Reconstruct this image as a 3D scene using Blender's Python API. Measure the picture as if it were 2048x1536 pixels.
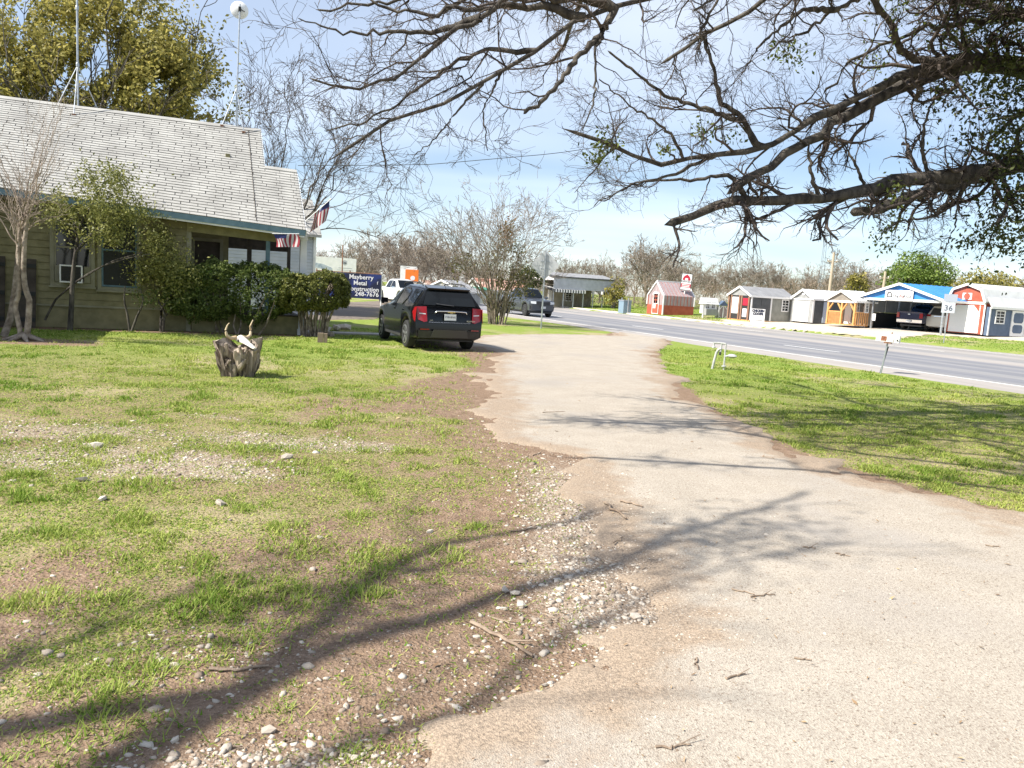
import bpy, bmesh, math, random
import numpy as np
from mathutils import Vector, Matrix
R = math.radians
rng = np.random.default_rng(7); random.seed(7)
sc = bpy.context.scene
for o in list(bpy.data.objects): bpy.data.objects.remove(o)
COL = sc.collection

# ------------------------------------------------------------------ camera
EYE = np.array([0., 0., 1.7]); FPX = 1547.
PITCH, ROLL = R(7.01), R(3.43)
_F = np.array([0, math.cos(PITCH), -math.sin(PITCH)]); _R = np.array([1., 0, 0]); _U = np.cross(_R, _F)
_R2 = math.cos(ROLL)*_R + math.sin(ROLL)*_U; _U2 = -math.sin(ROLL)*_R + math.cos(ROLL)*_U
cd = bpy.data.cameras.new('camera'); cam = bpy.data.objects.new('camera', cd); COL.objects.link(cam)
cd.sensor_fit = 'HORIZONTAL'; cd.sensor_width = 36; cd.lens = 36*FPX/2048; cd.clip_start = .05; cd.clip_end = 3000
cam.matrix_world = Matrix(((_R2[0], _U2[0], -_F[0], EYE[0]), (_R2[1], _U2[1], -_F[1], EYE[1]), (_R2[2], _U2[2], -_F[2], EYE[2]), (0, 0, 0, 1)))
sc.camera = cam

# ------------------------------------------------------------------ world, sun, exposure
SUN_EL = R(47); SUN_H = np.array([-.905, -.425]); SUN_H /= np.linalg.norm(SUN_H)
w = bpy.data.worlds.new('World'); sc.world = w; w.use_nodes = True
nt = w.node_tree; bgn = nt.nodes['Background']
sky = nt.nodes.new('ShaderNodeTexSky'); sky.sky_type = 'NISHITA'; sky.sun_disc = False
sky.sun_elevation = SUN_EL; sky.sun_rotation = math.atan2(SUN_H[0], SUN_H[1])
sky.air_density = 1.0; sky.dust_density = .35; sky.ozone_density = 4.5
tc = nt.nodes.new('ShaderNodeTexCoord')
sep = nt.nodes.new('ShaderNodeSeparateXYZ'); nt.links.new(tc.outputs['Generated'], sep.inputs[0])
def wmath(op, a, b):
    n = nt.nodes.new('ShaderNodeMath'); n.operation = op
    for i, q in enumerate((a, b)):
        if isinstance(q, (int, float)): n.inputs[i].default_value = q
        else: nt.links.new(q, n.inputs[i])
    return n.outputs[0]
zc = wmath('ADD', wmath('MAXIMUM', sep.outputs[2], 0.0), .12)      # thin cloud sheet overhead, seen in perspective
cmb = nt.nodes.new('ShaderNodeCombineXYZ')
nt.links.new(wmath('MULTIPLY', wmath('DIVIDE', sep.outputs[0], zc), .55), cmb.inputs[0])
nt.links.new(wmath('DIVIDE', sep.outputs[1], zc), cmb.inputs[1])
cn = nt.nodes.new('ShaderNodeTexNoise'); cn.inputs['Scale'].default_value = .62; cn.inputs['Detail'].default_value = 4; cn.inputs['Roughness'].default_value = .42
cn.inputs['Distortion'].default_value = .25
nt.links.new(cmb.outputs[0], cn.inputs['Vector'])
cr = nt.nodes.new('ShaderNodeValToRGB'); cr.color_ramp.elements[0].position = .36; cr.color_ramp.elements[0].color = (.06, .06, .06, 1)
cr.color_ramp.elements[1].position = .72; cr.color_ramp.elements[1].color = (.55, .55, .55, 1)
nt.links.new(cn.outputs['Fac'], cr.inputs[0])
mx = nt.nodes.new('ShaderNodeMix'); mx.data_type = 'RGBA'
nt.links.new(cr.outputs[0], mx.inputs[0]); nt.links.new(sky.outputs[0], mx.inputs[6]); mx.inputs[7].default_value = (10.5, 10.9, 11.4, 1)
nt.links.new(mx.outputs[2], bgn.inputs['Color']); bgn.inputs['Strength'].default_value = .085
sl = bpy.data.lights.new('sun', 'SUN'); sl.energy = 5.0; sl.angle = R(.55); sl.color = (1, .95, .86)
so = bpy.data.objects.new('sun', sl); COL.objects.link(so)
SUN = np.array([SUN_H[0]*math.cos(SUN_EL), SUN_H[1]*math.cos(SUN_EL), math.sin(SUN_EL)])
so.rotation_euler = Vector(SUN).to_track_quat('Z', 'Y').to_euler(); so.location = (-20, -20, 40)
sc.view_settings.view_transform = 'Standard'; sc.view_settings.look = 'None'; sc.view_settings.exposure = .86; sc.view_settings.gamma = 1
sc.cycles.max_bounces = 8; sc.cycles.transparent_max_bounces = 12
sc.cycles.use_denoising = True

# ------------------------------------------------------------------ frames: D runs along the highway, N across it
D = np.array([-.38619, .92242, 0]); N = np.array([.92242, .38619, 0])
GRID_ROT = math.atan2(N[1], N[0])
CURB_V, SHOULDER_V = 36.65, 18.0
def W(v, u, z=0): return N*v + D*u + np.array([0, 0, z])
def smooth(a, b, x): t = np.clip((x-a)/(b-a), 0, 1); return t*t*(3-2*t)
def terrain(x, y):
    x = np.asarray(x, float); y = np.asarray(y, float)
    v = N[0]*x + N[1]*y
    z = .12 + .035*np.clip(v-CURB_V, 0, 24)
    return np.where(v > CURB_V+.1, z, 0.0)
def ray(px, py): return _F + _R2*((px-1024)/FPX) - _U2*((py-768)/FPX)
def G(px, py):
    """ground point under a pixel of the photograph"""
    r = ray(px, py); z = 0.
    for _ in range(25):
        t = (z-EYE[2])/r[2]; p = EYE + r*t; z = .5*z + .5*float(terrain(p[0], p[1]))
    return p
def V(px, py, Y): r = ray(px, py); return EYE + r*(Y/r[1])
def atU(px, py, u): r = ray(px, py); p = EYE + r*(u/(r@D)); return p@N, u, p[2]

# ------------------------------------------------------------------ numpy noise
_T = rng.random((256, 256))
def vn(x, y, s=1., seed=0):
    x = np.asarray(x, float)/s + 17.3*seed; y = np.asarray(y, float)/s + 9.1*seed
    i = np.floor(x).astype(int); j = np.floor(y).astype(int); fx = x-i; fy = y-j
    fx = fx*fx*(3-2*fx); fy = fy*fy*(3-2*fy)
    a = _T[i & 255, j & 255]; b = _T[(i+1) & 255, j & 255]; c = _T[i & 255, (j+1) & 255]; d = _T[(i+1) & 255, (j+1) & 255]
    return (a*(1-fx)+b*fx)*(1-fy) + (c*(1-fx)+d*fx)*fy
def fbm(x, y, s=1., o=4, seed=0):
    r = 0; a = .5; t = 0
    for k in range(o): r = r + a*vn(x, y, s/2**k, seed+k*3); t += a; a *= .55
    return r/t

# ------------------------------------------------------------------ materials
MATS = {}
def mat(name, c, rough=.8, c2=None, scale=6., bump=0., bscale=40., metal=0., detail=5., spec=.5, stretch=None, lo=.35, hi=.65, attr=None, transl=0., coat=0., backc=None):
    if name in MATS: return MATS[name]
    m = bpy.data.materials.new(name); MATS[name] = m; m.use_nodes = True
    t = m.node_tree; b = t.nodes['Principled BSDF']; out = t.nodes['Material Output']
    b.inputs['Roughness'].default_value = rough; b.inputs['Metallic'].default_value = metal
    b.inputs['Specular IOR Level'].default_value = spec; b.inputs['Coat Weight'].default_value = coat
    c = tuple(c)+(1,)
    vec = None
    def coords():
        nonlocal vec
        if vec is None:
            g = t.nodes.new('ShaderNodeTexCoord'); vec = g.outputs['Object']
            if stretch:
                mp = t.nodes.new('ShaderNodeMapping'); mp.inputs['Scale'].default_value = stretch; t.links.new(vec, mp.inputs[0]); vec = mp.outputs[0]
        return vec
    colout = None
    if c2 is None: b.inputs['Base Color'].default_value = c
    else:
        cr = t.nodes.new('ShaderNodeValToRGB'); cr.color_ramp.elements[0].position = lo; cr.color_ramp.elements[1].position = hi
        cr.color_ramp.elements[0].color = c; cr.color_ramp.elements[1].color = tuple(c2)+(1,)
        if attr:
            a = t.nodes.new('ShaderNodeAttribute'); a.attribute_name = attr; t.links.new(a.outputs['Fac'], cr.inputs[0])
        else:
            n = t.nodes.new('ShaderNodeTexNoise'); n.inputs['Scale'].default_value = scale; n.inputs['Detail'].default_value = detail
            t.links.new(coords(), n.inputs['Vector']); t.links.new(n.outputs['Fac'], cr.inputs[0])
        colout = cr.outputs[0]; t.links.new(colout, b.inputs['Base Color'])
    if bump > 0:
        n = t.nodes.new('ShaderNodeTexNoise'); n.inputs['Scale'].default_value = bscale; n.inputs['Detail'].default_value = 4
        t.links.new(coords(), n.inputs['Vector'])
        bp = t.nodes.new('ShaderNodeBump'); bp.inputs['Strength'].default_value = min(1, bump); bp.inputs['Distance'].default_value = .02
        t.links.new(n.outputs['Fac'], bp.inputs['Height']); t.links.new(bp.outputs[0], b.inputs['Normal'])
    if transl > 0:
        tr = t.nodes.new('ShaderNodeBsdfTranslucent'); ms = t.nodes.new('ShaderNodeMixShader'); ms.inputs[0].default_value = transl
        if colout: t.links.new(colout, tr.inputs['Color'])
        else: tr.inputs['Color'].default_value = c
        t.links.new(b.outputs[0], ms.inputs[1]); t.links.new(tr.outputs[0], ms.inputs[2]); t.links.new(ms.outputs[0], out.inputs['Surface'])
    return m

# ------------------------------------------------------------------ mesh building
class MB:
    def __init__(s): s.v = []; s.f = []
    def add(s, vs, fs):
        o = len(s.v); s.v.extend([tuple(map(float, p)) for p in vs]); s.f.extend([tuple(i+o for i in f) for f in fs]); return s
    def hexa(s, p):   # 4 bottom ccw, 4 top ccw
        return s.add(p, [(3, 2, 1, 0), (4, 5, 6, 7), (0, 1, 5, 4), (1, 2, 6, 5), (2, 3, 7, 6), (3, 0, 4, 7)])
    def box(s, x0, x1, y0, y1, z0, z1):
        return s.hexa([(x0, y0, z0), (x1, y0, z0), (x1, y1, z0), (x0, y1, z0), (x0, y0, z1), (x1, y0, z1), (x1, y1, z1), (x0, y1, z1)])
    def bar(s, a, b, w, h=None, up=(0, 0, 1)):
        a = np.array(a, float); b = np.array(b, float); h = h or w; t = b-a; t /= np.linalg.norm(t)
        up = np.array(up, float)
        if abs(t@up) > .98: up = np.array([1., 0, 0])
        x = np.cross(t, up); x /= np.linalg.norm(x); y = np.cross(x, t)
        q = [(-.5, -.5), (.5, -.5), (.5, .5), (-.5, .5)]
        return s.hexa([a+x*i*w+y*j*h for i, j in q]+[b+x*i*w+y*j*h for i, j in q])
    def tube(s, pts, r, n=8, cap=True):
        pts = np.array(pts, float); k = len(pts); r = np.broadcast_to(np.array(r, float), (k,))
        t = np.gradient(pts, axis=0); t /= np.linalg.norm(t, axis=1)[:, None]+1e-9
        ref = np.array([0, 0, 1.]) if abs(t[:, 2]).mean() < .9 else np.array([1., 0, 0])
        x = np.cross(t, ref); x /= np.linalg.norm(x, axis=1)[:, None]+1e-9; y = np.cross(t, x)
        vs = []
        for i in range(k):
            for j in range(n):
                a = 2*math.pi*j/n; vs.append(pts[i]+(x[i]*math.cos(a)+y[i]*math.sin(a))*r[i])
        fs = [(i*n+j, i*n+(j+1) % n, (i+1)*n+(j+1) % n, (i+1)*n+j) for i in range(k-1) for j in range(n)]
        if cap: fs += [tuple(range(n))[::-1], tuple((k-1)*n+j for j in range(n))]
        return s.add(vs, fs)
    def lathe(s, prof, n=24, axis='z', c=(0, 0, 0), cap=True):
        vs = []; k = len(prof)
        for r, h in prof:
            for j in range(n):
                a = 2*math.pi*j/n; p = {'z': (r*math.cos(a), r*math.sin(a), h), 'x': (h, r*math.cos(a), r*math.sin(a)), 'y': (r*math.sin(a), h, r*math.cos(a))}[axis]
                vs.append(np.array(p)+c)
        fs = [(i*n+j, i*n+(j+1) % n, (i+1)*n+(j+1) % n, (i+1)*n+j) for i in range(k-1) for j in range(n)]
        if cap: fs += [tuple(range(n))[::-1], tuple((k-1)*n+j for j in range(n))]
        return s.add(vs, fs)
    def prism(s, loop, off):   # loop of 3d points pushed along off
        k = len(loop); off = np.array(off, float); a = [np.array(p, float) for p in loop]
        return s.add(a+[p+off for p in a], [tuple(range(k))[::-1], tuple(range(k, 2*k))]+[(i, (i+1) % k, (i+1) % k+k, i+k) for i in range(k)])
    def frame(s, x0, x1, z0, z1, y, t, d):   # picture-frame in the xz plane
        s.box(x0, x1, y, y+d, z0, z0+t); s.box(x0, x1, y, y+d, z1-t, z1); s.box(x0, x0+t, y, y+d, z0+t, z1-t); s.box(x1-t, x1, y, y+d, z0+t, z1-t); return s
    def obj(s, name, m, parent=None, base=(0, 0, 0), smooth=0, fixn=True):
        me = bpy.data.meshes.new(name); b = np.array(base, float)
        me.from_pydata([tuple(np.array(p)-b) for p in s.v], [], s.f)
        if fixn:
            bm = bmesh.new(); bm.from_mesh(me); bmesh.ops.recalc_face_normals(bm, faces=bm.faces); bm.to_mesh(me); bm.free()
        if smooth: me.shade_smooth(); me.set_sharp_from_angle(angle=R(smooth))
        if m: me.materials.append(m)
        o = bpy.data.objects.new(name, me); COL.objects.link(o)
        if parent is not None: o.parent = parent
        else: o.location = tuple(b)
        return o
def npmesh(name, verts, faces, m, parent=None, attr=None, smooth=False):
    """numpy arrays: verts (n,3), faces (f,3 or 4)"""
    me = bpy.data.meshes.new(name); verts = np.ascontiguousarray(verts, dtype=np.float32); faces = np.ascontiguousarray(faces, dtype=np.int32)
    nf, k = faces.shape
    me.vertices.add(len(verts)); me.vertices.foreach_set('co', verts.ravel())
    me.loops.add(nf*k); me.loops.foreach_set('vertex_index', faces.ravel())
    me.polygons.add(nf); me.polygons.foreach_set('loop_start', np.arange(0, nf*k, k, dtype=np.int32))
    me.update(calc_edges=True)
    for an, av in (attr or {}).items():
        a = me.attributes.new(an, 'FLOAT', 'POINT'); a.data.foreach_set('value', np.ascontiguousarray(av, dtype=np.float32))
    if smooth: me.shade_smooth()
    if m: me.materials.append(m)
    o = bpy.data.objects.new(name, me); COL.objects.link(o)
    if parent is not None: o.parent = parent
    return o
def tag(o, label, cat, group=None):
    o['label'] = label; o['category'] = cat
    if group: o['group'] = group
    return o
def struct(o, kind='structure', label=None): 
    o['kind'] = kind
    if label: o['label'] = label
    return o
def thing(name, label, cat, loc=(0, 0, 0), rz=0., group=None, rx=0., ry=0.):
    o = bpy.data.objects.new(name, None); COL.objects.link(o); o.empty_display_size = .2
    o.location = tuple(loc); o.rotation_euler = (rx, ry, rz)
    return tag(o, label, cat, group)
def copy_tree(o, parent=None):
    c = o.copy(); COL.objects.link(c); c.parent = parent
    for ch in [q for q in o.children]: copy_tree(ch, c)
    return c
def text(name, s, size, m, parent, loc, rot, align='CENTER', ext=.003, xs=1., off=0.):
    cu = bpy.data.curves.new(name, 'FONT'); cu.body = s; cu.size = size; cu.align_x = align; cu.align_y = 'CENTER'; cu.extrude = ext; cu.resolution_u = 2; cu.offset = off
    t = bpy.data.objects.new('tmp', cu); COL.objects.link(t)
    dg = bpy.context.evaluated_depsgraph_get(); me = bpy.data.meshes.new_from_object(t.evaluated_get(dg)); bpy.data.objects.remove(t); bpy.data.curves.remove(cu)
    me.materials.clear(); me.materials.append(m); me.name = name
    o = bpy.data.objects.new(name, me); COL.objects.link(o); o.parent = parent; o.location = loc; o.rotation_euler = rot; o.scale = (xs, 1, 1)
    return o
UPR = (R(90), 0, 0)    # text standing up, read from the -y side

# ================================================================== GROUND
def P2(lst): return [tuple(G(*p)[:2]) for p in lst]
DL = [(870, 1700), (905, 1536), (1080, 1420), (1210, 1320), (1270, 1235), (1225, 1150), (1200, 1060), (1170, 980), (1090, 910), (985, 850), (957, 800), (968, 745), (1000, 705)]
DF = [(930, 690), (925, 676), (1010, 669), (1120, 669), (1222, 671), (1228, 655), (1344, 678)]
DR = [(1322, 692), (1310, 705), (1318, 735), (1352, 772), (1392, 805), (1450, 842), (1590, 905), (1780, 965), (2048, 1040), (2500, 1190)]
drive_poly = np.array([(-.9, -14), (-.8, 1.2)] + P2(DL) + P2(DF) + P2(DR) + [(7.5, 2.6), (9, -2), (9, -14)])
def sdist(x, y, poly):
    """signed distance to a polygon, positive inside"""
    x = np.asarray(x, float); y = np.asarray(y, float); d = np.full(x.shape, 1e9); ins = np.zeros(x.shape, bool)
    n = len(poly)
    for i in range(n):
        ax, ay = poly[i]; bx, by = poly[(i+1) % n]; ex, ey = bx-ax, by-ay
        t = np.clip(((x-ax)*ex+(y-ay)*ey)/(ex*ex+ey*ey+1e-12), 0, 1)
        d = np.minimum(d, np.hypot(x-ax-t*ex, y-ay-t*ey))
        c = ((ay > y) != (by > y)) & (x < (bx-ax)*(y-ay)/(by-ay+1e-12)+ax); ins ^= c
    return np.where(ins, d, -d)
lot_poly = np.array(P2([(1478, 653), (1640, 667), (1790, 682), (1800, 677), (1870, 671), (2060, 684), (2250, 690), (2250, 676), (1700, 642), (1540, 632), (1470, 634), (1440, 639), (1440, 645)]))
side_poly = np.array(P2([(560, 606), (700, 604), (790, 601), (765, 628), (752, 640), (640, 641), (520, 640)]))
_dl = np.array([(-.8, 1.2)] + P2(DL)); 
def left_edge_x(y): return np.interp(y, _dl[:, 1], _dl[:, 0])
def lawn_left(x, y): return x < np.where(y > 27, -2.5, left_edge_x(y)+.8)
def masks(x, y):
    """bare soil, stoniness and dryness of the ground (0..1)"""
    sd = -sdist(x, y, drive_poly); left = lawn_left(x, y)
    n1 = fbm(x, y, 2.2, 4, 1); n2 = fbm(x, y, .55, 3, 5)
    wid = np.where(left, np.interp(y, [2, 4, 7, 11, 18, 22], [2.25, 2.35, 2.35, 1.7, .95, 2.0]), .22)
    b = 1-smooth(.15, 1.35, sd/wid + (n1-.5)*1.6 + (n2-.5)*.9)
    b = b*np.where(left, .95, .75)
    # worn spots out in the lawn
    b = np.maximum(b, smooth(.56, .72, n1*.75+n2*.3)*np.interp(y, [2, 5, 9, 14], [.85, .75, .35, .2]))
    v = N[0]*x+N[1]*y; u = D[0]*x+D[1]*y
    # shaded bed at the foot of the house
    bed = smooth(22.0, 22.7, u)*(1-smooth(27, 28, u))*smooth(-9, -8, v)*(1-smooth(3.4, 4.2, v)); b = np.maximum(b, bed*.95)
    crp = np.hypot((x+10.4)/2.0, (y-16.3)/.9); b = np.maximum(b, (1-smooth(.5, 1.3, crp))*.8)
    st = np.zeros_like(b)
    st = np.maximum(st, np.where(left, (1-smooth(.05, .95, sd))*(.18*smooth(2.0, 3.0, y)+.82*smooth(3.3, 4.2, y))*(1-.8*smooth(6.0, 8.5, y))*(1-smooth(8.5, 11, y)), 0))
    for cx, cy, rx, ry, a in ((-3.3, 6.7, 1.9, .75, .85), (-2.2, 7.9, 1.5, .55, .7), (-4.6, 7.6, 1.6, .7, .6), (-1.5, 3.3, .9, .5, .12), (-.75, 2.45, .7, .25, .55), (-3.1, 8.9, .9, .25, .55)):
        st = np.maximum(st, a*(1-smooth(.3, 1.25, np.hypot((x-cx)/rx, (y-cy)/ry)+(n2-.5)*1.1)))
    dry = fbm(x, y, 1.3, 4, 11)
    return np.clip(b, 0, 1), np.clip(st, 0, 1), dry, sd, left
def bumps(x, y):
    v = N[0]*x+N[1]*y
    k = (1-smooth(14.5, 16.5, v))
    return ((fbm(x, y, 1.7, 3, 21)-.5)*.07+(fbm(x, y, .3, 2, 25)-.5)*.018)*k*smooth(-.4, .9, -sdist(x, y, drive_poly))
# rows/columns spread with distance so near ground is fine
ys = np.concatenate([np.linspace(-30, 0, 14)[:-1], np.geomspace(1, 34, 190)-1, np.geomspace(33.6, 60, 40), np.geomspace(61, 900, 46)])
s_ = np.linspace(-1, 1, 261); s_ = np.sign(s_)*np.abs(s_)**1.15
gx = s_[None, :]*(11+1.25*np.abs(ys))[:, None]; gy = np.repeat(ys[:, None], len(s_), 1)
def grid_faces(nr, nc):
    i = np.arange(nr-1)[:, None]*nc+np.arange(nc-1)[None, :]
    return np.stack([i, i+1, i+1+nc, i+nc], -1).reshape(-1, 4)
bare, stone, dry, sd, left = masks(gx, gy)
gv = N[0]*gx+N[1]*gy
gz = terrain(gx, gy) + bumps(gx, gy)
gz -= .05*smooth(17.9, 18.6, gv)*(1-smooth(CURB_V-.2, CURB_V+.2, gv))
far = smooth(8, 20, gy)

def ground_material():
    m = bpy.data.materials.new('ground_soil_and_turf'); m.use_nodes = True; t = m.node_tree; b = t.nodes['Principled BSDF']
    L = t.links.new
    def nd(k, **kw):
        n = t.nodes.new(k)
        for a, q in kw.items(): setattr(n, a, q)
        return n
    geo = nd('ShaderNodeNewGeometry'); pos = geo.outputs['Position']
    def noise(s, d=5):
        n = nd('ShaderNodeTexNoise'); n.inputs['Scale'].default_value = s; n.inputs['Detail'].default_value = d; L(pos, n.inputs['Vector']); return n.outputs['Fac']
    def ramp(f, p0, c0, p1, c1):
        r = nd('ShaderNodeValToRGB'); e = r.color_ramp.elements; e[0].position = p0; e[1].position = p1; e[0].color = tuple(c0)+(1,); e[1].color = tuple(c1)+(1,); L(f, r.inputs[0]); return r.outputs[0]
    def mixc(f, a, c):
        n = nd('ShaderNodeMix', data_type='RGBA'); L(f, n.inputs[0]); L(a, n.inputs[6]); L(c, n.inputs[7]); return n.outputs[2]
    def mth(op, a, c):
        n = nd('ShaderNodeMath', operation=op)
        for i, q in enumerate((a, c)):
            if isinstance(q, (int, float)): n.inputs[i].default_value = q
            else: L(q, n.inputs[i])
        return n.outputs[0]
    def at(nm): a = nd('ShaderNodeAttribute', attribute_name=nm); return a.outputs['Fac']
    fine = noise(55, 6); mid = noise(9, 5); big = noise(1.4, 5); vfine = noise(190, 3)
    soil = ramp(fine, .3, (.15, .096, .061), .72, (.36, .25, .172))
    soil2 = ramp(mid, .35, (.13, .085, .056), .7, (.37, .265, .19)); soil = mixc(mth('MULTIPLY', big, .8), soil, soil2)
    turf = ramp(fine, .3, (.15, .125, .055), .75, (.38, .31, .17)); 
    farg = ramp(mid, .3, (.165, .245, .035), .75, (.29, .33, .08)); turf = mixc(at('far'), turf, farg)
    straw = ramp(vfine, .3, (.26, .2, .1), .7, (.5, .43, .27))
    turf = mixc(mth('MULTIPLY', ramp(at('dry'), .5, (0, 0, 0), .72, (.8, .8, .8)), 1.), turf, straw)
    bf = ramp(mth('ADD', at('bare'), mth('MULTIPLY', mth('SUBTRACT', mid, .5), .9)), .35, (0, 0, 0), .6, (1, 1, 1))
    col = mixc(bf, turf, soil)
    vor = nd('ShaderNodeTexVoronoi'); vor.inputs['Scale'].default_value = 26; L(pos, vor.inputs['Vector'])
    grit = ramp(vor.outputs['Distance'], .2, (.50, .43, .35), .6, (.3, .23, .17))
    gf = ramp(mth('ADD', at('stone'), mth('MULTIPLY', mth('SUBTRACT', fine, .5), 1.2)), .38, (0, 0, 0), .62, (1, 1, 1))
    col = mixc(mth('MULTIPLY', gf, .75), col, grit)
    chip = ramp(noise(75, 2), .66, (0, 0, 0), .70, (.65, .65, .65)); pale = ramp(vfine, .3, (.5, .42, .33), .7, (.62, .56, .48))
    col = mixc(mth('MULTIPLY', chip, bf), col, pale)
    L(col, b.inputs['Base Color']); b.inputs['Roughness'].default_value = .95; b.inputs['Specular IOR Level'].default_value = .15
    bp = nd('ShaderNodeBump'); bp.inputs['Strength'].default_value = .9; bp.inputs['Distance'].default_value = .03; L(mth('ADD', fine, mth('MULTIPLY', mid, .8)), bp.inputs['Height']); L(bp.outputs[0], b.inputs['Normal'])
    return m
gv_ = np.stack([gx, gy, gz], -1).reshape(-1, 3)
ground = npmesh('ground', gv_, grid_faces(*gx.shape), ground_material(), attr=dict(bare=bare.ravel(), stone=stone.ravel(), dry=dry.ravel(), far=far.ravel()), smooth=True)
struct(ground, label='patchy green lawn and bare brown soil')

# ---- driveway: a worn sheet whose ragged edge dives under the soil
def paving_material(name, c0, c1, grit, dirtc, big0, bigk=.5, speck=1.):
    m = bpy.data.materials.new(name); m.use_nodes = True; t = m.node_tree; b = t.nodes['Principled BSDF']; L = t.links.new
    geo = t.nodes.new('ShaderNodeNewGeometry')
    def noise(s, d=4, v=None):
        n = t.nodes.new('ShaderNodeTexNoise'); n.inputs['Scale'].default_value = s; n.inputs['Detail'].default_value = d; L(v or geo.outputs['Position'], n.inputs['Vector']); return n.outputs['Fac']
    def ramp(f, p0, c0, p1, c1):
        r = t.nodes.new('ShaderNodeValToRGB'); e = r.color_ramp.elements; e[0].position = p0; e[1].position = p1; e[0].color = tuple(c0)+(1,); e[1].color = tuple(c1)+(1,); L(f, r.inputs[0]); return r.outputs[0]
    def mixc(f, a, c):
        n = t.nodes.new('ShaderNodeMix'); n.data_type = 'RGBA'
        if isinstance(f, float): n.inputs[0].default_value = f
        else: L(f, n.inputs[0])
        L(a, n.inputs[6]); L(c, n.inputs[7]); return n.outputs[2]
    col = ramp(noise(2.2, 6), .32, c0, .68, c1)
    v = t.nodes.new('ShaderNodeTexVoronoi'); v.inputs['Scale'].default_value = 130*speck; L(geo.outputs['Position'], v.inputs['Vector'])
    col = mixc(.42, col, ramp(v.outputs['Color'], .15, (.25, .205, .17), .75, grit))
    dk = ramp(noise(60*speck, 2), .60, (0, 0, 0), .68, (.75, .75, .75)); blk = t.nodes.new('ShaderNodeRGB'); blk.outputs[0].default_value = (.16, .12, .09, 1); col = mixc(dk, col, blk.outputs[0])
    st = ramp(noise(.55, 6), .52, (0, 0, 0), .72, (bigk, bigk, bigk)); sb = t.nodes.new('ShaderNodeRGB'); sb.outputs[0].default_value = tuple(big0)+(1,); col = mixc(st, col, sb.outputs[0])
    a = t.nodes.new('ShaderNodeAttribute'); a.attribute_name = 'edge'
    ad = t.nodes.new('ShaderNodeMath'); ad.operation = 'ADD'; L(a.outputs['Fac'], ad.inputs[0])
    mu = t.nodes.new('ShaderNodeMath'); mu.operation = 'MULTIPLY_ADD'; L(noise(5, 6), mu.inputs[0]); mu.inputs[1].default_value = 1.1; mu.inputs[2].default_value = -.55; L(mu.outputs[0], ad.inputs[1])
    dirt = ramp(noise(75, 6), .32, np.array(dirtc)*.6, .68, np.array(dirtc)*1.5)
    col = mixc(ramp(ad.outputs[0], .35, (0, 0, 0), .85, (.85, .85, .85)), col, dirt)
    L(col, b.inputs['Base Color']); b.inputs['Roughness'].default_value = .92; b.inputs['Specular IOR Level'].default_value = .25
    bp = t.nodes.new('ShaderNodeBump'); bp.inputs['Strength'].default_value = .45; bp.inputs['Distance'].default_value = .008; L(v.outputs['Distance'], bp.inputs['Height']); L(bp.outputs[0], b.inputs['Normal'])
    return m
def sheet(name, poly, lift, m, step_fn, y0, y1, x0, x1, ragged=.25, edgew=.95, label=None, nsd=3):
    nx = int((x1-x0)/step_fn); yy = np.arange(y0, y1, step_fn) if y1-y0 < 30 else np.concatenate([np.arange(y0, 1, .5), np.geomspace(2, y1+1, 210)-1])
    X, Y = np.meshgrid(np.linspace(x0, x1, nx), yy)
    d = sdist(X, Y, poly) + (fbm(X, Y, .9, 4, nsd)-.5)*ragged*2+(fbm(X, Y, .2, 3, nsd+4)-.5)*ragged*.7
    z = terrain(X, Y) + np.clip(lift*smooth(-.05, .12, d) - .10*smooth(0.0, .25, -d), -.12, lift)
    keep = d > -.35; idx = grid_faces(*X.shape); fk = keep.ravel()[idx].all(1); idx = idx[fk]
    used = np.unique(idx); mp = np.full(X.size, -1); mp[used] = np.arange(len(used))
    vs = np.stack([X, Y, z], -1).reshape(-1, 3)[used]
    o = npmesh(name, vs, mp[idx], m, attr=dict(edge=(1-smooth(0, edgew, d)).ravel()[used]), smooth=True)
    return struct(o, label=label)
M_drive = paving_material('worn_chip_asphalt', (.31, .269, .218), (.40, .353, .293), (.55, .495, .415), (.29, .22, .158), (.29, .268, .25), .6)
sheet('driveway', drive_poly, .018, M_drive, .07, -14, 40, -4, 12, ragged=.6, label='pale worn driveway curving to the highway')
M_lot = paving_material('pale_caliche_lot', (.50, .43, .35), (.58, .52, .44), (.68, .61, .52), (.40, .36, .2), (.46, .40, .33), speck=.3)
sheet('sales_lot', lot_poly, .03, M_lot, .45, float(lot_poly[:, 1].min())-1, float(lot_poly[:, 1].max())+1, float(lot_poly[:, 0].min())-1, float(lot_poly[:, 0].max())+1, ragged=.3, label='pale gravel sales lot beyond the highway')
M_side = paving_material('dark_side_lot', (.12, .1, .085), (.17, .145, .12), (.24, .2, .17), (.2, .16, .1), (.13, .11, .09), speck=.3)
sheet('side_lot', side_poly, .02, M_side, .3, float(side_poly[:, 1].min())-1, float(side_poly[:, 1].max())+1, float(side_poly[:, 0].min())-1, float(side_poly[:, 0].max())+1, ragged=.3, label='dark paved side lot behind the parked black car')

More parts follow.
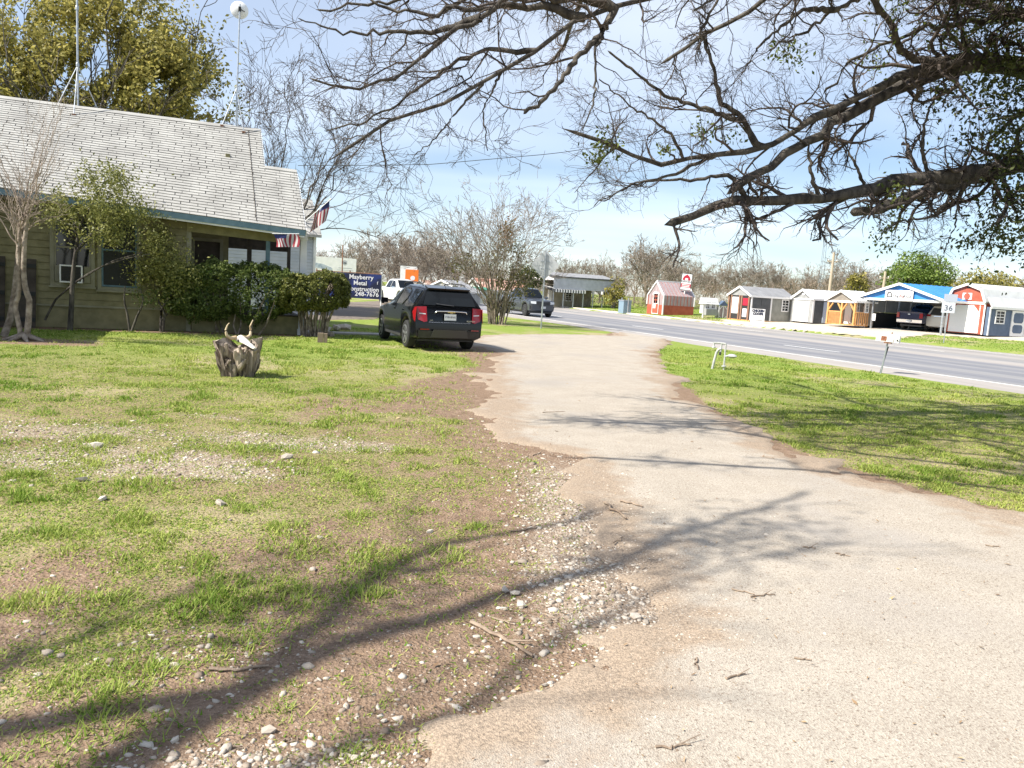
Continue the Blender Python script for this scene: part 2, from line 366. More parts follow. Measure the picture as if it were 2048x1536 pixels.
# ---- highway
def road_material():
    m = bpy.data.materials.new('highway_asphalt'); m.use_nodes = True; t = m.node_tree; b = t.nodes['Principled BSDF']; L = t.links.new
    tcn = t.nodes.new('ShaderNodeTexCoord'); sp = t.nodes.new('ShaderNodeSeparateXYZ'); L(tcn.outputs['Object'], sp.inputs[0])
    mr = t.nodes.new('ShaderNodeMapRange'); mr.inputs[1].default_value = 17.5; mr.inputs[2].default_value = 37.5; L(sp.outputs[0], mr.inputs[0])
    wn = t.nodes.new('ShaderNodeTexNoise'); wn.inputs['Scale'].default_value = .25; mp = t.nodes.new('ShaderNodeMapping'); mp.inputs['Scale'].default_value = (1, .12, 1); L(tcn.outputs['Object'], mp.inputs[0]); L(mp.outputs[0], wn.inputs['Vector'])
    ma = t.nodes.new('ShaderNodeMath'); ma.operation = 'MULTIPLY_ADD'; L(wn.outputs['Fac'], ma.inputs[0]); ma.inputs[1].default_value = .02; L(mr.outputs[0], ma.inputs[2])
    r = t.nodes.new('ShaderNodeValToRGB'); e = r.color_ramp.elements; L(ma.outputs[0], r.inputs[0])
    pale = (.335, .305, .28); dk = (.185, .185, .20); md = (.245, .238, .238)
    stops = [(0, pale), (.095, pale), (.115, md), (.15, dk), (.19, dk), (.215, md), (.245, md), (.27, dk), (.31, dk), (.335, md), (.355, dk), (.385, dk), (.41, md), (.45, dk), (.48, dk), (.52, pale), (.58, pale), (.62, md), (.70, (.26, .245, .23)), (.76, pale), (.83, (.27, .25, .235)), (1, pale)]
    while len(e) < len(stops): e.new(.5)
    for i, (p, c) in enumerate(stops): e[i].position = p
    for i, (p, c) in enumerate(stops): e[i].color = c+(1,)
    n = t.nodes.new('ShaderNodeTexNoise'); n.inputs['Scale'].default_value = 3; n.inputs['Detail'].default_value = 8; L(mp.outputs[0], n.inputs['Vector'])
    mxn = t.nodes.new('ShaderNodeMix'); mxn.data_type = 'RGBA'; mxn.blend_type = 'MULTIPLY'; mxn.inputs[0].default_value = .5; L(r.outputs[0], mxn.inputs[6])
    r2 = t.nodes.new('ShaderNodeValToRGB'); r2.color_ramp.elements[0].position = .3; r2.color_ramp.elements[0].color = (.7, .7, .7, 1); r2.color_ramp.elements[1].position = .7; r2.color_ramp.elements[1].color = (1.25, 1.25, 1.25, 1); L(n.outputs['Fac'], r2.inputs[0]); L(r2.outputs[0], mxn.inputs[7])
    L(mxn.outputs[2], b.inputs['Base Color']); b.inputs['Roughness'].default_value = .75; b.inputs['Specular IOR Level'].default_value = .35
    return m
def frame_obj(mb, name, m, **k):     # mesh given in highway coordinates (v,u,z)
    o = mb.obj(name, m, **k); o.rotation_euler = (0, 0, GRID_ROT); return o
us = np.arange(-70, 700, 1.5); edge_n = (fbm(us, us*0, 5, 4, 31)-.5)*1.2
rb = MB(); n_ = len(us)
rb.add([(17.75+edge_n[i], us[i], .0) for i in range(n_)]+[(18.5, us[i], .03) for i in range(n_)]+[(CURB_V, us[i], .03) for i in range(n_)], [(i, i+1, i+1+n_, i+n_) for i in range(n_-1)]+[(n_+i, n_+i+1, 2*n_+i+1, 2*n_+i) for i in range(n_-1)])
struct(frame_obj(rb, 'highway', road_material()), label='grey multi-lane highway with pale wheel tracks')
M_line = mat('worn_road_paint', (.62, .61, .57), .7, (.8, .79, .76), scale=2.2, lo=.3, hi=.5)
ml = MB(); ml.box(19.18, 19.30, -60, 600, .034, .036); struct(frame_obj(ml, 'road_marking', M_line), label='white edge line of the near lane')
ml = MB()
for u0 in np.arange(-40, 240, 12.2): ml.box(22.95, 23.08, u0+1.6, u0+4.65, .034, .036)
struct(frame_obj(ml, 'road_marking', M_line), label='dashed white lane line')
ml = MB()
for u0 in np.arange(-40, 240, 12.2): ml.box(31.6, 31.72, u0+4, u0+7.05, .034, .036)
struct(frame_obj(ml, 'road_marking', M_line), label='dashed white lane line of the far lanes')
ml = MB(); ml.box(35.3, 35.40, -40, 300, .034, .036); struct(frame_obj(ml, 'road_marking', M_line), label='faint white edge line by the far kerb')
kb = MB(); M_kerb = mat('pale_concrete', (.52, .47, .39), .85, (.66, .61, .52), scale=1.5, bump=.2)
for a, c in ((-60, 22.3), (45.6, 400)): kb.hexa([(CURB_V, a, -.02), (CURB_V+.5, a, -.02), (CURB_V+.5, c, -.02), (CURB_V, c, -.02), (CURB_V+.05, a, .145), (CURB_V+.5, a, .155), (CURB_V+.5, c, .155), (CURB_V+.05, c, .145)])
struct(frame_obj(kb, 'kerb', M_kerb), label='pale concrete kerb along the far side')
fp = MB(); a, b_ = G(560, 667), G(790, 671); fp.box(2.2, 7.2, 24.0, 24.7, -.02, .035)
struct(frame_obj(fp, 'path', mat('path_concrete', (.3, .28, .25), .9, (.4, .38, .35), scale=3)), label='narrow concrete path from the porch')

# ---- grass: single blades, thicker with distance
def blades(n, ymin, ymax, hmul=1., seed=1, region=None, wmul=1.):
    g = np.random.default_rng(seed)
    y = np.exp(g.uniform(math.log(ymin), math.log(ymax), n)); x = g.uniform(-1, 1, n)*(2.6+.82*y)
    x = x
    if region is not None: k = region(x, y); x, y = x[k], y[k]
    b, s, dr, sd, lf = masks(x, y)
    cl = fbm(x, y, .34, 3, 41); cl2 = fbm(x, y, 1.6, 3, 47); v = N[0]*x+N[1]*y
    p = (1-b)**1.5*(1-.8*s)*smooth(.33, .66, cl*.7+cl2*.45-.06)*1.15 + .10*(1-b)
    p = np.maximum(p, .9*smooth(.60, .67, fbm(x, y, .22, 2, 53))*(1-.6*b)*smooth(.35, .6, cl2+.05))
    p = np.where(~lf & (sd > .1), np.maximum(p, .5*smooth(.3, .5, cl)), p)
    p = np.maximum(p, .55*(1-b)*smooth(8, 11, y)*(1-.7*s))
    p *= (sd > .02) & (v < 17.1+(cl-.5)) & ~((sd < .15) & (b > .6))
    k = g.random(len(x)) < p; x, y, cl, dr, cl2 = x[k], y[k], cl[k], dr[k], cl2[k]; m_ = len(x)
    z = terrain(x, y)+bumps(x, y)-.004
    h = (.011+.021*smooth(.42, .72, cl)+.022*smooth(.6, .75, cl)+.008*smooth(10, 20, y))*g.uniform(.6, 1.35, m_)*hmul
    wd = (.0024+.00058*y)*g.uniform(.7, 1.3, m_)*wmul
    a = g.uniform(0, 2*math.pi, m_); ln = g.uniform(.2, 1.7, m_)*h; la = a+g.uniform(-.6, .6, m_)+math.pi/2
    dx, dy = np.cos(a)*wd, np.sin(a)*wd
    base = np.stack([x, y, z], -1); lean = np.stack([np.cos(la)*ln, np.sin(la)*ln, h], -1)
    v0 = base+np.stack([dx, dy, 0*x], -1); v1 = base-np.stack([dx, dy, 0*x], -1); v2 = base+lean
    vs = np.stack([v0, v1, v2], 1).reshape(-1, 3); fs = np.arange(3*m_).reshape(-1, 3)
    tint = np.clip(.5*cl2+.42*dr+g.normal(0, .13, m_), 0, 1); tint = np.where(g.random(m_) < .10, .95, tint)
    return vs, fs, np.repeat(tint, 3)
M_grass = mat('grass_blades', (.115, .225, .014), .6, (.43, .46, .12), attr='tint', lo=.18, hi=.8, transl=.35, spec=.2)
vs, fs, ti = blades(1150000, 1.7, 27, 1., 3)
g = np.random.default_rng(19); n = 520000; y = np.exp(g.uniform(math.log(1.8), math.log(13), n)); x = g.uniform(-1, 1, n)*(2.2+.8*y); b, s, dr, sd, lf = masks(x, y)   # flat thatch and clover between the tufts
kk = (g.random(n) < (1-.94*b)*(1-.6*s)*(.35+.65*smooth(.35, .6, fbm(x, y, .3, 3, 43)))) & (sd > .05) & (N[0]*x+N[1]*y < 16.8); x, y, dr = x[kk], y[kk], dr[kk]; m_ = len(x); z = terrain(x, y)+bumps(x, y); a = g.uniform(0, 6.28, m_); ln = g.uniform(.012, .034, m_)*(.8+.04*y); wd = (.002+.0006*y)*g.uniform(.6, 1.5, m_)
b0 = np.stack([x, y, z], -1); pr = np.stack([-np.sin(a)*wd, np.cos(a)*wd, 0*a], -1); tp = np.stack([np.cos(a)*ln, np.sin(a)*ln, g.uniform(.002, .016, m_)], -1)
v2 = np.stack([b0+pr, b0-pr, b0+tp], 1).reshape(-1, 3); t2 = np.where(g.random(m_) < .45, g.uniform(.85, 1., m_), g.uniform(0, .6, m_)); fs = np.concatenate([fs, np.arange(3*m_).reshape(-1, 3)+len(vs)]); vs = np.concatenate([vs, v2]); ti = np.concatenate([ti, np.repeat(t2, 3)]); print('blades', len(fs))
g_ = npmesh('grass', vs, fs, M_grass, attr=dict(tint=ti)); struct(g_, 'stuff', 'short patchy green grass of the lawns'); g_['category'] = 'grass'
# verge grass beyond the highway
g = np.random.default_rng(9); nn = 60000
vv = g.uniform(CURB_V+.5, 60, nn); uu = g.uniform(5, 110, nn); p_ = N[None, :2]*vv[:, None]+D[None, :2]*uu[:, None]
k = (sdist(p_[:, 0], p_[:, 1], lot_poly) < 0) & (np.abs(p_[:, 0]) < .8*p_[:, 1]) & (p_[:, 1] < 90); p_ = p_[k]; m_ = len(p_)
zz = terrain(p_[:, 0], p_[:, 1]); a = g.uniform(0, 6.28, m_); hh = g.uniform(.04, .09, m_); b0 = np.c_[p_, zz-.01]; wv = np.c_[np.cos(a), np.sin(a), 0*a]*.03
vs = np.stack([b0+wv, b0-wv, b0+np.c_[g.normal(0, .04, m_), g.normal(0, .04, m_), hh]], 1).reshape(-1, 3)
vg = npmesh('verge_grass', vs, np.arange(3*m_).reshape(-1, 3), M_grass, attr=dict(tint=np.repeat(np.clip(g.normal(.3, .2, m_), 0, 1), 3))); struct(vg, 'stuff', 'green verge grass beyond the highway kerb'); vg['category'] = 'grass'

# ---- stones
_t = (1+5**.5)/2
ICO_V = np.array([(-1, _t, 0), (1, _t, 0), (-1, -_t, 0), (1, -_t, 0), (0, -1, _t), (0, 1, _t), (0, -1, -_t), (0, 1, -_t), (_t, 0, -1), (_t, 0, 1), (-_t, 0, -1), (-_t, 0, 1)])/math.hypot(1, _t)
ICO_F = np.array([(0, 11, 5), (0, 5, 1), (0, 1, 7), (0, 7, 10), (0, 10, 11), (1, 5, 9), (5, 11, 4), (11, 10, 2), (10, 7, 6), (7, 1, 8), (3, 9, 4), (3, 4, 2), (3, 2, 6), (3, 6, 8), (3, 8, 9), (4, 9, 5), (2, 4, 11), (6, 2, 10), (8, 6, 7), (9, 8, 1)])
M_stone = mat('limestone_chips', (.22, .165, .12), .9, (.56, .5, .42), attr='tint', lo=.1, hi=.9, bump=.3, bscale=60)
def stones(n, seed, size, accept):
    g = np.random.default_rng(seed); y = np.exp(g.uniform(math.log(2.0), math.log(16), n)); x = g.uniform(-1, .35, n)*(2+.8*y)
    b, s, dr, sd, lf = masks(x, y); k = accept(g, x, y, b, s, sd, lf); x, y = x[k], y[k]; m_ = len(x)
    r = np.exp(g.normal(math.log(size), .45, m_)); z = terrain(x, y)+bumps(x, y)
    sc3 = np.stack([r*g.uniform(.8, 1.5, m_), r*g.uniform(.7, 1.1, m_), r*g.uniform(.35, .7, m_)], -1)
    vs = ICO_V[None]*(1+g.normal(0, .27, (m_, 12, 1)))*sc3[:, None, :]; a = g.uniform(0, 6.28, m_); c, s2 = np.cos(a)[:, None], np.sin(a)[:, None]
    vs = np.stack([vs[..., 0]*c-vs[..., 1]*s2, vs[..., 0]*s2+vs[..., 1]*c, vs[..., 2]], -1)+np.stack([x, y, z+sc3[:, 2]*.05], -1)[:, None, :]
    fs = (ICO_F[None]+12*np.arange(m_)[:, None, None]).reshape(-1, 3)
    return vs.reshape(-1, 3), fs, np.repeat(g.random(m_), 12)
vs, fs, ti = stones(110000, 4, .0085, lambda g, x, y, b, s, sd, lf: (g.random(len(x)) < np.where(sd > -.35, .95*s*smooth(.28, .5, fbm(x, y, .5, 3, 61)+.25*s)+.010*b*lf, .006+.10*s*(sd > -.6))))
o = npmesh('gravel', vs, fs, M_stone, attr=dict(tint=ti)); struct(o, 'stuff', 'pale limestone gravel spilling off the driveway edge'); o['category'] = 'gravel'
# finer grit between the stones, soil crumbs and chips
g = np.random.default_rng(77); n = 260000; y = np.exp(g.uniform(math.log(1.9), math.log(12), n)); x = g.uniform(-1, .5, n)*(2+.8*y); b, s, dr, sd, lf = masks(x, y)
kk = g.random(n) < np.where(sd > -.6, .5*s*smooth(.3, .55, fbm(x, y, .5, 3, 61)+.2*s)+.10*b*lf*(.3+fbm(x, y, .8, 3, 63)), .05); x, y, b = x[kk], y[kk], b[kk]; m_ = len(x); r = np.exp(g.normal(math.log(.0036), .4, m_))*(.7+.06*y); z = terrain(x, y)+bumps(x, y)+np.where(sdist(x, y, drive_poly) > .1, .019, .0)
OV = np.array([(1, 0, 0), (0, 1, 0), (-1, 0, 0), (0, -1, 0), (0, 0, 1)]); OF = np.array([(0, 1, 4), (1, 2, 4), (2, 3, 4), (3, 0, 4)])
vs = (OV[None]*(r[:, None]*g.uniform(.5, 1.4, (m_, 5)))[..., None]*np.array([1.2, 1, .75])); a = g.uniform(0, 6.28, m_); c_, s_2 = np.cos(a)[:, None], np.sin(a)[:, None]
vs = np.stack([vs[..., 0]*c_-vs[..., 1]*s_2, vs[..., 0]*s_2+vs[..., 1]*c_, vs[..., 2]], -1)+np.stack([x, y, z-.001], -1)[:, None]
o = npmesh('grit', vs.reshape(-1, 3), (OF[None]+5*np.arange(m_)[:, None, None]).reshape(-1, 3), M_stone, attr=dict(tint=np.repeat(np.clip(g.normal(.35, .35, m_), 0, 1), 5))); struct(o, 'stuff', 'fine grit and soil crumbs on the bare ground'); o['category'] = 'grit'
# larger stones one by one
stone_meshes = []
for i in range(4):
    g = np.random.default_rng(60+i); vs = ICO_V*(1+g.normal(0, .2, (12, 1)))*np.array([1.2, .9, .6])
    me = bpy.data.meshes.new('stone'); me.from_pydata([tuple(q) for q in vs], [], [tuple(map(int, f)) for f in ICO_F]); a = me.attributes.new('tint', 'FLOAT', 'POINT'); a.data.foreach_set('value', np.full(12, .55+.12*i, dtype=np.float32)); me.materials.append(M_stone); stone_meshes.append(me)
for i, (px, py, r) in enumerate([(537, 1460, .035), (1010, 1180, .04), (1030, 1187, .045), (1040, 1208, .04), (574, 916, .07), (700, 1402, .02), (768, 1445, .022), (1270, 1236, .035), (1292, 1246, .03), (1330, 1262, .02), (1205, 1300, .025), (1175, 1372, .028), (1152, 1360, .02), (1080, 1385, .02), (206, 1000, .06), (190, 893, .07), (440, 1010, .06), (1090, 1370, .02), (270, 960, .05), (860, 1060, .03), (640, 1078, .03), (165, 960, .06), (1215, 1305, .02), (350, 1478, .02)]):
    r *= .72; p = G(px, py); o = bpy.data.objects.new('stone', stone_meshes[i % 4]); COL.objects.link(o); o.location = (p[0], p[1], float(bumps(p[0], p[1]))+r*.35); o.scale = (r, r, r); o.rotation_euler = (0, 0, i*1.7)
    lab = {0: 'lone white stone on dark soil near the bottom of the lawn', 4: 'largest pale stone lying in the sparse lawn'}.get(i, 'loose pale limestone rock lying on the ground')
    tag(o, lab, 'stone', 'loose limestone rocks')
# ---- sticks
M_stick = mat('dry_bark', (.19, .135, .095), .9, (.34, .26, .19), scale=14, bump=.4)
def stick(pix, r, label, fork=False, grp='fallen sticks'):
    pts = np.array([G(*p) for p in pix]); k = np.linspace(0, 1, 9); t = np.linspace(0, 1, len(pts))
    q = np.stack([np.interp(k, t, pts[:, i]) for i in range(3)], -1); q[1:-1, :2] += rng.normal(0, .008, (7, 2)); q[:, 2] = np.array([float(bumps(a, b)) for a, b in q[:, :2]])+r*1.2+.018*(sdist(q[:, 0], q[:, 1], drive_poly) > 0)
    mb = MB(); mb.tube(q, np.linspace(r, r*.6, 9), 6)
    if fork: mb.tube([q[5], q[5]+(q[6]-q[5])*1.5+np.array([.05, .03, .02])], [r*.6, r*.3], 5)
    tag(mb.obj('fallen_stick', M_stick, base=q[0], smooth=50), label, 'stick', grp)
stick([(942, 1241), (1000, 1272), (1065, 1315)], .011, 'longest pale fallen branch lying at the gravel edge', True)
stick([(418, 1336), (470, 1334), (538, 1328)], .008, 'straight dry stick lying in the shaded lawn')
stick([(1208, 1012), (1225, 1025), (1252, 1045)], .012, 'dark forked stick where gravel meets driveway', True)
stick([(1240, 1008), (1262, 1013), (1285, 1020)], .009, 'brown stick on driveway beside the forked dark one')
for i, pix in enumerate([[(1500, 1201), (1549, 1196)], [(1463, 1185), (1509, 1196)], [(1393, 1325), (1396, 1348)], [(1450, 1365), (1490, 1357)], [(1085, 828), (1130, 826)], [(1065, 912), (1090, 904)], [(980, 1230), (1030, 1248)], [(565, 1482), (602, 1476)], [(440, 1492), (490, 1500)], [(1605, 1100), (1630, 1102)], [(1670, 1113), (1700, 1119)], [(1970, 1096), (2000, 1100)], [(1310, 1505), (1380, 1500)], [(1225, 1092), (1245, 1080)], [(1060, 955), (1145, 960)], [(1020, 1062), (1075, 1055)], [(1590, 1325), (1622, 1330)]]):
    stick(pix, .005, 'small dry twig lying loose on the ground', i % 3 == 0, 'small loose twigs')
# ---- leaf litter and bits of twig
g = np.random.default_rng(12); n = 3600; y = np.exp(g.uniform(math.log(2), math.log(15), n)); x = g.uniform(-1, 1, n)*(1.5+.8*y)
z = terrain(x, y)+bumps(x, y)+np.where(sdist(x, y, drive_poly) > 0, .026, .012); a = g.uniform(0, 6.28, n); l_ = np.exp(g.normal(math.log(.0085), .4, n))*np.clip(.55+y/8, .6, 1.6); w_ = l_*np.where(g.random(n) < .35, .4, .12)
c = np.stack([x, y, z], -1); e1 = np.stack([np.cos(a)*l_, np.sin(a)*l_, g.normal(0, .25, n)*l_], -1); e2 = np.stack([-np.sin(a)*w_, np.cos(a)*w_, g.normal(0, .3, n)*w_], -1)
vs = np.stack([c-e1, c-e2, c+e1, c+e2], 1).reshape(-1, 3)
o = npmesh('leaf_litter', vs, np.arange(4*n).reshape(-1, 4), mat('dead_leaves', (.16, .09, .045), .8, (.42, .3, .17), attr='tint', lo=0, hi=1), attr=dict(tint=np.repeat(g.random(n), 4))); struct(o, 'stuff', 'scattered dead leaves and twig bits'); o['category'] = 'leaf litter'

# ================================================================== VEGETATION
def resample(pts, k):
    pts = np.array(pts, float); d = np.r_[0, np.cumsum(np.linalg.norm(np.diff(pts, axis=0), axis=1))]; t = np.linspace(0, d[-1], k)
    return np.stack([np.interp(t, d, pts[:, i]) for i in range(pts.shape[1])], -1)
def unit(a): return a/(np.linalg.norm(a, axis=-1, keepdims=True)+1e-9)
def grow(P, Rr, n, lr, ang, k, up=.05, wig=.25, g=None, tmin=.2, rr=.6, tip=.35, absl=None, tpow=1., droop=0.):
    """n side shoots on every branch of P (m,K,3); returns (m*n,k,3) and radii"""
    m_, K = P.shape[:2]; n_ = m_*n; idx = np.repeat(np.arange(m_), n)
    t = (tmin+(1-tmin)*g.random(n_)**tpow)*(K-1); i = np.minimum(t.astype(int), K-2); f = (t-i)[:, None]
    a, b = P[idx, i], P[idx, i+1]; st = a*(1-f)+b*f; tg = unit(b-a); r0 = (Rr[idx, i]*(1-f[:, 0])+Rr[idx, i+1]*f[:, 0])*rr
    L = np.linalg.norm(np.diff(P, axis=1), axis=2).sum(1)[idx] if absl is None else np.full(n_, absl)
    L = L*g.uniform(lr[0], lr[1], n_)*(1.15-.5*t/(K-1))
    pr = g.normal(size=(n_, 3)); pr = unit(pr-tg*(pr*tg).sum(1, keepdims=True)); an = R(1)*g.uniform(ang[0], ang[1], n_)[:, None]
    d = unit(tg*np.cos(an)+pr*np.sin(an)); out = np.empty((n_, k, 3)); out[:, 0] = st; step = (L/(k-1))[:, None]
    for j in range(1, k):
        d = unit(d+g.normal(0, wig, (n_, 3))+np.array([0, 0, up-droop*j/k])); out[:, j] = out[:, j-1]+d*step
    return out, r0[:, None]*np.linspace(1, tip, k)[None]
def tubes(P, Rr, n=3):
    m_, k = P.shape[:2]; t = unit(np.gradient(P, axis=1)); ref = np.where(np.abs(t[..., 2:3]) < .85, np.array([0, 0, 1.]), np.array([1., 0, 0]))
    x = unit(np.cross(t, ref)); y = np.cross(t, x); a = 2*math.pi*np.arange(n)/n
    v = P[:, :, None, :]+(x[:, :, None, :]*np.cos(a)[None, None, :, None]+y[:, :, None, :]*np.sin(a)[None, None, :, None])*Rr[:, :, None, None]
    b = (np.arange(m_)*k*n)[:, None, None]+(np.arange(k-1)*n)[None, :, None]+np.arange(n)[None, None, :]
    b2 = (np.arange(m_)*k*n)[:, None, None]+(np.arange(k-1)*n)[None, :, None]+((np.arange(n)+1) % n)[None, None, :]
    return v.reshape(-1, 3), np.stack([b, b2, b2+n, b+n], -1).reshape(-1, 4)
def merge(parts):
    vs, fs, o = [], [], 0
    for v, f in parts: vs.append(v); fs.append(f+o); o += len(v)
    return np.concatenate(vs), np.concatenate(fs)
def leaves(c, size, g, flat=0.):
    n = len(c); a = unit(g.normal(size=(n, 3))); b = unit(np.cross(a, g.normal(size=(n, 3)))); s = size*g.uniform(.6, 1.3, (n, 1))
    if flat: a[:, 2] *= flat; b[:, 2] *= flat
    return np.stack([c-a*s, c-b*s*.5, c+a*s, c+b*s*.5], 1).reshape(-1, 3), np.arange(4*n).reshape(-1, 4)
M_bark = mat('oak_bark', (.032, .027, .023), .95, (.12, .105, .085), scale=9, bump=1., bscale=22, stretch=(1, 1, .35))
M_twig = mat('grey_twigs', (.05, .04, .035), .9, (.135, .11, .095), scale=3, spec=.2)
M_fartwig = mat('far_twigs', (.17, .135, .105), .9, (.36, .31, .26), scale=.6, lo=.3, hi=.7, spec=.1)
M_bark2 = mat('pale_bark', (.15, .115, .085), .9, (.36, .30, .24), scale=9, bump=.9, bscale=30)
def leafmat(name, a, b, tr=.3): return mat(name, a, .55, b, attr='tint', lo=.05, hi=.95, transl=tr, spec=.3)
M_live = leafmat('live_oak_leaves', (.08, .085, .018), (.56, .48, .14), .45); M_hedge = leafmat('hedge_leaves', (.04, .075, .014), (.20, .24, .065), .3)
M_shrub = leafmat('shrub_leaves', (.09, .11, .025), (.38, .37, .12)); M_dark = leafmat('dark_leaves', (.03, .045, .012), (.11, .13, .035)); M_mist = leafmat('mistletoe_leaves', (.06, .09, .015), (.24, .28, .07)); M_cedar = leafmat('evergreen_leaves', (.07, .12, .02), (.26, .34, .08))
def leafpart(name, c, size, m, g, parent, base, k=.5):
    v, f = leaves(c-np.array(base), size, g); hgt = (c[:, 2]-c[:, 2].min())/(np.ptp(c[:, 2])+1e-6)
    return npmesh(name, v, f, m, parent, attr=dict(tint=np.repeat(np.clip(g.normal(.45, .25, len(c))+0*hgt, 0, 1), 4)))

# ---- big bare oak whose limbs reach in from the right
g = np.random.default_rng(21)
OAK = np.array([12.4, 13.6, 0.])
oak = thing('oak_tree', 'huge bare oak whose rough dark limbs reach in from the right', 'tree', OAK)
def limb(pix, k=26, j=.03):
    q = resample([V(x, y, d) for x, y, d in pix], k); q[1:-1] += g.normal(0, min(j, .16*np.linalg.norm(q[1]-q[0])), (k-2, 3)); return q
LIMBS = [   # pixel x, y, depth ; base radius, tip radius
 ([(2300, 330, 13.8), (2048, 330, 13.4), (1950, 345, 13), (1800, 362, 12.6), (1700, 388, 12.2), (1640, 392, 12), (1500, 400, 11.6), (1430, 412, 11.4), (1345, 445, 11.2)], .17, .045),
 ([(2120, 320, 13.6), (2000, 335, 13.4), (1930, 360, 13), (1860, 377, 12.7), (1770, 415, 12.3), (1708, 424, 12.1)], .13, .05),
 ([(2330, 210, 13.7), (2048, 125, 13.2), (1900, 112, 12.8), (1800, 150, 12.4), (1700, 200, 12), (1620, 240, 11.7), (1540, 290, 11.4), (1470, 310, 11.2), (1390, 315, 11), (1320, 325, 10.9), (1280, 326, 10.8), (1240, 297, 10.7), (1150, 265, 10.5)], .19, .018),
 ([(2100, 150, 13.4), (1950, 128, 13), (1850, 152, 12.8), (1750, 202, 12.4), (1680, 238, 12.2), (1600, 292, 11.9), (1520, 345, 11.6), (1465, 380, 11.4)], .14, .04),
 ([(2330, 120, 13.6), (2000, -260, 11.5), (1650, -180, 10.4), (1400, -50, 9.8), (1300, 2, 9.5), (1230, 15, 9.4), (1170, 35, 9.3), (1100, 70, 9.2), (1050, 110, 9.1), (1000, 140, 9), (930, 190, 8.9), (860, 215, 8.9), (780, 235, 8.8), (690, 300, 8.8)], .15, .012),
 ([(1240, 15, 9.4), (1205, 70, 9.3), (1165, 105, 9.2), (1130, 150, 9.1), (1100, 190, 9), (1050, 225, 9)], .045, .015),
 ([(1230, 20, 9.4), (1190, 100, 9.2), (1192, 160, 9.2), (1185, 215, 9.1), (1165, 260, 9.1)], .022, .006),
 ([(1230, 15, 9.4), (1150, -12, 9.25), (1010, 0, 9), (960, 35, 8.9), (900, 62, 8.8), (870, 95, 8.8), (820, 140, 8.7), (760, 172, 8.7), (700, 178, 8.6), (630, 160, 8.6)], .055, .008),
 ([(1172, 34, 9.3), (1090, 12, 9.25), (1000, 12, 9.2), (900, 20, 9.1), (850, 30, 9), (800, 25, 9), (740, 0, 9), (680, -30, 9)], .05, .008),
 ([(960, 35, 8.9), (930, 42, 8.95), (880, 60, 9.05), (830, 66, 9), (760, 66, 9), (680, 65, 8.9), (600, 38, 8.9)], .04, .006),
 ([(1075, 90, 9.15), (1030, 96, 9.1), (980, 92, 9.1), (900, 130, 9), (820, 190, 8.9), (740, 240, 8.9), (660, 260, 8.8)], .03, .006),
 ([(960, 165, 9), (900, 240, 8.9), (870, 280, 8.9), (830, 310, 8.8)], .016, .004), ([(1010, 130, 9), (980, 190, 9), (965, 220, 9), (975, 300, 9)], .016, .004),
 ([(1100, -60, 9.8), (1010, -40, 9.6), (900, -20, 9.5), (760, 5, 9.4), (640, 20, 9.3)], .045, .008),
 ([(1510, 295, 11.4), (1495, 260, 11.3), (1485, 235, 11.3), (1440, 205, 11.2), (1430, 140, 11.1), (1400, 60, 11), (1440, -10, 11)], .045, .012),
 ([(1485, 240, 11.3), (1420, 220, 11.1), (1340, 196, 11), (1280, 150, 10.8), (1220, 105, 10.7)], .035, .01),
 ([(1370, 312, 10.9), (1345, 268, 10.8), (1262, 212, 10.6), (1200, 160, 10.5)], .022, .006),
 ([(1960, 115, 12.9), (1890, 130, 12.6), (1800, 108, 12.3), (1790, 60, 12), (1740, -10, 11.8)], .07, .03),
 ([(2080, 60, 13), (1960, 55, 12.8), (1900, 48, 12.6), (1850, 55, 12.4), (1700, 118, 12), (1640, 200, 11.8)], .06, .012),
 ([(1860, 348, 12.7), (1845, 300, 12.6), (1848, 250, 12.6), (1870, 190, 12.6)], .035, .01), ([(1730, 375, 12.3), (1712, 330, 12.2), (1680, 275, 12.2)], .03, .008),
 ([(1980, 350, 13), (1905, 385, 12.8), (1870, 432, 12.6), (1790, 445, 12.4)], .045, .01), ([(1950, 355, 13), (1915, 400, 12.8), (1910, 452, 12.8), (1888, 505, 12.7)], .025, .006),
 ([(1680, -40, 11), (1560, 55, 10.8), (1515, 95, 10.7), (1490, 140, 10.6)], .04, .008), ([(1800, -60, 11.5), (1660, 30, 11.2), (1600, 70, 11), (1540, 100, 10.8)], .04, .01),
 ([(1640, 392, 12), (1622, 350, 11.9), (1615, 290, 11.8), (1560, 250, 11.7)], .035, .008), ([(1500, 400, 11.6), (1460, 350, 11.5), (1380, 360, 11.4), (1280, 362, 11.2), (1200, 400, 11.1)], .04, .006),
 ([(1600, 400, 11.8), (1560, 420, 11.7), (1510, 440, 11.6), (1512, 460, 11.6)], .03, .012), ([(1430, 330, 11.2), (1340, 350, 11), (1260, 372, 10.9), (1190, 410, 10.8)], .03, .006),
 ([(2080, 330, 13.6), (2020, 400, 13.4), (1990, 460, 13.2), (1960, 520, 13)], .03, .008),
 ([(1400, -60, 9.8), (1330, -110, 9.2), (1240, -140, 8.7), (1120, -130, 8.3), (1000, -110, 8.0)], .06, .01), ([(1500, -110, 10), (1420, -220, 9.4), (1300, -240, 8.9), (1150, -220, 8.4)], .06, .01), ([(1650, -180, 10.4), (1560, -90, 10), (1480, -40, 9.7), (1390, 20, 9.4)], .05, .01),
 # upper crown above the frame, only its shadow and tips show
 ([(2330, 80, 13.6), (2100, -500, 12.5), (1700, -560, 11), (1300, -420, 9.8), (1000, -260, 9)], .13, .012), ([(2330, 60, 13.6), (2400, -700, 13), (2000, -900, 12), (1600, -800, 11)], .13, .015),
 ([(1700, -300, 11), (1500, -320, 10.2), (1200, -160, 9.6), (960, -70, 9.2)], .05, .008)]
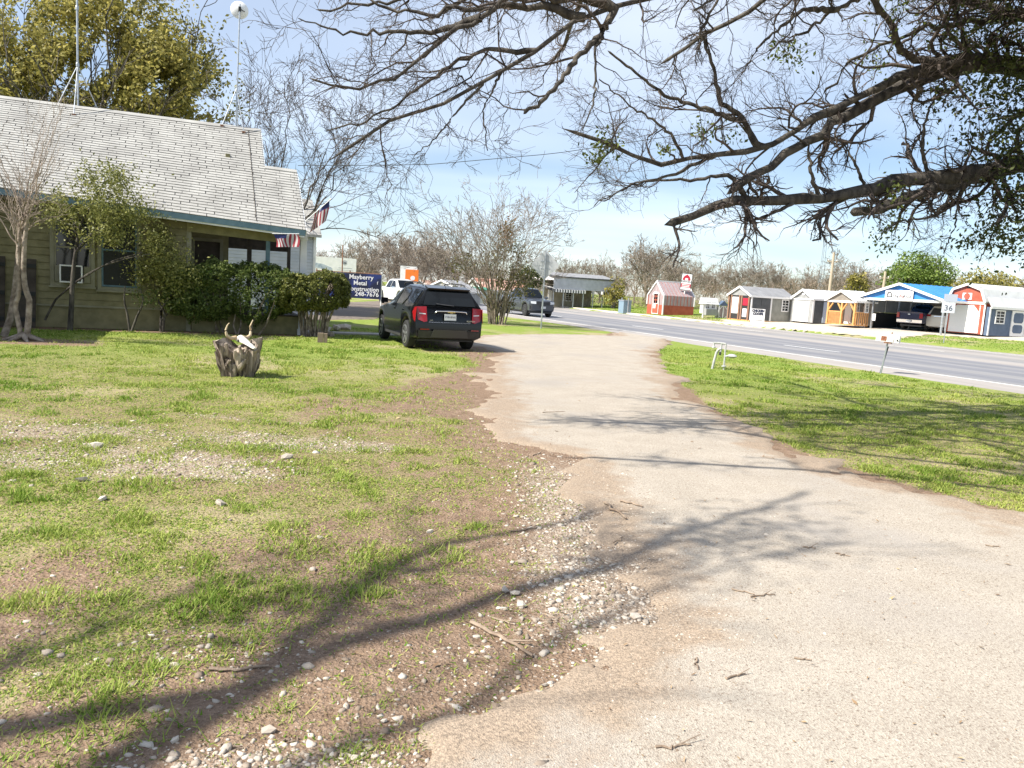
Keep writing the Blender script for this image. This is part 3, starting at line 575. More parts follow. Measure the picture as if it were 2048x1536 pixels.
P0 = []; R0 = []
for pix, ra, rb_ in LIMBS: P0.append(limb(pix)); R0.append(np.geomspace(ra*1.12, rb_*1.35, 26)*(1+g.normal(0, .09, 26)))
base = resample([OAK+[0, 0, -.1], OAK+[-.1, 0, 1.5], OAK+[-.25, 0, 3.0], P0[2][0]], 26); r_t = np.interp(np.linspace(0, 1, 26), [0, .1, .5, 1], [.75, .5, .42, .28])
def lifted(pix, h):
    return np.array([G(x, y)+SUN/SUN[2]*z for (x, y), z in zip(pix, h)])
for pix in ([(2100, 835), (1850, 803), (1650, 792), (1480, 772), (1380, 765)], [(2120, 905), (1800, 855), (1560, 838), (1440, 818), (1300, 800)], [(2150, 965), (1900, 925), (1700, 902), (1450, 862), (1180, 840)], [(2100, 1000), (1900, 960), (1700, 950), (1450, 932), (1200, 918)], [(2100, 870), (1900, 840), (1750, 815), (1600, 770), (1500, 750)], [(2120, 800), (1950, 790), (1800, 775), (1700, 765)], [(2100, 930), (1950, 880), (1800, 880), (1650, 870), (1560, 850)], [(2120, 815), (1980, 810), (1850, 815), (1720, 800), (1560, 790)], [(2100, 885), (1980, 865), (1860, 860), (1740, 840), (1640, 835)], [(2110, 945), (2000, 910), (1880, 900), (1760, 885), (1620, 880)], [(2120, 850), (2000, 835), (1900, 822), (1780, 830), (1650, 815)]):
    q = lifted(pix, np.linspace(7.4, 6.2, len(pix))); P0.append(resample([OAK+[-.3, 0, 5.5], OAK*.45+q[0]*.55+[0, 0, 2.6]]+list(q), 26)+g.normal(0, .03, (26, 3))); R0.append(np.geomspace(.15, .032, 26))
P0 = np.array(P0); R0 = np.array(R0)
dense = np.array([resample(q, 130) for q in P0])
for i in range(len(P0)):       # root every limb on the one it springs from
    if P0[i][0][0] > 10.2: continue
    oth = np.delete(dense, i, 0).reshape(-1, 3); dd = np.linalg.norm(oth-P0[i][0], axis=1); j = dd.argmin()
    if dd[j] < 1.0: P0[i] += (oth[j]-P0[i][0])[None]*np.clip(1-np.arange(26)/9, 0, 1)[:, None]
Lens = np.linalg.norm(np.diff(P0, axis=1), axis=2).sum(1)
c1, r1 = [], []
for i in range(len(P0)):
    n = max(4, int(Lens[i]*(2.6 if i < len(P0)-11 else 3.8))); a, b = grow(P0[i:i+1], R0[i:i+1], n, (.35, 1.15), (25, 65), 9, up=.03, wig=.3, g=g, tmin=.12, rr=.5, tip=.3, absl=1.45, droop=.05); c1.append(a); r1.append(np.minimum(b, .034))
c1 = np.concatenate(c1); r1 = np.concatenate(r1)
c2, r2 = grow(c1, r1, 6, (.3, .7), (20, 60), 6, up=.02, wig=.3, g=g, tmin=.15, rr=.6); r2 = np.clip(r2, .0028, .02)
c3, r3 = grow(c2, r2, 6, (.3, .7), (20, 60), 4, up=.02, wig=.3, g=g, tmin=.1, rr=.7); r3 = np.clip(r3, .0019, .01)
k = g.random(len(c3)) < .93; c3, r3 = c3[k], r3[k]
v, f = merge([tubes(base[None]-OAK, r_t[None], 12), tubes(np.concatenate([P0, P0[:, -1:]+.4*(P0[:, -1:]-P0[:, -2:-1])], 1)-OAK, np.concatenate([R0, np.full((len(R0), 1), .002)], 1), 9)]); npmesh('trunk', v, f, M_bark, oak, smooth=True)
v, f = merge([tubes(c1-OAK, r1, 5), tubes(c2-OAK, r2, 3)]); npmesh('branches', v, f, M_twig, oak, smooth=True)
v, f = tubes(c3-OAK, r3, 3); tw = npmesh('twigs', v, f, M_twig, oak); tw['kind'] = 'stuff'
print('oak', len(c1), len(c2), len(c3))
lc = []
for px, py, d, sx, sz, n in [(2010, 90, 12.6, .55, .75, 2600), (2030, 230, 12.8, .45, .6, 1700), (1990, 250, 12.6, .45, .4, 900), (2030, 420, 12.8, .4, .5, 1100), (1980, 480, 12.6, .3, .2, 260), (1930, 40, 12.2, .3, .3, 400), (1900, 200, 12.4, .35, .2, 350), (2070, 330, 12.8, .5, .9, 1800)]:
    c = V(px, py, d); q = g.normal(size=(n, 3))*np.array([sx, .5, sz])*.8+c; k = fbm(q[:, 0]+q[:, 1], q[:, 2], .35, 3, 71) > .47; lc.append(q[k])
lc = np.concatenate(lc); leafpart('foliage', lc-0, .042, M_dark, g, oak, OAK)
lc = []
for px, py, d, s_c, n in [(1212, 290, 10.5, .11, 130), (1190, 318, 10.5, .07, 60), (1405, 262, 11, .09, 70), (1460, 270, 11.2, .09, 60), (1330, 300, 10.8, .06, 40), (1580, 112, 11, .12, 120), (1800, 8, 11.8, .2, 160), (1790, 380, 12.3, .12, 90), (1780, 435, 12.3, .14, 110), (1768, 480, 12.4, .12, 100), (1750, 120, 12, .14, 90)]:
    lc.append(g.normal(size=(n, 3))*s_c+V(px, py, d))
leafpart('mistletoe', np.concatenate(lc), .034, M_mist, g, oak, OAK)

# ---- bare tree behind and left of the viewer, known by the shadows its limbs throw over the lawn
g = np.random.default_rng(5); ST = np.array([-10.5, -1.5, 0.])
st = thing('shade_tree', 'bare tree left of the viewer throwing branch shadows over the foreground lawn', 'tree', ST)
ls = [(lifted([(60, 1640), (330, 1460), (480, 1375), (700, 1285), (850, 1235), (1010, 1185), (1230, 1130), (1400, 1060), (1620, 990)], [7.5, 7.8, 8, 8.1, 8.2, 8.3, 8.4, 8.5, 8.8]), .12, .025),
      (lifted([(480, 1375), (570, 1290), (660, 1230), (760, 1140), (900, 1080), (1100, 1050), (1230, 1015)], [8, 8.1, 8.1, 8.2, 8.2, 8.3, 8.3]), .075, .025),
      (lifted([(300, 1640), (650, 1500), (900, 1420), (1050, 1330), (1180, 1240), (1330, 1190), (1500, 1120), (1700, 1090)], [7.8, 8, 8.2, 8.3, 8.4, 8.5, 8.6, 8.8]), .04, .015),
      (lifted([(-300, 1500), (0, 1330), (200, 1250), (420, 1160), (620, 1120)], [7.6, 7.8, 8, 8.2, 8.4]), .06, .012)]
P0 = np.array([resample(q, 22)+g.normal(0, .02, (22, 3)) for q, _, _ in ls]); R0 = np.array([np.geomspace(a, b, 22) for _, a, b in ls])
con = np.array([resample([ST+[0, 0, 2.2], (ST+[0, 0, 6.0]+P0[i][0])/2, P0[i][0]], 22) for i in range(4)]); rcon = np.array([np.geomspace(.16, ls[i][1], 22) for i in range(4)])
c1, r1 = grow(P0, R0, 10, (.35, .8), (20, 55), 8, up=.02, wig=.16, g=g, tmin=.1, rr=.45, absl=1.9); r1 = np.clip(r1, .006, .03)
c2, r2 = grow(c1, r1, 4, (.4, .7), (20, 55), 5, up=0, wig=.2, g=g, rr=.6); r2 = np.clip(r2, .003, .015)
tr = resample([ST+[0, 0, -.1], ST+[.1, 0, 1.2], ST+[0, 0, 2.4]], 8)
v, f = merge([tubes(tr[None]-ST, np.linspace(.36, .26, 8)[None], 10), tubes(con-ST, rcon, 8), tubes(P0-ST, R0, 7)]); npmesh('trunk', v, f, M_bark, st, smooth=True)
v, f = merge([tubes(c1-ST, r1, 4), tubes(c2-ST, r2, 3)]); npmesh('branches', v, f, M_twig, st)
lc = np.concatenate([g.normal(size=(300, 3))*.3+lifted([p], [8.0])[0] for p in [(1420, 1085), (1330, 1105), (1520, 1060), (690, 1180), (640, 1220)]]); leafpart('foliage', lc, .045, M_dark, g, st, ST)

# ---- generic bare tree with its own origin
def bare_tree(seed, h, spread, nlead, levels, rbase, twig, tw_scale=1., mats=(M_bark2, M_twig), lean=.0, up=.08, start=.25):
    g = np.random.default_rng(seed); L0 = []; r0 = []
    th = h*start
    for i in range(nlead):
        a = 2*math.pi*(i+g.uniform(-.3, .3))/nlead; rr_ = spread*g.uniform(.35, 1.0); top = np.array([math.cos(a)*rr_+lean, math.sin(a)*rr_, h*g.uniform(.72, 1.0)-rr_*.22])
        p = resample([np.array([0, 0, th*g.uniform(.5, 1)]), np.array([top[0]*.25, top[1]*.25, th+.25*(top[2]-th)]), np.array([top[0]*.62, top[1]*.62, th+.68*(top[2]-th)]), top], 14); p[1:] += g.normal(0, .012*h, (13, 3)); L0.append(p); r0.append(np.geomspace(rbase*.6, twig*1.5, 14))
    P, Q = np.array(L0), np.array(r0); tr = resample([(0, 0, -.2), (0, 0, th*.5), (0, 0, th)], 14)
    parts_t = [tubes(tr[None], np.linspace(rbase*1.15, rbase*.8, 14)[None], 8), tubes(P, Q, 6)]; parts_b = []; ends = []
    for (n, lr, k) in levels:
        P, Q = grow(P, Q, n, lr, (22, 58), k, up=up, wig=.17, g=g, tmin=.22, rr=.55); Q = np.maximum(Q, twig*tw_scale); parts_b.append(tubes(P, Q, 3)); ends.append(P)
    return merge(parts_t), merge(parts_b), ends
def place_tree(name, label, loc, data, mats, group=None, rz=0., s=1.):
    t = thing(name, label, 'tree', loc, rz, group); t.scale = (s, s, s)
    npmesh('trunk', *data[0], mats[0], t, smooth=True); npmesh('crown', *data[1], mats[1], t); return t
# bare tree behind the house
b = V(592, 560, 36); d_ = bare_tree(3, 11.0, 6.0, 11, [(8, (.3, .6), 8), (7, (.3, .55), 5), (5, (.3, .6), 4)], .17, .008, up=.03, start=.22)
place_tree('bare_tree', 'bare branching tree rising behind the house roof end', (b[0]-.7, b[1], 0), d_, (M_bark, M_twig), rz=.6)
# multi-stemmed leafless bush tree by the highway
b = G(990, 648); d_ = bare_tree(8, 6.2, 3.3, 24, [(6, (.25, .55), 7), (5, (.3, .6), 5), (4, (.3, .6), 4)], .05, .007, up=.04, start=.06, lean=-.5)
mt = place_tree('multi_stem_tree', 'leafless many-stemmed bush tree standing between black car and grey pickup', (b[0], b[1], 0), d_, (M_bark2, mat('tan_twigs', (.16, .125, .10), .9, (.33, .28, .235), scale=3)))
g = np.random.default_rng(4); mb_ = MB()
for i in range(22):
    a = g.uniform(0, 6.28); r_ = g.uniform(.1, .55); p0 = np.array([math.cos(a)*r_*.9, math.sin(a)*r_*.5, -.05]); p1 = p0*[1.6, 1.6, 0]+[0, 0, 1.2]+g.normal(0, .08, 3); p2 = p0*[3.0, 3., 0]+[0, 0, 2.6]+g.normal(0, .15, 3); mb_.tube([p0, p1, p2], [.04, .032, .018], 6)
mb_.obj('stem', M_bark2, mt, smooth=60)
cl = []
for dx, dz, s_c, n in [(.35, 4.3, .38, 300), (.2, 3.4, .5, 380), (-1.9, 2.6, .4, 200), (-1.4, 2.9, .3, 160), (-2.0, 1.5, .25, 170), (.9, 2.3, .5, 420), (1.2, 1.7, .4, 320), (.2, 2.0, .3, 240), (.7, .9, .2, 110), (-.5, 2.9, .4, 200), (.9, 3.4, .3, 150)]:
    cl.append(g.normal(size=(n, 3))*s_c*np.array([.7, .7, .8])+np.array([dx, g.uniform(-.3, .3), dz]))
leafpart('vine_leaves', np.concatenate(cl), .06, leafmat('vine_foliage', (.07, .075, .02), (.30, .26, .09)), g, mt, (0, 0, 0))
rd = g.normal(size=(420, 3))*np.array([.2, .2, .42])+np.array([.35, 0, 4.3]); leafpart('dry_leaves', rd, .055, leafmat('rust_leaves', (.15, .07, .03), (.38, .22, .1)), g, mt, (0, 0, 0))
# crape myrtle by the left edge
b = G(48, 680); Y_ = b[1]; cm = thing('crape_myrtle', 'pale twin-trunked bare crape myrtle at the far left', 'tree', b); g = np.random.default_rng(15)
tks = [[(44, 684), (38, 650), (30, 612), (38, 588), (38, 540), (37, 500), (40, 455)], [(52, 684), (57, 645), (59, 600), (50, 575), (47, 540), (49, 490), (54, 440)], [(8, 672), (20, 640), (28, 590), (34, 520), (38, 470)]]
P0 = np.array([resample([V(x, y, Y_+(.5 if i == 2 else 0)) for x, y in q], 18) for i, q in enumerate(tks)]); R0 = np.array([np.linspace(.055, .036, 18), np.linspace(.068, .04, 18), np.linspace(.08, .025, 18)])
top = []
for i in range(24):
    s0 = P0[i % 3][-1-(i//3) % 4]; e = V(g.uniform(-60, 165), g.uniform(190, 440), Y_+g.uniform(-.9, .9)); m_ = (s0+e)/2+np.array([0, 0, .15]); top.append(resample([s0, s0*.65+e*.35+[0, 0, .2], e], 18)+g.normal(0, .012, (18, 3)))
T0 = np.array(top); RT = np.repeat(np.geomspace(.022, .004, 18)[None], 24, 0)
c1, r1 = grow(T0, RT, 7, (.25, .5), (20, 55), 6, up=.05, wig=.15, g=g, rr=.6); c2, r2 = grow(c1, r1, 4, (.3, .6), (20, 55), 4, up=.05, wig=.2, g=g); r1 = np.maximum(r1, .003); r2 = np.maximum(r2, .0025)
roots = MB()
for a in np.linspace(0, 6.28, 8)[:-1]: roots.tube([b*0+[0, 0, .12], [math.cos(a)*.2, math.sin(a)*.2, .05], [math.cos(a)*.45, math.sin(a)*.4, -.02]], [.07, .05, .02], 6)
roots.obj('roots', M_bark2, cm, smooth=60)
v, f = tubes(P0-b, R0, 9); npmesh('trunk', v, f, M_bark2, cm, smooth=True); v, f = merge([tubes(T0-b, RT, 5), tubes(c1-b, r1, 3), tubes(c2-b, r2, 3)]); npmesh('branches', v, f, mat('myrtle_twigs', (.2, .155, .12), .9, (.4, .33, .27), scale=5), cm)
# leafy small tree before the house wall + its arching side branch
b = G(140, 660); Y_ = b[1]; lt = thing('yaupon_tree', 'small leafy tree with dark leaning trunk before the house windows', 'tree', b); g = np.random.default_rng(17)
mb_ = MB()
for q, r_ in (([(140, 662), (143, 610), (145, 560), (150, 505), (175, 478), (190, 460)], (.07, .03)), ([(150, 505), (160, 450), (190, 400), (210, 360)], (.035, .01)), ([(175, 478), (215, 440), (250, 410)], (.03, .01)), ([(90, 640), (110, 600), (150, 565), (205, 532), (260, 515), (300, 508)], (.028, .012)), ([(150, 565), (180, 545), (230, 520), (285, 505)], (.022, .01)), ([(160, 470), (140, 430), (110, 400)], (.02, .008))):
    pts = resample([V(x, y, Y_-.25) for x, y in q], 12); mb_.tube(pts-b, np.linspace(r_[0], r_[1], 12), 7)
mb_.obj('trunk', M_bark, lt, smooth=60)
cl = []
for px, py, sx, sz, n in [(215, 370, 40, 32, 2900), (180, 425, 50, 26, 3300), (240, 425, 40, 28, 2400), (130, 410, 30, 28, 1200), (205, 470, 45, 22, 1900), (110, 440, 22, 18, 500), (270, 425, 28, 14, 700), (225, 345, 20, 14, 500)]:
    c = V(px, py, Y_-.25); s_c = Y_/FPX; q = g.normal(size=(n, 3))*np.array([sx*s_c*.62, .45, sz*s_c*.62])+c; cl.append(q[fbm(q[:, 0]*1.0, q[:, 2]+q[:, 1], .22, 3, 73) > .46])
leafpart('crown', np.concatenate(cl), .038, M_shrub, g, lt, b)
def leafy_shrub(name, label, basepx, blobs, stems, m, size, seed, thr=.44, cat='shrub', depth=.45):
    g = np.random.default_rng(seed); b = G(*basepx); Y_ = b[1]; t = thing(name, label, cat, b); mb_ = MB()
    for q, r0, r1 in stems: mb_.tube(resample([V(x, y, Y_) for x, y in q], 9)-b, np.linspace(r0, r1, 9), 6)
    mb_.obj('stems', M_bark if seed % 2 else M_bark2, t, smooth=60); cl = []
    for px, py, sx, sz, n in blobs:
        c = V(px, py, Y_); s_c = Y_/FPX; q = (g.normal(size=(n, 3))*.60 if n > 0 else 0)*np.array([sx*s_c, depth, sz*s_c])+c; cl.append(q[fbm(q[:, 0], q[:, 2]+q[:, 1], .25, 3, 75+seed) > thr])
    c = np.concatenate(cl); c = c[c[:, 2] > .05]; leafpart('foliage', c, size, m, g, t, b); return t
leafy_shrub('leaning_shrub', 'airy light-green shrub leaning right between window and porch hedge', (325, 664), [(322, 500, 32, 28, 2000), (345, 540, 38, 28, 2600), (300, 545, 34, 26, 1700), (317, 470, 16, 20, 700), (365, 560, 34, 24, 1700), (335, 590, 34, 16, 800)], [([(322, 664), (322, 620), (345, 585), (365, 565)], .045, .012), ([(325, 664), (330, 625), (315, 600), (308, 570)], .04, .012), ([(324, 640), (350, 610), (372, 580)], .03, .01)], M_shrub, .037, 31)
leafy_shrub('forked_shrub', 'dark forked shrub stems under the larger window', (262, 664), [(300, 600, 12, 14, 160), (285, 585, 14, 10, 160)], [([(260, 664), (255, 630), (248, 600), (250, 572)], .035, .014), ([(263, 664), (275, 630), (288, 605), (280, 575)], .035, .012)], M_hedge, .034, 33)
def hedge(name, label, cpx, Y, hx, hy, z0, z1, n, seed, m, size=.036, stems=(), round_=.3):
    g = np.random.default_rng(seed); c = V(cpx, 560, Y); c[2] = 0; t = thing(name, label, 'hedge', c)
    q = g.uniform(-1, 1, (n, 3)); rad = (np.abs(q)**3.2).sum(1)**(1/3.2); q = q/np.maximum(rad, 1e-3)[:, None]*(g.uniform(.55, 1, n)**.35)[:, None]
    X = q*np.array([hx, hy, (z1-z0)/2])+np.array([0, 0, (z0+z1)/2]); nz = fbm(X[:, 0]+3*seed, X[:, 2]*1.3+X[:, 1], .5, 3, seed); X += q*(nz-.5)[:, None]*round_*1.6
    k = fbm(X[:, 0]*1.5, X[:, 2]*1.5+X[:, 1]*1.5, .28, 2, seed+5) > .34; X = X[k]; ca, sa = math.cos(GRID_ROT), math.sin(GRID_ROT)
    X = np.stack([X[:, 0]*ca-X[:, 1]*sa, X[:, 0]*sa+X[:, 1]*ca, X[:, 2]], -1); leafpart('foliage', X, size, m, g, t, (0, 0, 0)); mb_ = MB()
    for i in range(stems[0] if stems else 8):
        a = g.uniform(-.35, .35)*hx; p1 = np.array([a*1.7+g.normal(0, .1), g.normal(0, .12), z0+.45*(z1-z0)]); mb_.tube([[a, g.normal(0, .08), -.05], [a*1.2+g.normal(0, .06), g.normal(0, .08), z0*.6], p1, p1+[a*.8, 0, .35]], [.028, .024, .018, .01], 6)
    mb_.obj('stems', M_bark2, t, smooth=60); return t
hedge('porch_hedge', 'long clipped dark-green hedge in front of the porch', 474, 21.5, 1.78, .62, .42, 1.93, 40000, 41, M_hedge, .042, round_=.45)
hedge('round_bush', 'rounded olive bush with bare tangled stems at porch corner', 630, 22.1, 1.02, .8, .75, 1.80, 22000, 42, leafmat('bush_leaves', (.05, .07, .015), (.25, .25, .065)), .042, stems=(26,))
# live oak behind the house
g = np.random.default_rng(51); b = V(190, 500, 40); b[2] = 0; lo_ = thing('live_oak', 'broad yellow-green live oak towering behind the house roof', 'tree', b)
d_ = bare_tree(52, 15.5, 7.5, 12, [(7, (.3, .55), 7), (5, (.3, .5), 4)], .4, .02, up=.05, start=.25); npmesh('trunk', *d_[0], M_bark, lo_, smooth=True); npmesh('branches', *d_[1], M_bark, lo_)
cl = []
for px, py, sx, sz, n in [(240, 60, 70, 55, 9500), (330, 130, 75, 60, 10500), (150, 130, 75, 65, 9500), (40, 150, 80, 60, 9500), (240, 170, 95, 50, 10500), (390, 180, 45, 40, 3600), (20, 60, 40, 45, 1800), (130, 30, 60, 40, 3000), (90, 215, 90, 30, 3500), (330, 215, 60, 25, 3000), (-80, 120, 80, 70, 5000), (260, -40, 80, 40, 3000)]:
    c = V(px, py, 40); s_c = 40/FPX; q = g.normal(size=(n, 3))*np.array([sx*s_c*.62, 1.6, sz*s_c*.62])+c; cl.append(q[fbm(q[:, 0]+.7*q[:, 1], q[:, 2], .9, 3, 77) > .47])
leafpart('crown', np.concatenate(cl), .115, M_live, g, lo_, b)

# ---- far bare tree line
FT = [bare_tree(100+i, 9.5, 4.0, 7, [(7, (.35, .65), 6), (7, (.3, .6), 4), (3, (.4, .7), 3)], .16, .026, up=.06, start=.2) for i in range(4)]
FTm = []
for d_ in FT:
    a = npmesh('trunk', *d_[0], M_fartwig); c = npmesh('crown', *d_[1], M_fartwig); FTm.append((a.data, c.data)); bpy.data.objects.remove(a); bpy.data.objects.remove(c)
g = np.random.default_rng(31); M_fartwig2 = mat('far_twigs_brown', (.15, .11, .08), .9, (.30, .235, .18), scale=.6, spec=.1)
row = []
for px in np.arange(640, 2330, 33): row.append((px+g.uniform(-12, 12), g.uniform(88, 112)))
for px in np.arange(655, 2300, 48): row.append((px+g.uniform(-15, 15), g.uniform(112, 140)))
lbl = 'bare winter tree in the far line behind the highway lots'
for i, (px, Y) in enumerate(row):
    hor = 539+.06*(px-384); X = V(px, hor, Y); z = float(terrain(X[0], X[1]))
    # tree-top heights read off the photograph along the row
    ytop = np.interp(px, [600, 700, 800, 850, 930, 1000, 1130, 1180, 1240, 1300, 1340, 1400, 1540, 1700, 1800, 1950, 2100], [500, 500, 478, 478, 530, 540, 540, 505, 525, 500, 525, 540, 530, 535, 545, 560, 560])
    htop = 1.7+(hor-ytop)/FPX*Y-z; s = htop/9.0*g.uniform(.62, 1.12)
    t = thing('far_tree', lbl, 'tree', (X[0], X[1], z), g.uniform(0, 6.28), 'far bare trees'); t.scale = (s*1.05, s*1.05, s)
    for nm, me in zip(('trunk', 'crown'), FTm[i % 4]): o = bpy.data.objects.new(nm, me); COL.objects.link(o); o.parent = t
# undergrowth in front of the far trees
n = 26000; px = g.uniform(620, 2300, n); Y = g.uniform(84, 96, n); X = (px-1024)/FPX*Y; zt = terrain(X, Y); hmax = 1.8+2.6*fbm(X, Y*0, 5, 3, 81); z = zt+hmax*g.random(n)**1.3
c = np.stack([X, Y, z], -1); L_ = g.uniform(.35, 1.0, n)[:, None]; dr = unit(g.normal(size=(n, 3))+[0, 0, 1.1])*L_; sd_ = unit(np.cross(dr, g.normal(size=(n, 3))))*.022
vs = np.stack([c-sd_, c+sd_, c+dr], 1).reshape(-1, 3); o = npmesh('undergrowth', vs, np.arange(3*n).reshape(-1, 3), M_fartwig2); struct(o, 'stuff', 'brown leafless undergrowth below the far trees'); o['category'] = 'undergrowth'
def evergreen(label, px, py, Y, rx, rz, n, seed, m=M_cedar, size=.16):
    g = np.random.default_rng(seed); c = V(px, py, Y); z0 = float(terrain(c[0], c[1])); b = np.array([c[0], c[1], z0]); t = thing('evergreen_tree', label, 'tree', b)
    mb_ = MB(); mb_.tube([(0, 0, -.2), (.1, 0, (c[2]-z0)*.6), (0, .1, c[2]-z0)], [.22, .16, .08], 8)
    for a in np.linspace(0, 6.28, 7)[:-1]: mb_.tube([(0, 0, (c[2]-z0)*.55), (math.cos(a)*rx*.6, math.sin(a)*rx*.6, c[2]-z0+rz*.2)], [.09, .03], 5)
    mb_.obj('trunk', M_bark, t, smooth=60); q = g.normal(size=(n, 3)); q = unit(q); q = q*(g.random(n)**.4*(.55+.9*fbm(np.arctan2(q[:, 1], q[:, 0])*1.2+5, q[:, 2]*1.5+seed, .8, 3, seed)))[:, None]*np.array([rx, rx*.8, rz]); k = fbm(q[:, 0]+q[:, 1], q[:, 2]+3*seed, .9, 3, seed) > .44
    leafpart('crown', q[k]+c, size, m, g, t, b)
evergreen('bright-green leafy tree standing behind the blue carport', 1842, 556, 84, 3.6, 2.7, 9500, 61)
evergreen('olive evergreen behind the red barn roof', 1975, 580, 80, 3.4, 2.0, 4600, 62, M_live)
evergreen('small dark cedar left of the bright-green tree', 1712, 566, 84, 1.3, 1.2, 1200, 63, M_live)
evergreen('dark olive evergreen between grey awning building and red greenhouse', 1228, 590, 82, 1.2, 2.0, 1500, 64, M_live)
evergreen('dark cedar half hidden behind the bush tree', 1058, 555, 80, 1.9, 1.5, 1400, 65, M_dark)

# ================================================================== HOUSE (highway frame: x=v, y=u)
M_cream = mat('cream_siding_paint', (.19, .17, .085), .8, (.26, .235, .125), scale=5, bump=.15)
M_creamtrim = mat('cream_trim', (.23, .215, .14), .7, (.29, .275, .19), scale=4)
M_teal = mat('teal_trim_paint', (.085, .16, .20), .6, (.13, .21, .25), scale=5)
M_white = mat('white_paint', (.72, .72, .70), .6, (.82, .81, .79), scale=3)
M_shingle = mat('grey_roof_shingle', (.30, .29, .27), .9, (.43, .42, .39), scale=1.6, detail=9, lo=.3, hi=.7, bump=.3, bscale=120)
M_gap = mat('roof_underlay', (.11, .105, .10), .95)
M_glass = mat('dark_window_glass', (.012, .016, .018), .06, spec=.6)
M_screen = mat('dark_screen', (.02, .022, .02), .7)
M_darkwood = mat('dark_wood', (.045, .035, .028), .85, (.08, .065, .05), scale=6)
HB = np.array([-1., 24.5, 0.])
def hloc(p): return W(*p)
house = thing('house', 'cream clapboard house with pale grey shingle roof and teal eaves', 'house', hloc(HB), GRID_ROT)
def hp(mb, name, m, parent=None, smooth=0): return mb.obj(name, m, parent or house, base=HB, smooth=smooth)
UF = 23.15; V0, V1 = -5.2, -.14
WIN = [(-3.28, -2.44, 1.18, 2.86), (-2.20, -1.36, 1.12, 2.92)]
mb = MB(); mb.box(V0, V1, UF+.02, UF+.14, .0, .56); hp(mb, 'foundation_skirt', M_cream)
mb = MB(); mb.box(V0, V1, UF+.05, UF+.16, .56, 3.35); hp(mb, 'wall', M_cream)
bh = .185; nb = int((3.3-.56)/bh)
for i in range(nb):
    z0 = .56+i*bh; z1 = z0+bh-.006; segs = [(V0, V1)]
    for a, b, c, d in WIN:
        if z1 > c-.02 and z0 < d+.02: segs = [q for s in segs for q in ((s[0], min(s[1], a-.09)), (max(s[0], b+.09), s[1])) if q[1]-q[0] > .03]
    for a, b in segs:
        mb = MB(); mb.hexa([(a, UF-.012, z0), (b, UF-.012, z0), (b, UF+.05, z0), (a, UF+.05, z0), (a, UF+.012, z1), (b, UF+.012, z1), (b, UF+.05, z1), (a, UF+.05, z1)]); hp(mb, 'siding_board', M_cream)
mb = MB(); mb.box(V1, V1+.12, UF-.025, UF+.16, .0, 3.25); hp(mb, 'corner_board', M_creamtrim)
mb = MB(); mb.box(-5.2, V1, UF-.03, UF+.02, .55, .60); hp(mb, 'sill_board', M_creamtrim)
for i, (a, b, c, d) in enumerate(WIN):
    mb = MB(); mb.box(a, b, UF+.0, UF+.03, c, d); wn_ = hp(mb, 'window', M_glass if i == 0 else M_screen)
    f_ = MB(); f_.frame(a-.09, b+.09, c-.1, d+.1, UF-.045, .09, .05); hp(f_, 'window_frame', M_creamtrim, wn_)
    f_ = MB(); f_.frame(a, b, c, d, UF-.02, .045, .03); f_.box(a+.045, b-.045, UF-.018, UF+.01, (c+d)/2-.02+.06, (c+d)/2+.025+.06); hp(f_, 'sash', M_creamtrim if i == 0 else M_teal, wn_)
    f_ = MB(); f_.box(a-.12, b+.12, UF-.09, UF-.0, c-.14, c-.095); hp(f_, 'window_sill', M_creamtrim, wn_)
# projecting wing at the left edge
mb = MB(); mb.box(-9.6, -5.22, 18.9, 27, .0, 3.3); hp(mb, 'wing_wall', M_cream)
mb = MB(); mb.prism([(-9.9, 18.5, 3.1), (-7.4, 18.5, 5.0), (-4.92, 18.5, 3.1), (-4.92, 18.5, 3.22), (-7.4, 18.5, 5.14), (-9.9, 18.5, 3.22)], (0, 8.2, 0)); hp(mb, 'wing_roof', M_shingle)
mb = MB(); mb.box(-5.24, -5.19, 18.9, 19.02, 0, 3.2); hp(mb, 'corner_board', M_creamtrim)
# main body behind the porch, right end
mb = MB(); mb.box(V1, .98, 25.2, 25.34, .5, 4.0); hp(mb, 'porch_back_wall', M_cream)
mb = MB(); mb.box(V1, V1+.1, UF+.16, 25.2, .5, 3.6); hp(mb, 'porch_side_wall', M_cream)
mb = MB(); mb.box(.9, 1.02, 25.34, 31, 0, 5.2); hp(mb, 'end_wall', M_cream)
mb = MB(); mb.box(V0, 1.0, 30.9, 31.0, 0, 3.2); hp(mb, 'rear_wall', M_cream)
mb = MB(); mb.box(.06, .78, 25.12, 25.2, .55, 2.55); dr_ = hp(mb, 'door', M_darkwood); f_ = MB(); f_.frame(-.02, .86, .5, 2.65, 25.08, .09, .05); hp(f_, 'door_frame', M_creamtrim, dr_); f_ = MB(); f_.lathe([(.0, -.07), (.03, -.06), (.03, -.03), (.012, -.02), (.012, .0)], 10, 'y', (.7, 25.12, 1.5)); hp(f_, 'handle', mat('door_brass', (.4, .3, .12), .35, metal=1), dr_)
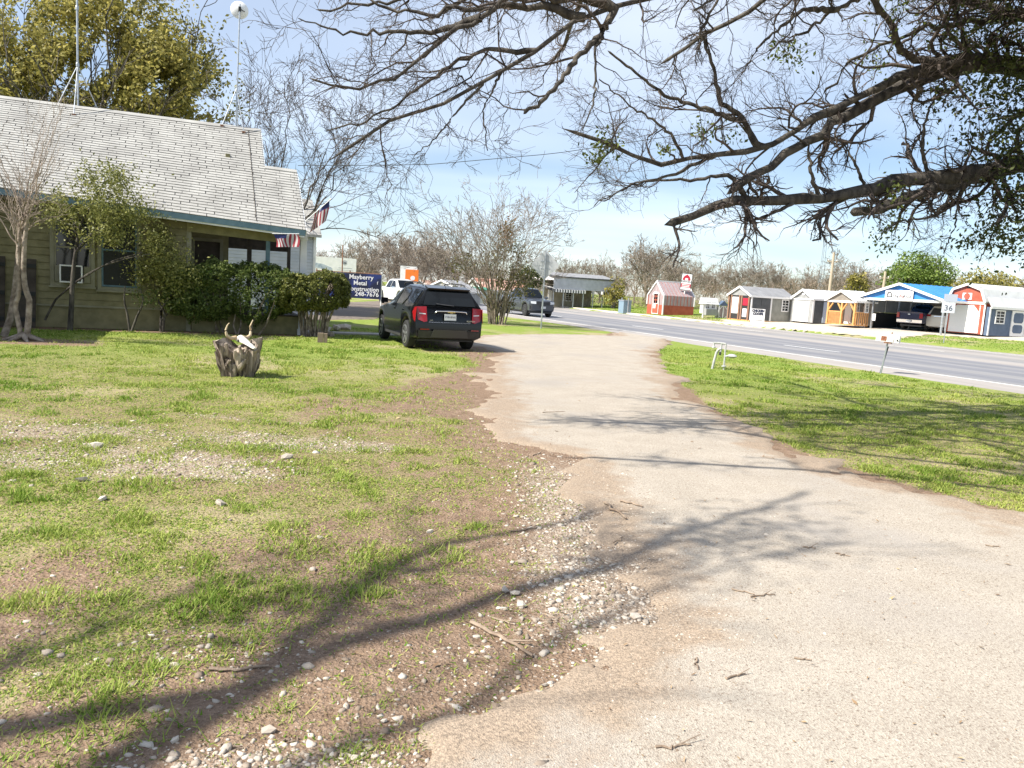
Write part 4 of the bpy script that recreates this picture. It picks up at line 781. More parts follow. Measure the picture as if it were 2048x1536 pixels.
# porch: floor planks, skirt, posts, beam
for i in range(20):
    a = -.02+i*.148; mb = MB(); mb.box(a, a+.142, UF-.05, 25.2 if a < .95 else 26.6, .52, .56); hp(mb, 'floor_plank', M_darkwood)
mb = MB(); mb.box(0, 2.95, UF-.02, UF+.05, 0, .52); hp(mb, 'porch_skirt', M_cream)
for vv, uu, m_, w_ in ((1.98, UF+.02, M_teal, .11), (1.62, 25.3, M_darkwood, .13), (2.9, 26.3, M_darkwood, .1)):
    mb = MB(); mb.box(vv-w_/2, vv+w_/2, uu-w_/2, uu+w_/2, .56, 2.95 if uu < 24 else 3.4); mb.box(vv-w_*.75, vv+w_*.75, uu-w_*.75, uu+w_*.75, .56, .66); hp(mb, 'porch_post', m_)
mb = MB(); mb.box(2.86, 3.04, UF-.1, UF+.08, 0, 2.9); mb.box(2.83, 3.07, UF-.13, UF+.11, 0, .18); mb.box(2.84, 3.06, UF-.12, UF+.10, 2.72, 2.8); hp(mb, 'white_porch_post', M_white)
mb = MB(); mb.hexa([(V1, UF-.06, 2.72), (2.85, UF-.06, 2.58), (2.85, UF+.08, 2.58), (V1, UF+.08, 2.72), (V1, UF-.06, 2.96), (2.85, UF-.06, 2.82), (2.85, UF+.08, 2.82), (V1, UF+.08, 2.96)]); hp(mb, 'porch_beam', M_cream)
mb = MB(); mb.box(1.0, 2.9, 26.5, 26.6, 2.45, 3.0); hp(mb, 'rear_porch_beam', M_darkwood)
# roof: bilinear slope between a level ridge and a slightly sagging eave
UE, UR, ZR = 22.6, 27.0, 6.28
def eave_z(v): return np.interp(v, [-6, -4.33, 2.9], [3.46, 3.39, 2.97])
def roof_pt(v, t, off=0.):     # t 0 at eave .. 1 at ridge ; off along the slope normal
    ze = eave_z(v); u = UE+(UR-UE)*t; z = ze+(ZR-ze)*t; L = math.hypot(UR-UE, ZR-ze); return np.array([v, u-off*(ZR-ze)/L, z+off*(UR-UE)/L])
def slope_slab(va, vb, t0, t1, o0, o1):
    m = MB(); q = [(va, t0), (vb, t0), (vb, t1), (va, t1)]; return m.hexa([roof_pt(v, t, o0) for v, t in q]+[roof_pt(v, t, o1) for v, t in q])
def slope_grid(va, vb, t0, t1, o0, o1, nv=20, ntt=8):
    m = MB(); top = [roof_pt(a, t, o1) for t in np.linspace(t0, t1, ntt) for a in np.linspace(va, vb, nv)]; bot = [roof_pt(a, t, o0) for t in np.linspace(t0, t1, ntt) for a in np.linspace(va, vb, nv)]; k = nv*ntt
    f = [tuple(map(int, q)) for q in grid_faces(ntt, nv)]; ring = list(range(nv))+[i*nv+nv-1 for i in range(1, ntt)]+[(ntt-1)*nv+i for i in range(nv-2, -1, -1)]+[i*nv for i in range(ntt-2, 0, -1)]
    return m.add(top+bot, f+[tuple(k+i for i in q[::-1]) for q in f]+[(ring[i], ring[i]+k, ring[(i+1) % len(ring)]+k, ring[(i+1) % len(ring)]) for i in range(len(ring))])
mb = slope_grid(-6, 2.0, 0, 1, -.1, 0); rf = hp(mb, 'roof', M_gap)
TE = .575
mb = slope_grid(2.003, 2.92, 0, TE, -.1, 0, 4, 5); re_ = hp(mb, 'porch_roof', M_gap)
g = np.random.default_rng(90); NC = 38; sh = []
def shingle(m, va, vb, t0, t1, lift):
    q0 = [roof_pt(va, t0, .004), roof_pt(vb, t0, .004), roof_pt(vb, t1, .0), roof_pt(va, t1, .0)]; q1 = [roof_pt(va, t0, .026+lift), roof_pt(vb, t0, .026+lift*.5), roof_pt(vb, t1, .006), roof_pt(va, t1, .006)]
    return m.hexa(q0+q1)
for j in range(NC):
    t0 = j/NC; t1 = (j+1)/NC+.004; off = (.21 if j % 2 else 0)+g.uniform(-.05, .05); v_ = -6+off
    while v_ < 2.0:
        a, b = v_, min(v_+.41+g.uniform(-.015, .015), 1.99); v_ += .425
        if b-a > .05: sh.append((a, b, t0, t1, rf, abs(a+0.5)))
    if t1 <= TE+.02:
        v_ = 2.0-off*.5
        while v_ < 2.92:
            a, b = max(v_, 1.985), min(v_+.41, 2.93); v_ += .425
            if b-a > .05: sh.append((a, b, t0, min(t1, TE+.01), re_, abs(a+.5)))
def dist_cam(s): p = roof_pt((s[0]+s[1])/2, (s[2]+s[3])/2); q = W(*p); d_ = np.linalg.norm(q-EYE); w_px = (q-EYE)@_R2/((q-EYE)@_F); return d_ if abs(w_px) < .66 else 99+d_
sh.sort(key=dist_cam); rest = {0: MB(), 1: MB()}
for i, s in enumerate(sh):
    li = max(0, g.normal(0, .004))
    if i < 296: m = MB(); shingle(m, *s[:4], li); m.obj('shingle', M_shingle, s[4], base=HB, fixn=False).location = (0, 0, 0)
    else: shingle(rest[0 if s[4] is rf else 1], *s[:4], li)
for k_, par in ((0, rf), (1, re_)):
    if rest[k_].v: o = rest[k_].obj('shingles', M_shingle, par, base=HB, fixn=False); o['kind'] = 'stuff'
mb = slope_slab(-6, 2.02, .97, 1.004, .018, .036); hp(mb, 'ridge_cap', M_shingle)
mb = slope_slab(2.0, 2.94, TE-.02, TE+.008, .018, .036); hp(mb, 'ridge_cap', M_shingle)
mb = MB(); mb.add([(-6, UR, ZR-.02), (2.0, UR, ZR-.02), (2.0, 31.5, 3.1), (-6, 31.5, 3.1), (-6, UR, ZR-.14), (2.0, UR, ZR-.14), (2.0, 31.5, 2.98), (-6, 31.5, 2.98)], [(0, 1, 2, 3), (7, 6, 5, 4), (0, 4, 5, 1), (1, 5, 6, 2), (2, 6, 7, 3), (3, 7, 4, 0)]); hp(mb, 'rear_roof', M_shingle)
e0, e1 = roof_pt(2.0, TE), roof_pt(2.92, TE)
mb = MB(); mb.hexa([(2.0, e0[1], e0[2]-.12), (2.92, e1[1], e1[2]-.12), (2.92, 27.6, 3.0), (2.0, 27.6, 3.0), (2.0, e0[1], e0[2]-.02), (2.92, e1[1], e1[2]-.02), (2.92, 27.6, 3.1), (2.0, 27.6, 3.1)]); hp(mb, 'porch_rear_roof', M_shingle)
def along_eave(du, dz, w, h, name, m, va=-5, vb=2.93):
    mb = MB(); mb.bar((va, UE+du, eave_z(va)+dz), (vb, UE+du, eave_z(vb)+dz), w, h); hp(mb, name, m)
along_eave(.0, -.075, .03, .15, 'fascia', M_teal); along_eave(.06, -.175, .1, .045, 'gutter', M_white, -1.9, 2.9)
mb = MB(); mb.hexa([(-5, UE+.12, eave_z(-5)-.2), (2.9, UE+.12, eave_z(2.9)-.19), (2.9, UF+.1, eave_z(2.9)-.15), (-5, UF+.1, eave_z(-5)-.15), (-5, UE+.12, eave_z(-5)-.18), (2.9, UE+.12, eave_z(2.9)-.17), (2.9, UF+.1, eave_z(2.9)-.13), (-5, UF+.1, eave_z(-5)-.13)]); hp(mb, 'soffit', M_creamtrim)
for va, tt in ((2.0, 1.0), (2.94, TE)):
    mb = MB(); mb.bar(roof_pt(va+.012, 0, -.06), roof_pt(va+.012, tt, -.06), .02, .12); hp(mb, 'rake_board', M_white)
mb = MB(); mb.tube([roof_pt(1.62, t, .03) for t in np.linspace(.02, .97, 8)], .009, 5); hp(mb, 'roof_cable', M_darkwood)
# ---- window air conditioner
ac = thing('window_air_conditioner', 'white-framed window air conditioner under the left sash', 'air conditioner', hloc((-2.86, UF-.02, 1.19)), GRID_ROT)
mb = MB(); mb.box(-.24, .24, -.32, .04, 0, .42); mb.obj('case', mat('ac_case_metal', (.32, .32, .3), .5), ac)
mb = MB(); mb.frame(-.26, .26, -.01, .44, -.345, .035, .03); mb.obj('front_frame', M_white, ac)
mb = MB(); mb.box(-.225, .225, -.33, -.32, .03, .41); mb.obj('grille_back', M_screen, ac)
mb = MB()
for i in range(9): mb.box(-.225, .225, -.34, -.332, .05+i*.04, .06+i*.04)
mb.obj('grille', M_darkwood, ac)
mb = MB(); mb.box(-.40, -.262, -.04, -.02, 0, .42); mb.obj('side_panel', M_creamtrim, ac); mb = MB(); mb.box(.262, .40, -.04, -.02, 0, .42); mb.obj('side_panel', M_creamtrim, ac)
for x_, w_, h_, lb in ((-4.55, .42, 1.75, 'tall dark panel leaning on house wall, left one behind the crape myrtle'), (-3.86, .38, 1.72, 'tall dark panel leaning on house wall, right one beside the window')):
    t = thing('wall_panel', lb, 'panel', hloc((x_, UF-.12, 0)), GRID_ROT); mb = MB(); mb.hexa([(-w_/2, -.22, .0), (w_/2, -.22, .0), (w_/2, -.18, .0), (-w_/2, -.18, 0), (-w_/2, .02, h_), (w_/2, .02, h_), (w_/2, .06, h_), (-w_/2, .06, h_)]); mb.obj('board', M_darkwood, t)
    mb = MB(); 
    for zz in (.15, .8, 1.5): mb.hexa([(-w_/2, -.25+.137*zz, zz), (w_/2, -.25+.137*zz, zz), (w_/2, -.222+.137*zz, zz), (-w_/2, -.222+.137*zz, zz), (-w_/2, -.25+.137*zz+.013, zz+.1), (w_/2, -.25+.137*zz+.013, zz+.1), (w_/2, -.222+.137*zz+.013, zz+.1), (-w_/2, -.222+.137*zz+.013, zz+.1)])
    mb.obj('batten', M_screen, t)
# ---- masts on the ridge
M_galv = mat('galvanised_steel', (.34, .37, .40), .45, (.5, .52, .54), scale=8, metal=.7)
M_rust = mat('rusty_steel', (.16, .07, .04), .85, (.28, .15, .09), scale=12)
def mast(label, px_base, h, r, tripod, lean=0.):
    v = atU(*px_base, UR)[0]; b = W(v, UR, ZR+.03); t = thing('antenna_mast', label, 'antenna mast', b, GRID_ROT)
    mb = MB(); mb.tube([(0, 0, 0), (lean*.5, 0, h*.5), (lean, 0, h)], r, 8); mb.obj('pole', M_galv, t, smooth=60)
    for i, (dx, dy) in enumerate(tripod):
        zf = -abs(dy)*.73; mb = MB(); mb.tube([(0, 0, h*.0+1.15), (dx, dy, zf+.02)], .016, 6); mb.obj('leg', M_galv, t, smooth=60); mb = MB(); mb.box(dx-.05, dx+.05, dy-.05, dy+.05, zf-.02, zf+.04); mb.obj('foot', M_rust, t)
    return t, h
t, h = mast('tall thin mast on tripod legs over the left part of the ridge', (156, 213), 4.6, .028, [(-.55, .1), (.55, .15), (-.05, -.5)])
mb = MB(); mb.bar((-.28, 0, .62), (0, 0, .55), .015); mb.obj('brace', M_galv, t); mb = MB(); mb.lathe([(.035, 1.1), (.045, 1.13), (.045, 1.2), (.035, 1.23)], 10); mb.obj('collar', M_galv, t); mb = MB(); mb.lathe([(.035, 2.7), (.042, 2.72), (.042, 2.8), (.035, 2.82)], 10); mb.obj('collar', M_galv, t)
t, h = mast('mast carrying a white round dish near the roof end', (472, 248), 3.72, .024, [(-.42, -.1), (.1, .4), (.22, -.3)], .06)
mb = MB(); mb.lathe([(.0, -.02), (.12, -.01), (.22, .03), (.265, .07), (.27, .075), (.22, .045), (.12, .005), (0, -.005)], 28, 'y', (.06, .1, 3.58)); mb.obj('dish', M_white, t, smooth=60)
mb = MB(); mb.box(.02, .1, -.06, .1, 3.5, 3.62); mb.bar((.06, -.02, 3.56), (.2, -.08, 3.48), .03); mb.obj('bracket', M_screen, t)
mb = MB(); mb.bar((-.35, 0, 3.18), (.06, 0, 3.42), .012); mb.bar((.0, 0, 3.42), (.16, 0, 3.2), .012); mb.obj('rod', M_galv, t)
# ---- flags at the porch corner
def flag_mat():
    m = bpy.data.materials.new('striped_flag_cloth'); m.use_nodes = True; t = m.node_tree; b = t.nodes['Principled BSDF']; L = t.links.new
    ua = t.nodes.new('ShaderNodeAttribute'); ua.attribute_name = 'fu'; va = t.nodes.new('ShaderNodeAttribute'); va.attribute_name = 'fv'
    def mt(op, a, c=0):
        n = t.nodes.new('ShaderNodeMath'); n.operation = op
        for i, q in enumerate((a, c)):
            if isinstance(q, (int, float)): n.inputs[i].default_value = q
            else: L(q, n.inputs[i])
        return n.outputs[0]
    s = mt('LESS_THAN', mt('MODULO', mt('MULTIPLY', va.outputs['Fac'], 6.5), 1), .5)
    mx_ = t.nodes.new('ShaderNodeMix'); mx_.data_type = 'RGBA'; L(s, mx_.inputs[0]); mx_.inputs[6].default_value = (.48, .46, .45, 1); mx_.inputs[7].default_value = (.24, .022, .035, 1)
    c = mt('MULTIPLY', mt('LESS_THAN', ua.outputs['Fac'], .4), mt('GREATER_THAN', va.outputs['Fac'], .46))
    m2 = t.nodes.new('ShaderNodeMix'); m2.data_type = 'RGBA'; L(c, m2.inputs[0]); L(mx_.outputs[2], m2.inputs[6]); m2.inputs[7].default_value = (.025, .03, .12, 1)
    L(m2.outputs[2], b.inputs['Base Color']); b.inputs['Roughness'].default_value = .8; return m
M_flag = flag_mat()
def flag(label, base, poledir, plen, spanf, drop, sag):
    t = thing('flag', label, 'flag', base); pd = np.array(poledir, float); pd /= np.linalg.norm(pd); mb = MB(); mb.tube([(0, 0, 0), pd*plen], .013, 7); mb.obj('pole', M_white, t, smooth=60)
    nu, nv = 14, 10; vs = []; U_, V_ = [], []
    for i in range(nu):
        for j in range(nv):
            a, b = i/(nu-1), j/(nv-1); hoist = pd*plen*(spanf[0]+(spanf[1]-spanf[0])*b)
            p = hoist+np.array([drop[0]*a, drop[1]*a, drop[2]*a-sag*a*a])+np.array([.04*math.sin(6*b+3*a), .06*math.sin(9*b-2*a)*a, 0]); vs.append(p); U_.append(a); V_.append(b)
    npmesh('cloth', np.array(vs), grid_faces(nu, nv), M_flag, t, attr=dict(fu=np.array(U_), fv=np.array(V_)), smooth=True)
c0 = roof_pt(2.93, .02); wc = W(*c0)
flag('upper striped flag on a slanted pole at the roof corner', wc+np.array([.02, -.05, .2]), N*.62+np.array([0, 0, .62])-D*.1, .95, (.35, .95), (-.12, -.05, -.42), .18)
flag('lower striped flag hanging under the eave by the white post', W(2.75, UE-.04, 2.86), -N*.9+np.array([0, 0, -.06]), .72, (.05, .95), (.06, -.02, -.30), .06)
# ---- white-sided neighbouring building seen beyond the porch
nbv = atU(625, 560, 35.5)[0]; wb = np.array([nbv-6, 37.5, 0.]); nbld = thing('white_building', 'white lap-sided building with gable end beyond the porch', 'building', W(*wb), GRID_ROT)
M_lap = mat('white_lap_siding', (.44, .47, .51), .55, (.52, .54, .57), scale=2)
mb = MB(); mb.box(-4, 6, -2, 4, 0, 3.6); mb.obj('wall', M_lap, nbld)
for i in range(24):
    z0 = .15+i*.145; mb = MB(); mb.hexa([(-4, -2.03, z0), (6, -2.03, z0), (6, -2.0, z0), (-4, -2.0, z0), (-4, -2.006, z0+.14), (6, -2.006, z0+.14), (6, -2.0, z0+.14), (-4, -2.0, z0+.14)]); mb.obj('siding_board', M_lap, nbld)
mb = MB(); mb.box(6.0, 6.10, -2.1, -1.95, 0, 3.6); mb.obj('corner_board', M_white, nbld)
mb = MB(); mb.prism([(6.0, -2.0, 3.6), (6.0, 4.0, 3.6), (6.0, 1.0, 5.2)], (-.1, 0, 0)); mb.obj('gable', M_lap, nbld)
mb = MB(); mb.prism([(6.3, -2.3, 3.42), (6.3, 1.0, 5.2), (6.3, 4.3, 3.42), (6.3, 4.3, 3.54), (6.3, 1.0, 5.34), (6.3, -2.3, 3.54)], (-10.6, 0, 0)); mb.obj('roof', M_shingle, nbld)
# ---- stump with longhorn skull
b = G(475, 752); g = np.random.default_rng(33); stp = thing('tree_stump', 'weathered grey root-wad stump standing on the lawn', 'stump', b)
n_a, n_z = 56, 16; vs = []
for j in range(n_z):
    zz = j/(n_z-1)
    for i in range(n_a):
        a = 2*math.pi*i/n_a; rid = fbm(np.array([a*3.2]), np.array([zz*.8]), 1, 3, 5)[0]-.5; fl = .22+.09*zz+.03*math.sin(3*a+1); r_ = fl*(1+1.3*rid*(.6+.4*zz))+.03*math.sin(11*a+4*zz)+.02*math.sin(23*a+2*zz)
        vs.append((math.cos(a)*r_*1.08, math.sin(a)*r_, zz*(.52+.10*math.sin(2*a+.6)+.05*math.sin(5*a))))
vs.append((0, 0, .5)); fs = [(j*n_a+i, j*n_a+(i+1) % n_a, (j+1)*n_a+(i+1) % n_a, (j+1)*n_a+i) for j in range(n_z-1) for i in range(n_a)]+[((n_z-1)*n_a+i, (n_z-1)*n_a+(i+1) % n_a, n_z*n_a) for i in range(n_a)]
mb = MB(); mb.add(vs, fs); M_stump = mat('weathered_wood', (.055, .039, .029), .9, (.44, .36, .28), scale=5, bump=1., bscale=26, stretch=(1.6, 1.6, .3), detail=6, lo=.38, hi=.62); mb.obj('body', M_stump, stp, smooth=30)
for i in range(64):
    a = g.uniform(0, 6.28); r0 = .2+g.uniform(0, .05); z0 = g.uniform(.0, .3); L_ = g.uniform(.15, .36); a2 = a+g.normal(0, .25); r1 = r0+g.uniform(.03, .14); mb = MB(); rr_ = g.uniform(.014, .04)
    mb.tube(np.array([(math.cos(a)*r0, math.sin(a)*r0, z0), (math.cos((a+a2)/2)*(r0+r1)/2*1.07, math.sin((a+a2)/2)*(r0+r1)/2*1.07, z0+L_*.5), (math.cos(a2)*r1, math.sin(a2)*r1, z0+L_)]), [rr_, rr_*1.1, rr_*.7], 7); mb.obj('root', M_stump, stp, smooth=35)
M_bone = mat('bleached_bone', (.62, .57, .48), .75, (.78, .75, .68), scale=9, bump=.2); M_horn = mat('horn', (.42, .30, .16), .5, (.62, .50, .32), scale=6)
sk = thing('longhorn_skull', 'bleached cow skull with two curved horns resting on the stump', 'skull', b+np.array([.02, 0, .50]), R(-35)); sk.scale = (.86, .86, .86)
mb = MB(); prof = [(-.04, .05, .06, .10), (.04, .085, .085, .11), (.12, .10, .07, .09), (.22, .075, .055, .06), (.34, .06, .04, .02), (.45, .05, .028, -.02), (.48, .03, .018, -.03)]; vs = []; n_ = 12
for x_, w_, h_, zc in prof:
    for j in range(n_): a = 2*math.pi*j/n_; vs.append((x_, math.cos(a)*w_, zc+.02+math.sin(a)*h_*(1 if math.sin(a) > 0 else .7)))
mb.add(vs, [(i*n_+j, i*n_+(j+1) % n_, (i+1)*n_+(j+1) % n_, (i+1)*n_+j) for i in range(len(prof)-1) for j in range(n_)]+[tuple(range(n_)), tuple((len(prof)-1)*n_+j for j in range(n_))]); mb.obj('cranium', M_bone, sk, smooth=50)
for s in (1, -1):
    mb = MB(); mb.lathe([(.0, -.004), (.028, 0), (.028, .006), (0, .008)], 12, 'y', (.11, s*.097, .11)); mb.obj('eye_socket', M_screen, sk)
    mb = MB(); pts = [(0, s*.07, .16), (-.01, s*.18, .15), (-.02, s*.26, .20), (-.03, s*.28, .30), (-.02, s*.25, .40 if s < 0 else .37), (0, s*.30 if s > 0 else s*.22, .50 if s > 0 else .44)]; mb.tube(resample(pts, 16), np.linspace(.042, .008, 16), 9); mb.obj('horn', M_horn, sk, smooth=60)
# ---- stone block and rock heap at the bush foot
p = G(645, 685); t = thing('stone_block', 'pale squared stone block on the grass edge by the bush', 'block', p, .25); mb = MB(); mb.box(-.13, .02, -.08, .09, 0, .25); mb.box(.026, .12, -.075, .085, 0, .24); mb.obj('half', M_stone, t)
for i, (px, py, r) in enumerate([(630, 668, .16), (648, 664, .2), (672, 658, .2), (690, 656, .17), (660, 670, .14)]):
    p = G(px, py+3); o = bpy.data.objects.new('garden_rock', stone_meshes[i % 4]); COL.objects.link(o); o.location = (p[0], p[1], r*.45); o.scale = (r, r, r*1.1); o.rotation_euler = (0, 0, i); tag(o, 'rough garden rock heaped in shade at the foot of the round bush', 'rock', 'shaded garden rocks')

# ================================================================== VEHICLES (local: +y forward, x right)
M_tyre = mat('tyre_rubber', (.018, .018, .018), .85); M_rim = mat('alloy_rim', (.55, .56, .58), .3, metal=.8); M_rimdark = mat('dark_alloy', (.09, .09, .095), .4, metal=.6)
M_chrome = mat('chrome', (.75, .75, .76), .18, metal=1.); M_trim = mat('black_plastic_trim', (.03, .03, .032), .6, (.045, .045, .046), scale=8); M_red = mat('red_lamp', (.30, .008, .012), .15, spec=.6, coat=.5); M_lamp = mat('clear_lamp', (.62, .64, .68), .12, spec=.6); M_plate = mat('licence_plate', (.62, .64, .66), .5); M_ink = mat('dark_ink', (.02, .025, .05), .6)
M_carglass = mat('tinted_glass', (.005, .007, .009), .05, spec=.4)
def interp_tab(tab, y):
    a = np.array(tab, float); o = np.argsort(a[:, 0]); return np.array([np.interp(y, a[o, 0], a[o, k]) for k in range(1, a.shape[1])])
def vehicle(name, label, cat, loc, heading, tab, wheels, rw, paint, rear, front, sides, rearp=None, frontp=None, rim=M_rim, group=None, spokes=5, wheel_in=.12):
    """tab rows: y, half width, z sill, z belt, z top, half width of top; rear/front: (z, dy) profiles"""
    t = thing(name, label, cat, loc, heading, group); y1 = max(r[0] for r in tab); y0 = min(r[0] for r in tab); Ra = rw*1.17
    ys = list(np.arange(y0, y1, .11))+[y1]+[r[0] for r in tab]
    for yw in wheels: ys += [yw+Ra*math.cos(a) for a in np.linspace(0, math.pi, 9)]
    ys = sorted(set(round(float(q), 3) for q in ys))
    def rp(z): return np.interp(z, [q[0] for q in rear], [q[1] for q in rear])
    def fp(z): return np.interp(z, [q[0] for q in front], [q[1] for q in front])
    def sec(y):
        w_, zs, zb, zt, wt = interp_tab(tab, y); lo = zs
        for yw in wheels:
            if abs(y-yw) < Ra: lo = max(lo, rw+math.sqrt(Ra*Ra-(y-yw)**2))
        p1 = lo+.05; p2 = max(lo+.12, zs+.5*(zb-zs)); zb = max(zb, p2+.05); zt = max(zt, zb+.03)
        return [(w_*.86, lo), (w_*.975, p1), (w_, p2), (w_*.992, p2+.7*(zb-p2)), (w_*.965, zb), (wt, zt-.08 if zt-zb > .2 else zb+.5*(zt-zb)), (wt-.09, zt-.02 if zt-zb > .2 else zt-.01), (wt*.5, zt), (0, zt+.005)]
    K = 9; full = []
    for y in ys:
        s = sec(y); er = max(0, 1-(y-y0)/.32); ef = max(0, 1-(y1-y)/.45); row = []
        for x, z in s: row.append((x, y+(rp(z)+.09*(x/s[2][0])**2)*er-(fp(z)+.16*(x/s[2][0])**2)*ef, z))
        full.append([(-x, yy, z) for x, yy, z in row]+[q for q in row[:-1][::-1]])
    n = len(full[0]); mb = MB(); vs = [p for r in full for p in r]; fs = []
    for i in range(len(full)-1):
        for j in range(n): fs.append((i*n+j, i*n+(j+1) % n, (i+1)*n+(j+1) % n, (i+1)*n+j))
    for i0 in (0, (len(full)-1)*n):
        for j in range(K-1): a, b, c, d = i0+j, i0+j+1, i0+n-2-j, i0+n-1-j; fs.append((a, b, c, d) if b != c else (a, b, d))
    mb.add(vs, fs); body = mb.obj('body', paint, t, smooth=32)
    W0 = interp_tab(tab, 0)[0]
    def side_x(y, z):
        s = sec(y); zz = [q[1] for q in s]; k = 5 if s[5][1] > s[4][1] else 4; return np.interp(z, zz[:k+2], [q[0] for q in s[:k+2]])
    def side_panel(nm, poly, m, sgn, par=None, off=.006):
        mb = MB(); mb.prism([(sgn*(side_x(y, z)+off), y, z) for y, z in poly], (sgn*.008, 0, 0)); return mb.obj(nm, m, par or t)
    def end_panel(nm, poly, m, back=True, off=.008, par=None, th=.012):
        mb = MB(); o_ = []
        for x, z in poly:
            wref = sec(y0 if back else y1)[2][0]
            y = y0+rp(z)+.09*(x/wref)**2 if back else y1-fp(z)-.16*(x/wref)**2
            o_.append((x, y-off if back else y+off, z))
        mb.prism(o_, (0, -th if back else th, 0)); return mb.obj(nm, m, par or t)
    for nm, poly, m in sides:
        for sgn in (-1, 1): side_panel(nm, poly, m, sgn)
    for nm, poly, m in (rearp or []): end_panel(nm, poly, m, True)
    for nm, poly, m in (frontp or []): end_panel(nm, poly, m, False)
    for yw in wheels:
        wx = interp_tab(tab, yw)[0]-wheel_in
        for sgn in (-1, 1):
            mb = MB(); mb.lathe([(rw*.62, -.11), (rw*.9, -.115), (rw*.985, -.09), (rw, -.04), (rw, .04), (rw*.985, .09), (rw*.9, .115), (rw*.62, .11)], 28, 'x', (sgn*wx, yw, rw)); ty = mb.obj('wheel', M_tyre, t, smooth=40)
            mb = MB(); mb.lathe([(0, .06), (rw*.12, .10), (rw*.16, .07), (rw*.16, .02), (rw*.58, .0), (rw*.62, .09), (rw*.665, .10), (rw*.665, .118), (rw*.6, .121)], 24, 'x', (0, 0, 0), cap=False); mb.v = [(sgn*(p[0])+sgn*wx, p[1]+yw, p[2]+rw) for p in mb.v]
            for k_ in range(spokes):
                a = 2*math.pi*k_/spokes+.3; c_, s_ = math.cos(a), math.sin(a); mb.bar((sgn*(wx+.095), yw+c_*rw*.1, rw+s_*rw*.1), (sgn*(wx+.10), yw+c_*rw*.62, rw+s_*rw*.62), .06, .03, up=(1, 0, 0))
            mb.obj('rim', rim, ty, smooth=40)
            mb = MB(); mb.lathe([(rw*.55, -.02), (rw*.55, .0)], 20, 'x', (sgn*(wx+.02), yw, rw)); mb.obj('wheel_disc', M_trim, ty)
    mb = MB(); mb.box(-W0*.8, W0*.8, y0+.35, y1-.4, .24, .34); mb.obj('underbody', M_trim, t)
    return t, side_panel, end_panel, side_x
def mirror_pair(t, x, y, z, m):
    for s in (-1, 1): mb = MB(); mb.hexa([(s*x, y-.05, z), (s*(x+.2), y-.07, z+.01), (s*(x+.2), y+.03, z+.01), (s*x, y+.05, z), (s*x, y-.05, z+.14), (s*(x+.19), y-.07, z+.15), (s*(x+.19), y+.02, z+.14), (s*x, y+.05, z+.12)]); mb.obj('mirror', m, t)
HEAD = GRID_ROT        # pointing along the highway, away from the viewer
# ---- black crossover, parked
M_black = mat('black_car_paint', (.004, .0045, .006), .16, spec=.35, coat=.25)
tab = [(2.38, .66, .34, .70, .76, .5), (2.2, .82, .24, .84, .92, .66), (1.8, .90, .22, .96, 1.02, .74), (1.2, .92, .22, 1.03, 1.10, .76), (1.0, .92, .22, 1.05, 1.14, .74), (.22, .92, .22, 1.08, 1.60, .62), (-.3, .92, .22, 1.09, 1.675, .63), (-1.2, .92, .22, 1.11, 1.66, .625), (-1.9, .915, .26, 1.13, 1.63, .61), (-2.36, .89, .33, 1.14, 1.585, .60)]
rear = [(.3, .05), (.42, -.02), (.62, -.05), (.70, .0), (.8, .03), (1.05, .05), (1.15, .08), (1.58, .30), (1.7, .34)]; front = [(.3, .1), (.5, 0), (.8, .08), (1.2, .3)]
wb = (1.50, -1.35); ax = np.array([-2.05, 20.68, 0.]); hv = np.array([-math.sin(HEAD), math.cos(HEAD), 0]); loc = ax-hv*(-1.35)
sides = [('front_window', [(.78, 1.12), (.18, 1.53), (-.12, 1.57), (-.12, 1.13)], M_carglass), ('rear_window', [(-.2, 1.13), (-.2, 1.575), (-.78, 1.585), (-1.0, 1.50), (-1.02, 1.3), (-.86, 1.145)], M_carglass), ('quarter_window', [(-1.30, 1.56), (-1.40, 1.25), (-1.52, 1.19), (-1.90, 1.19), (-1.86, 1.53)], M_carglass), ('sill_trim', [(1.0, .27), (1.0, .34), (-.88, .34), (-.88, .27)], M_trim), ('tail_lamp_side', [(-2.12, 1.10), (-2.02, .98), (-2.12, .80), (-2.27, .74), (-2.29, 1.12)], M_red)]
S = lambda pts: [(-x, z) for x, z in pts][::-1]
tl = [(.86, 1.12), (.62, 1.13), (.60, .76), (.68, .74), (.84, .80)]
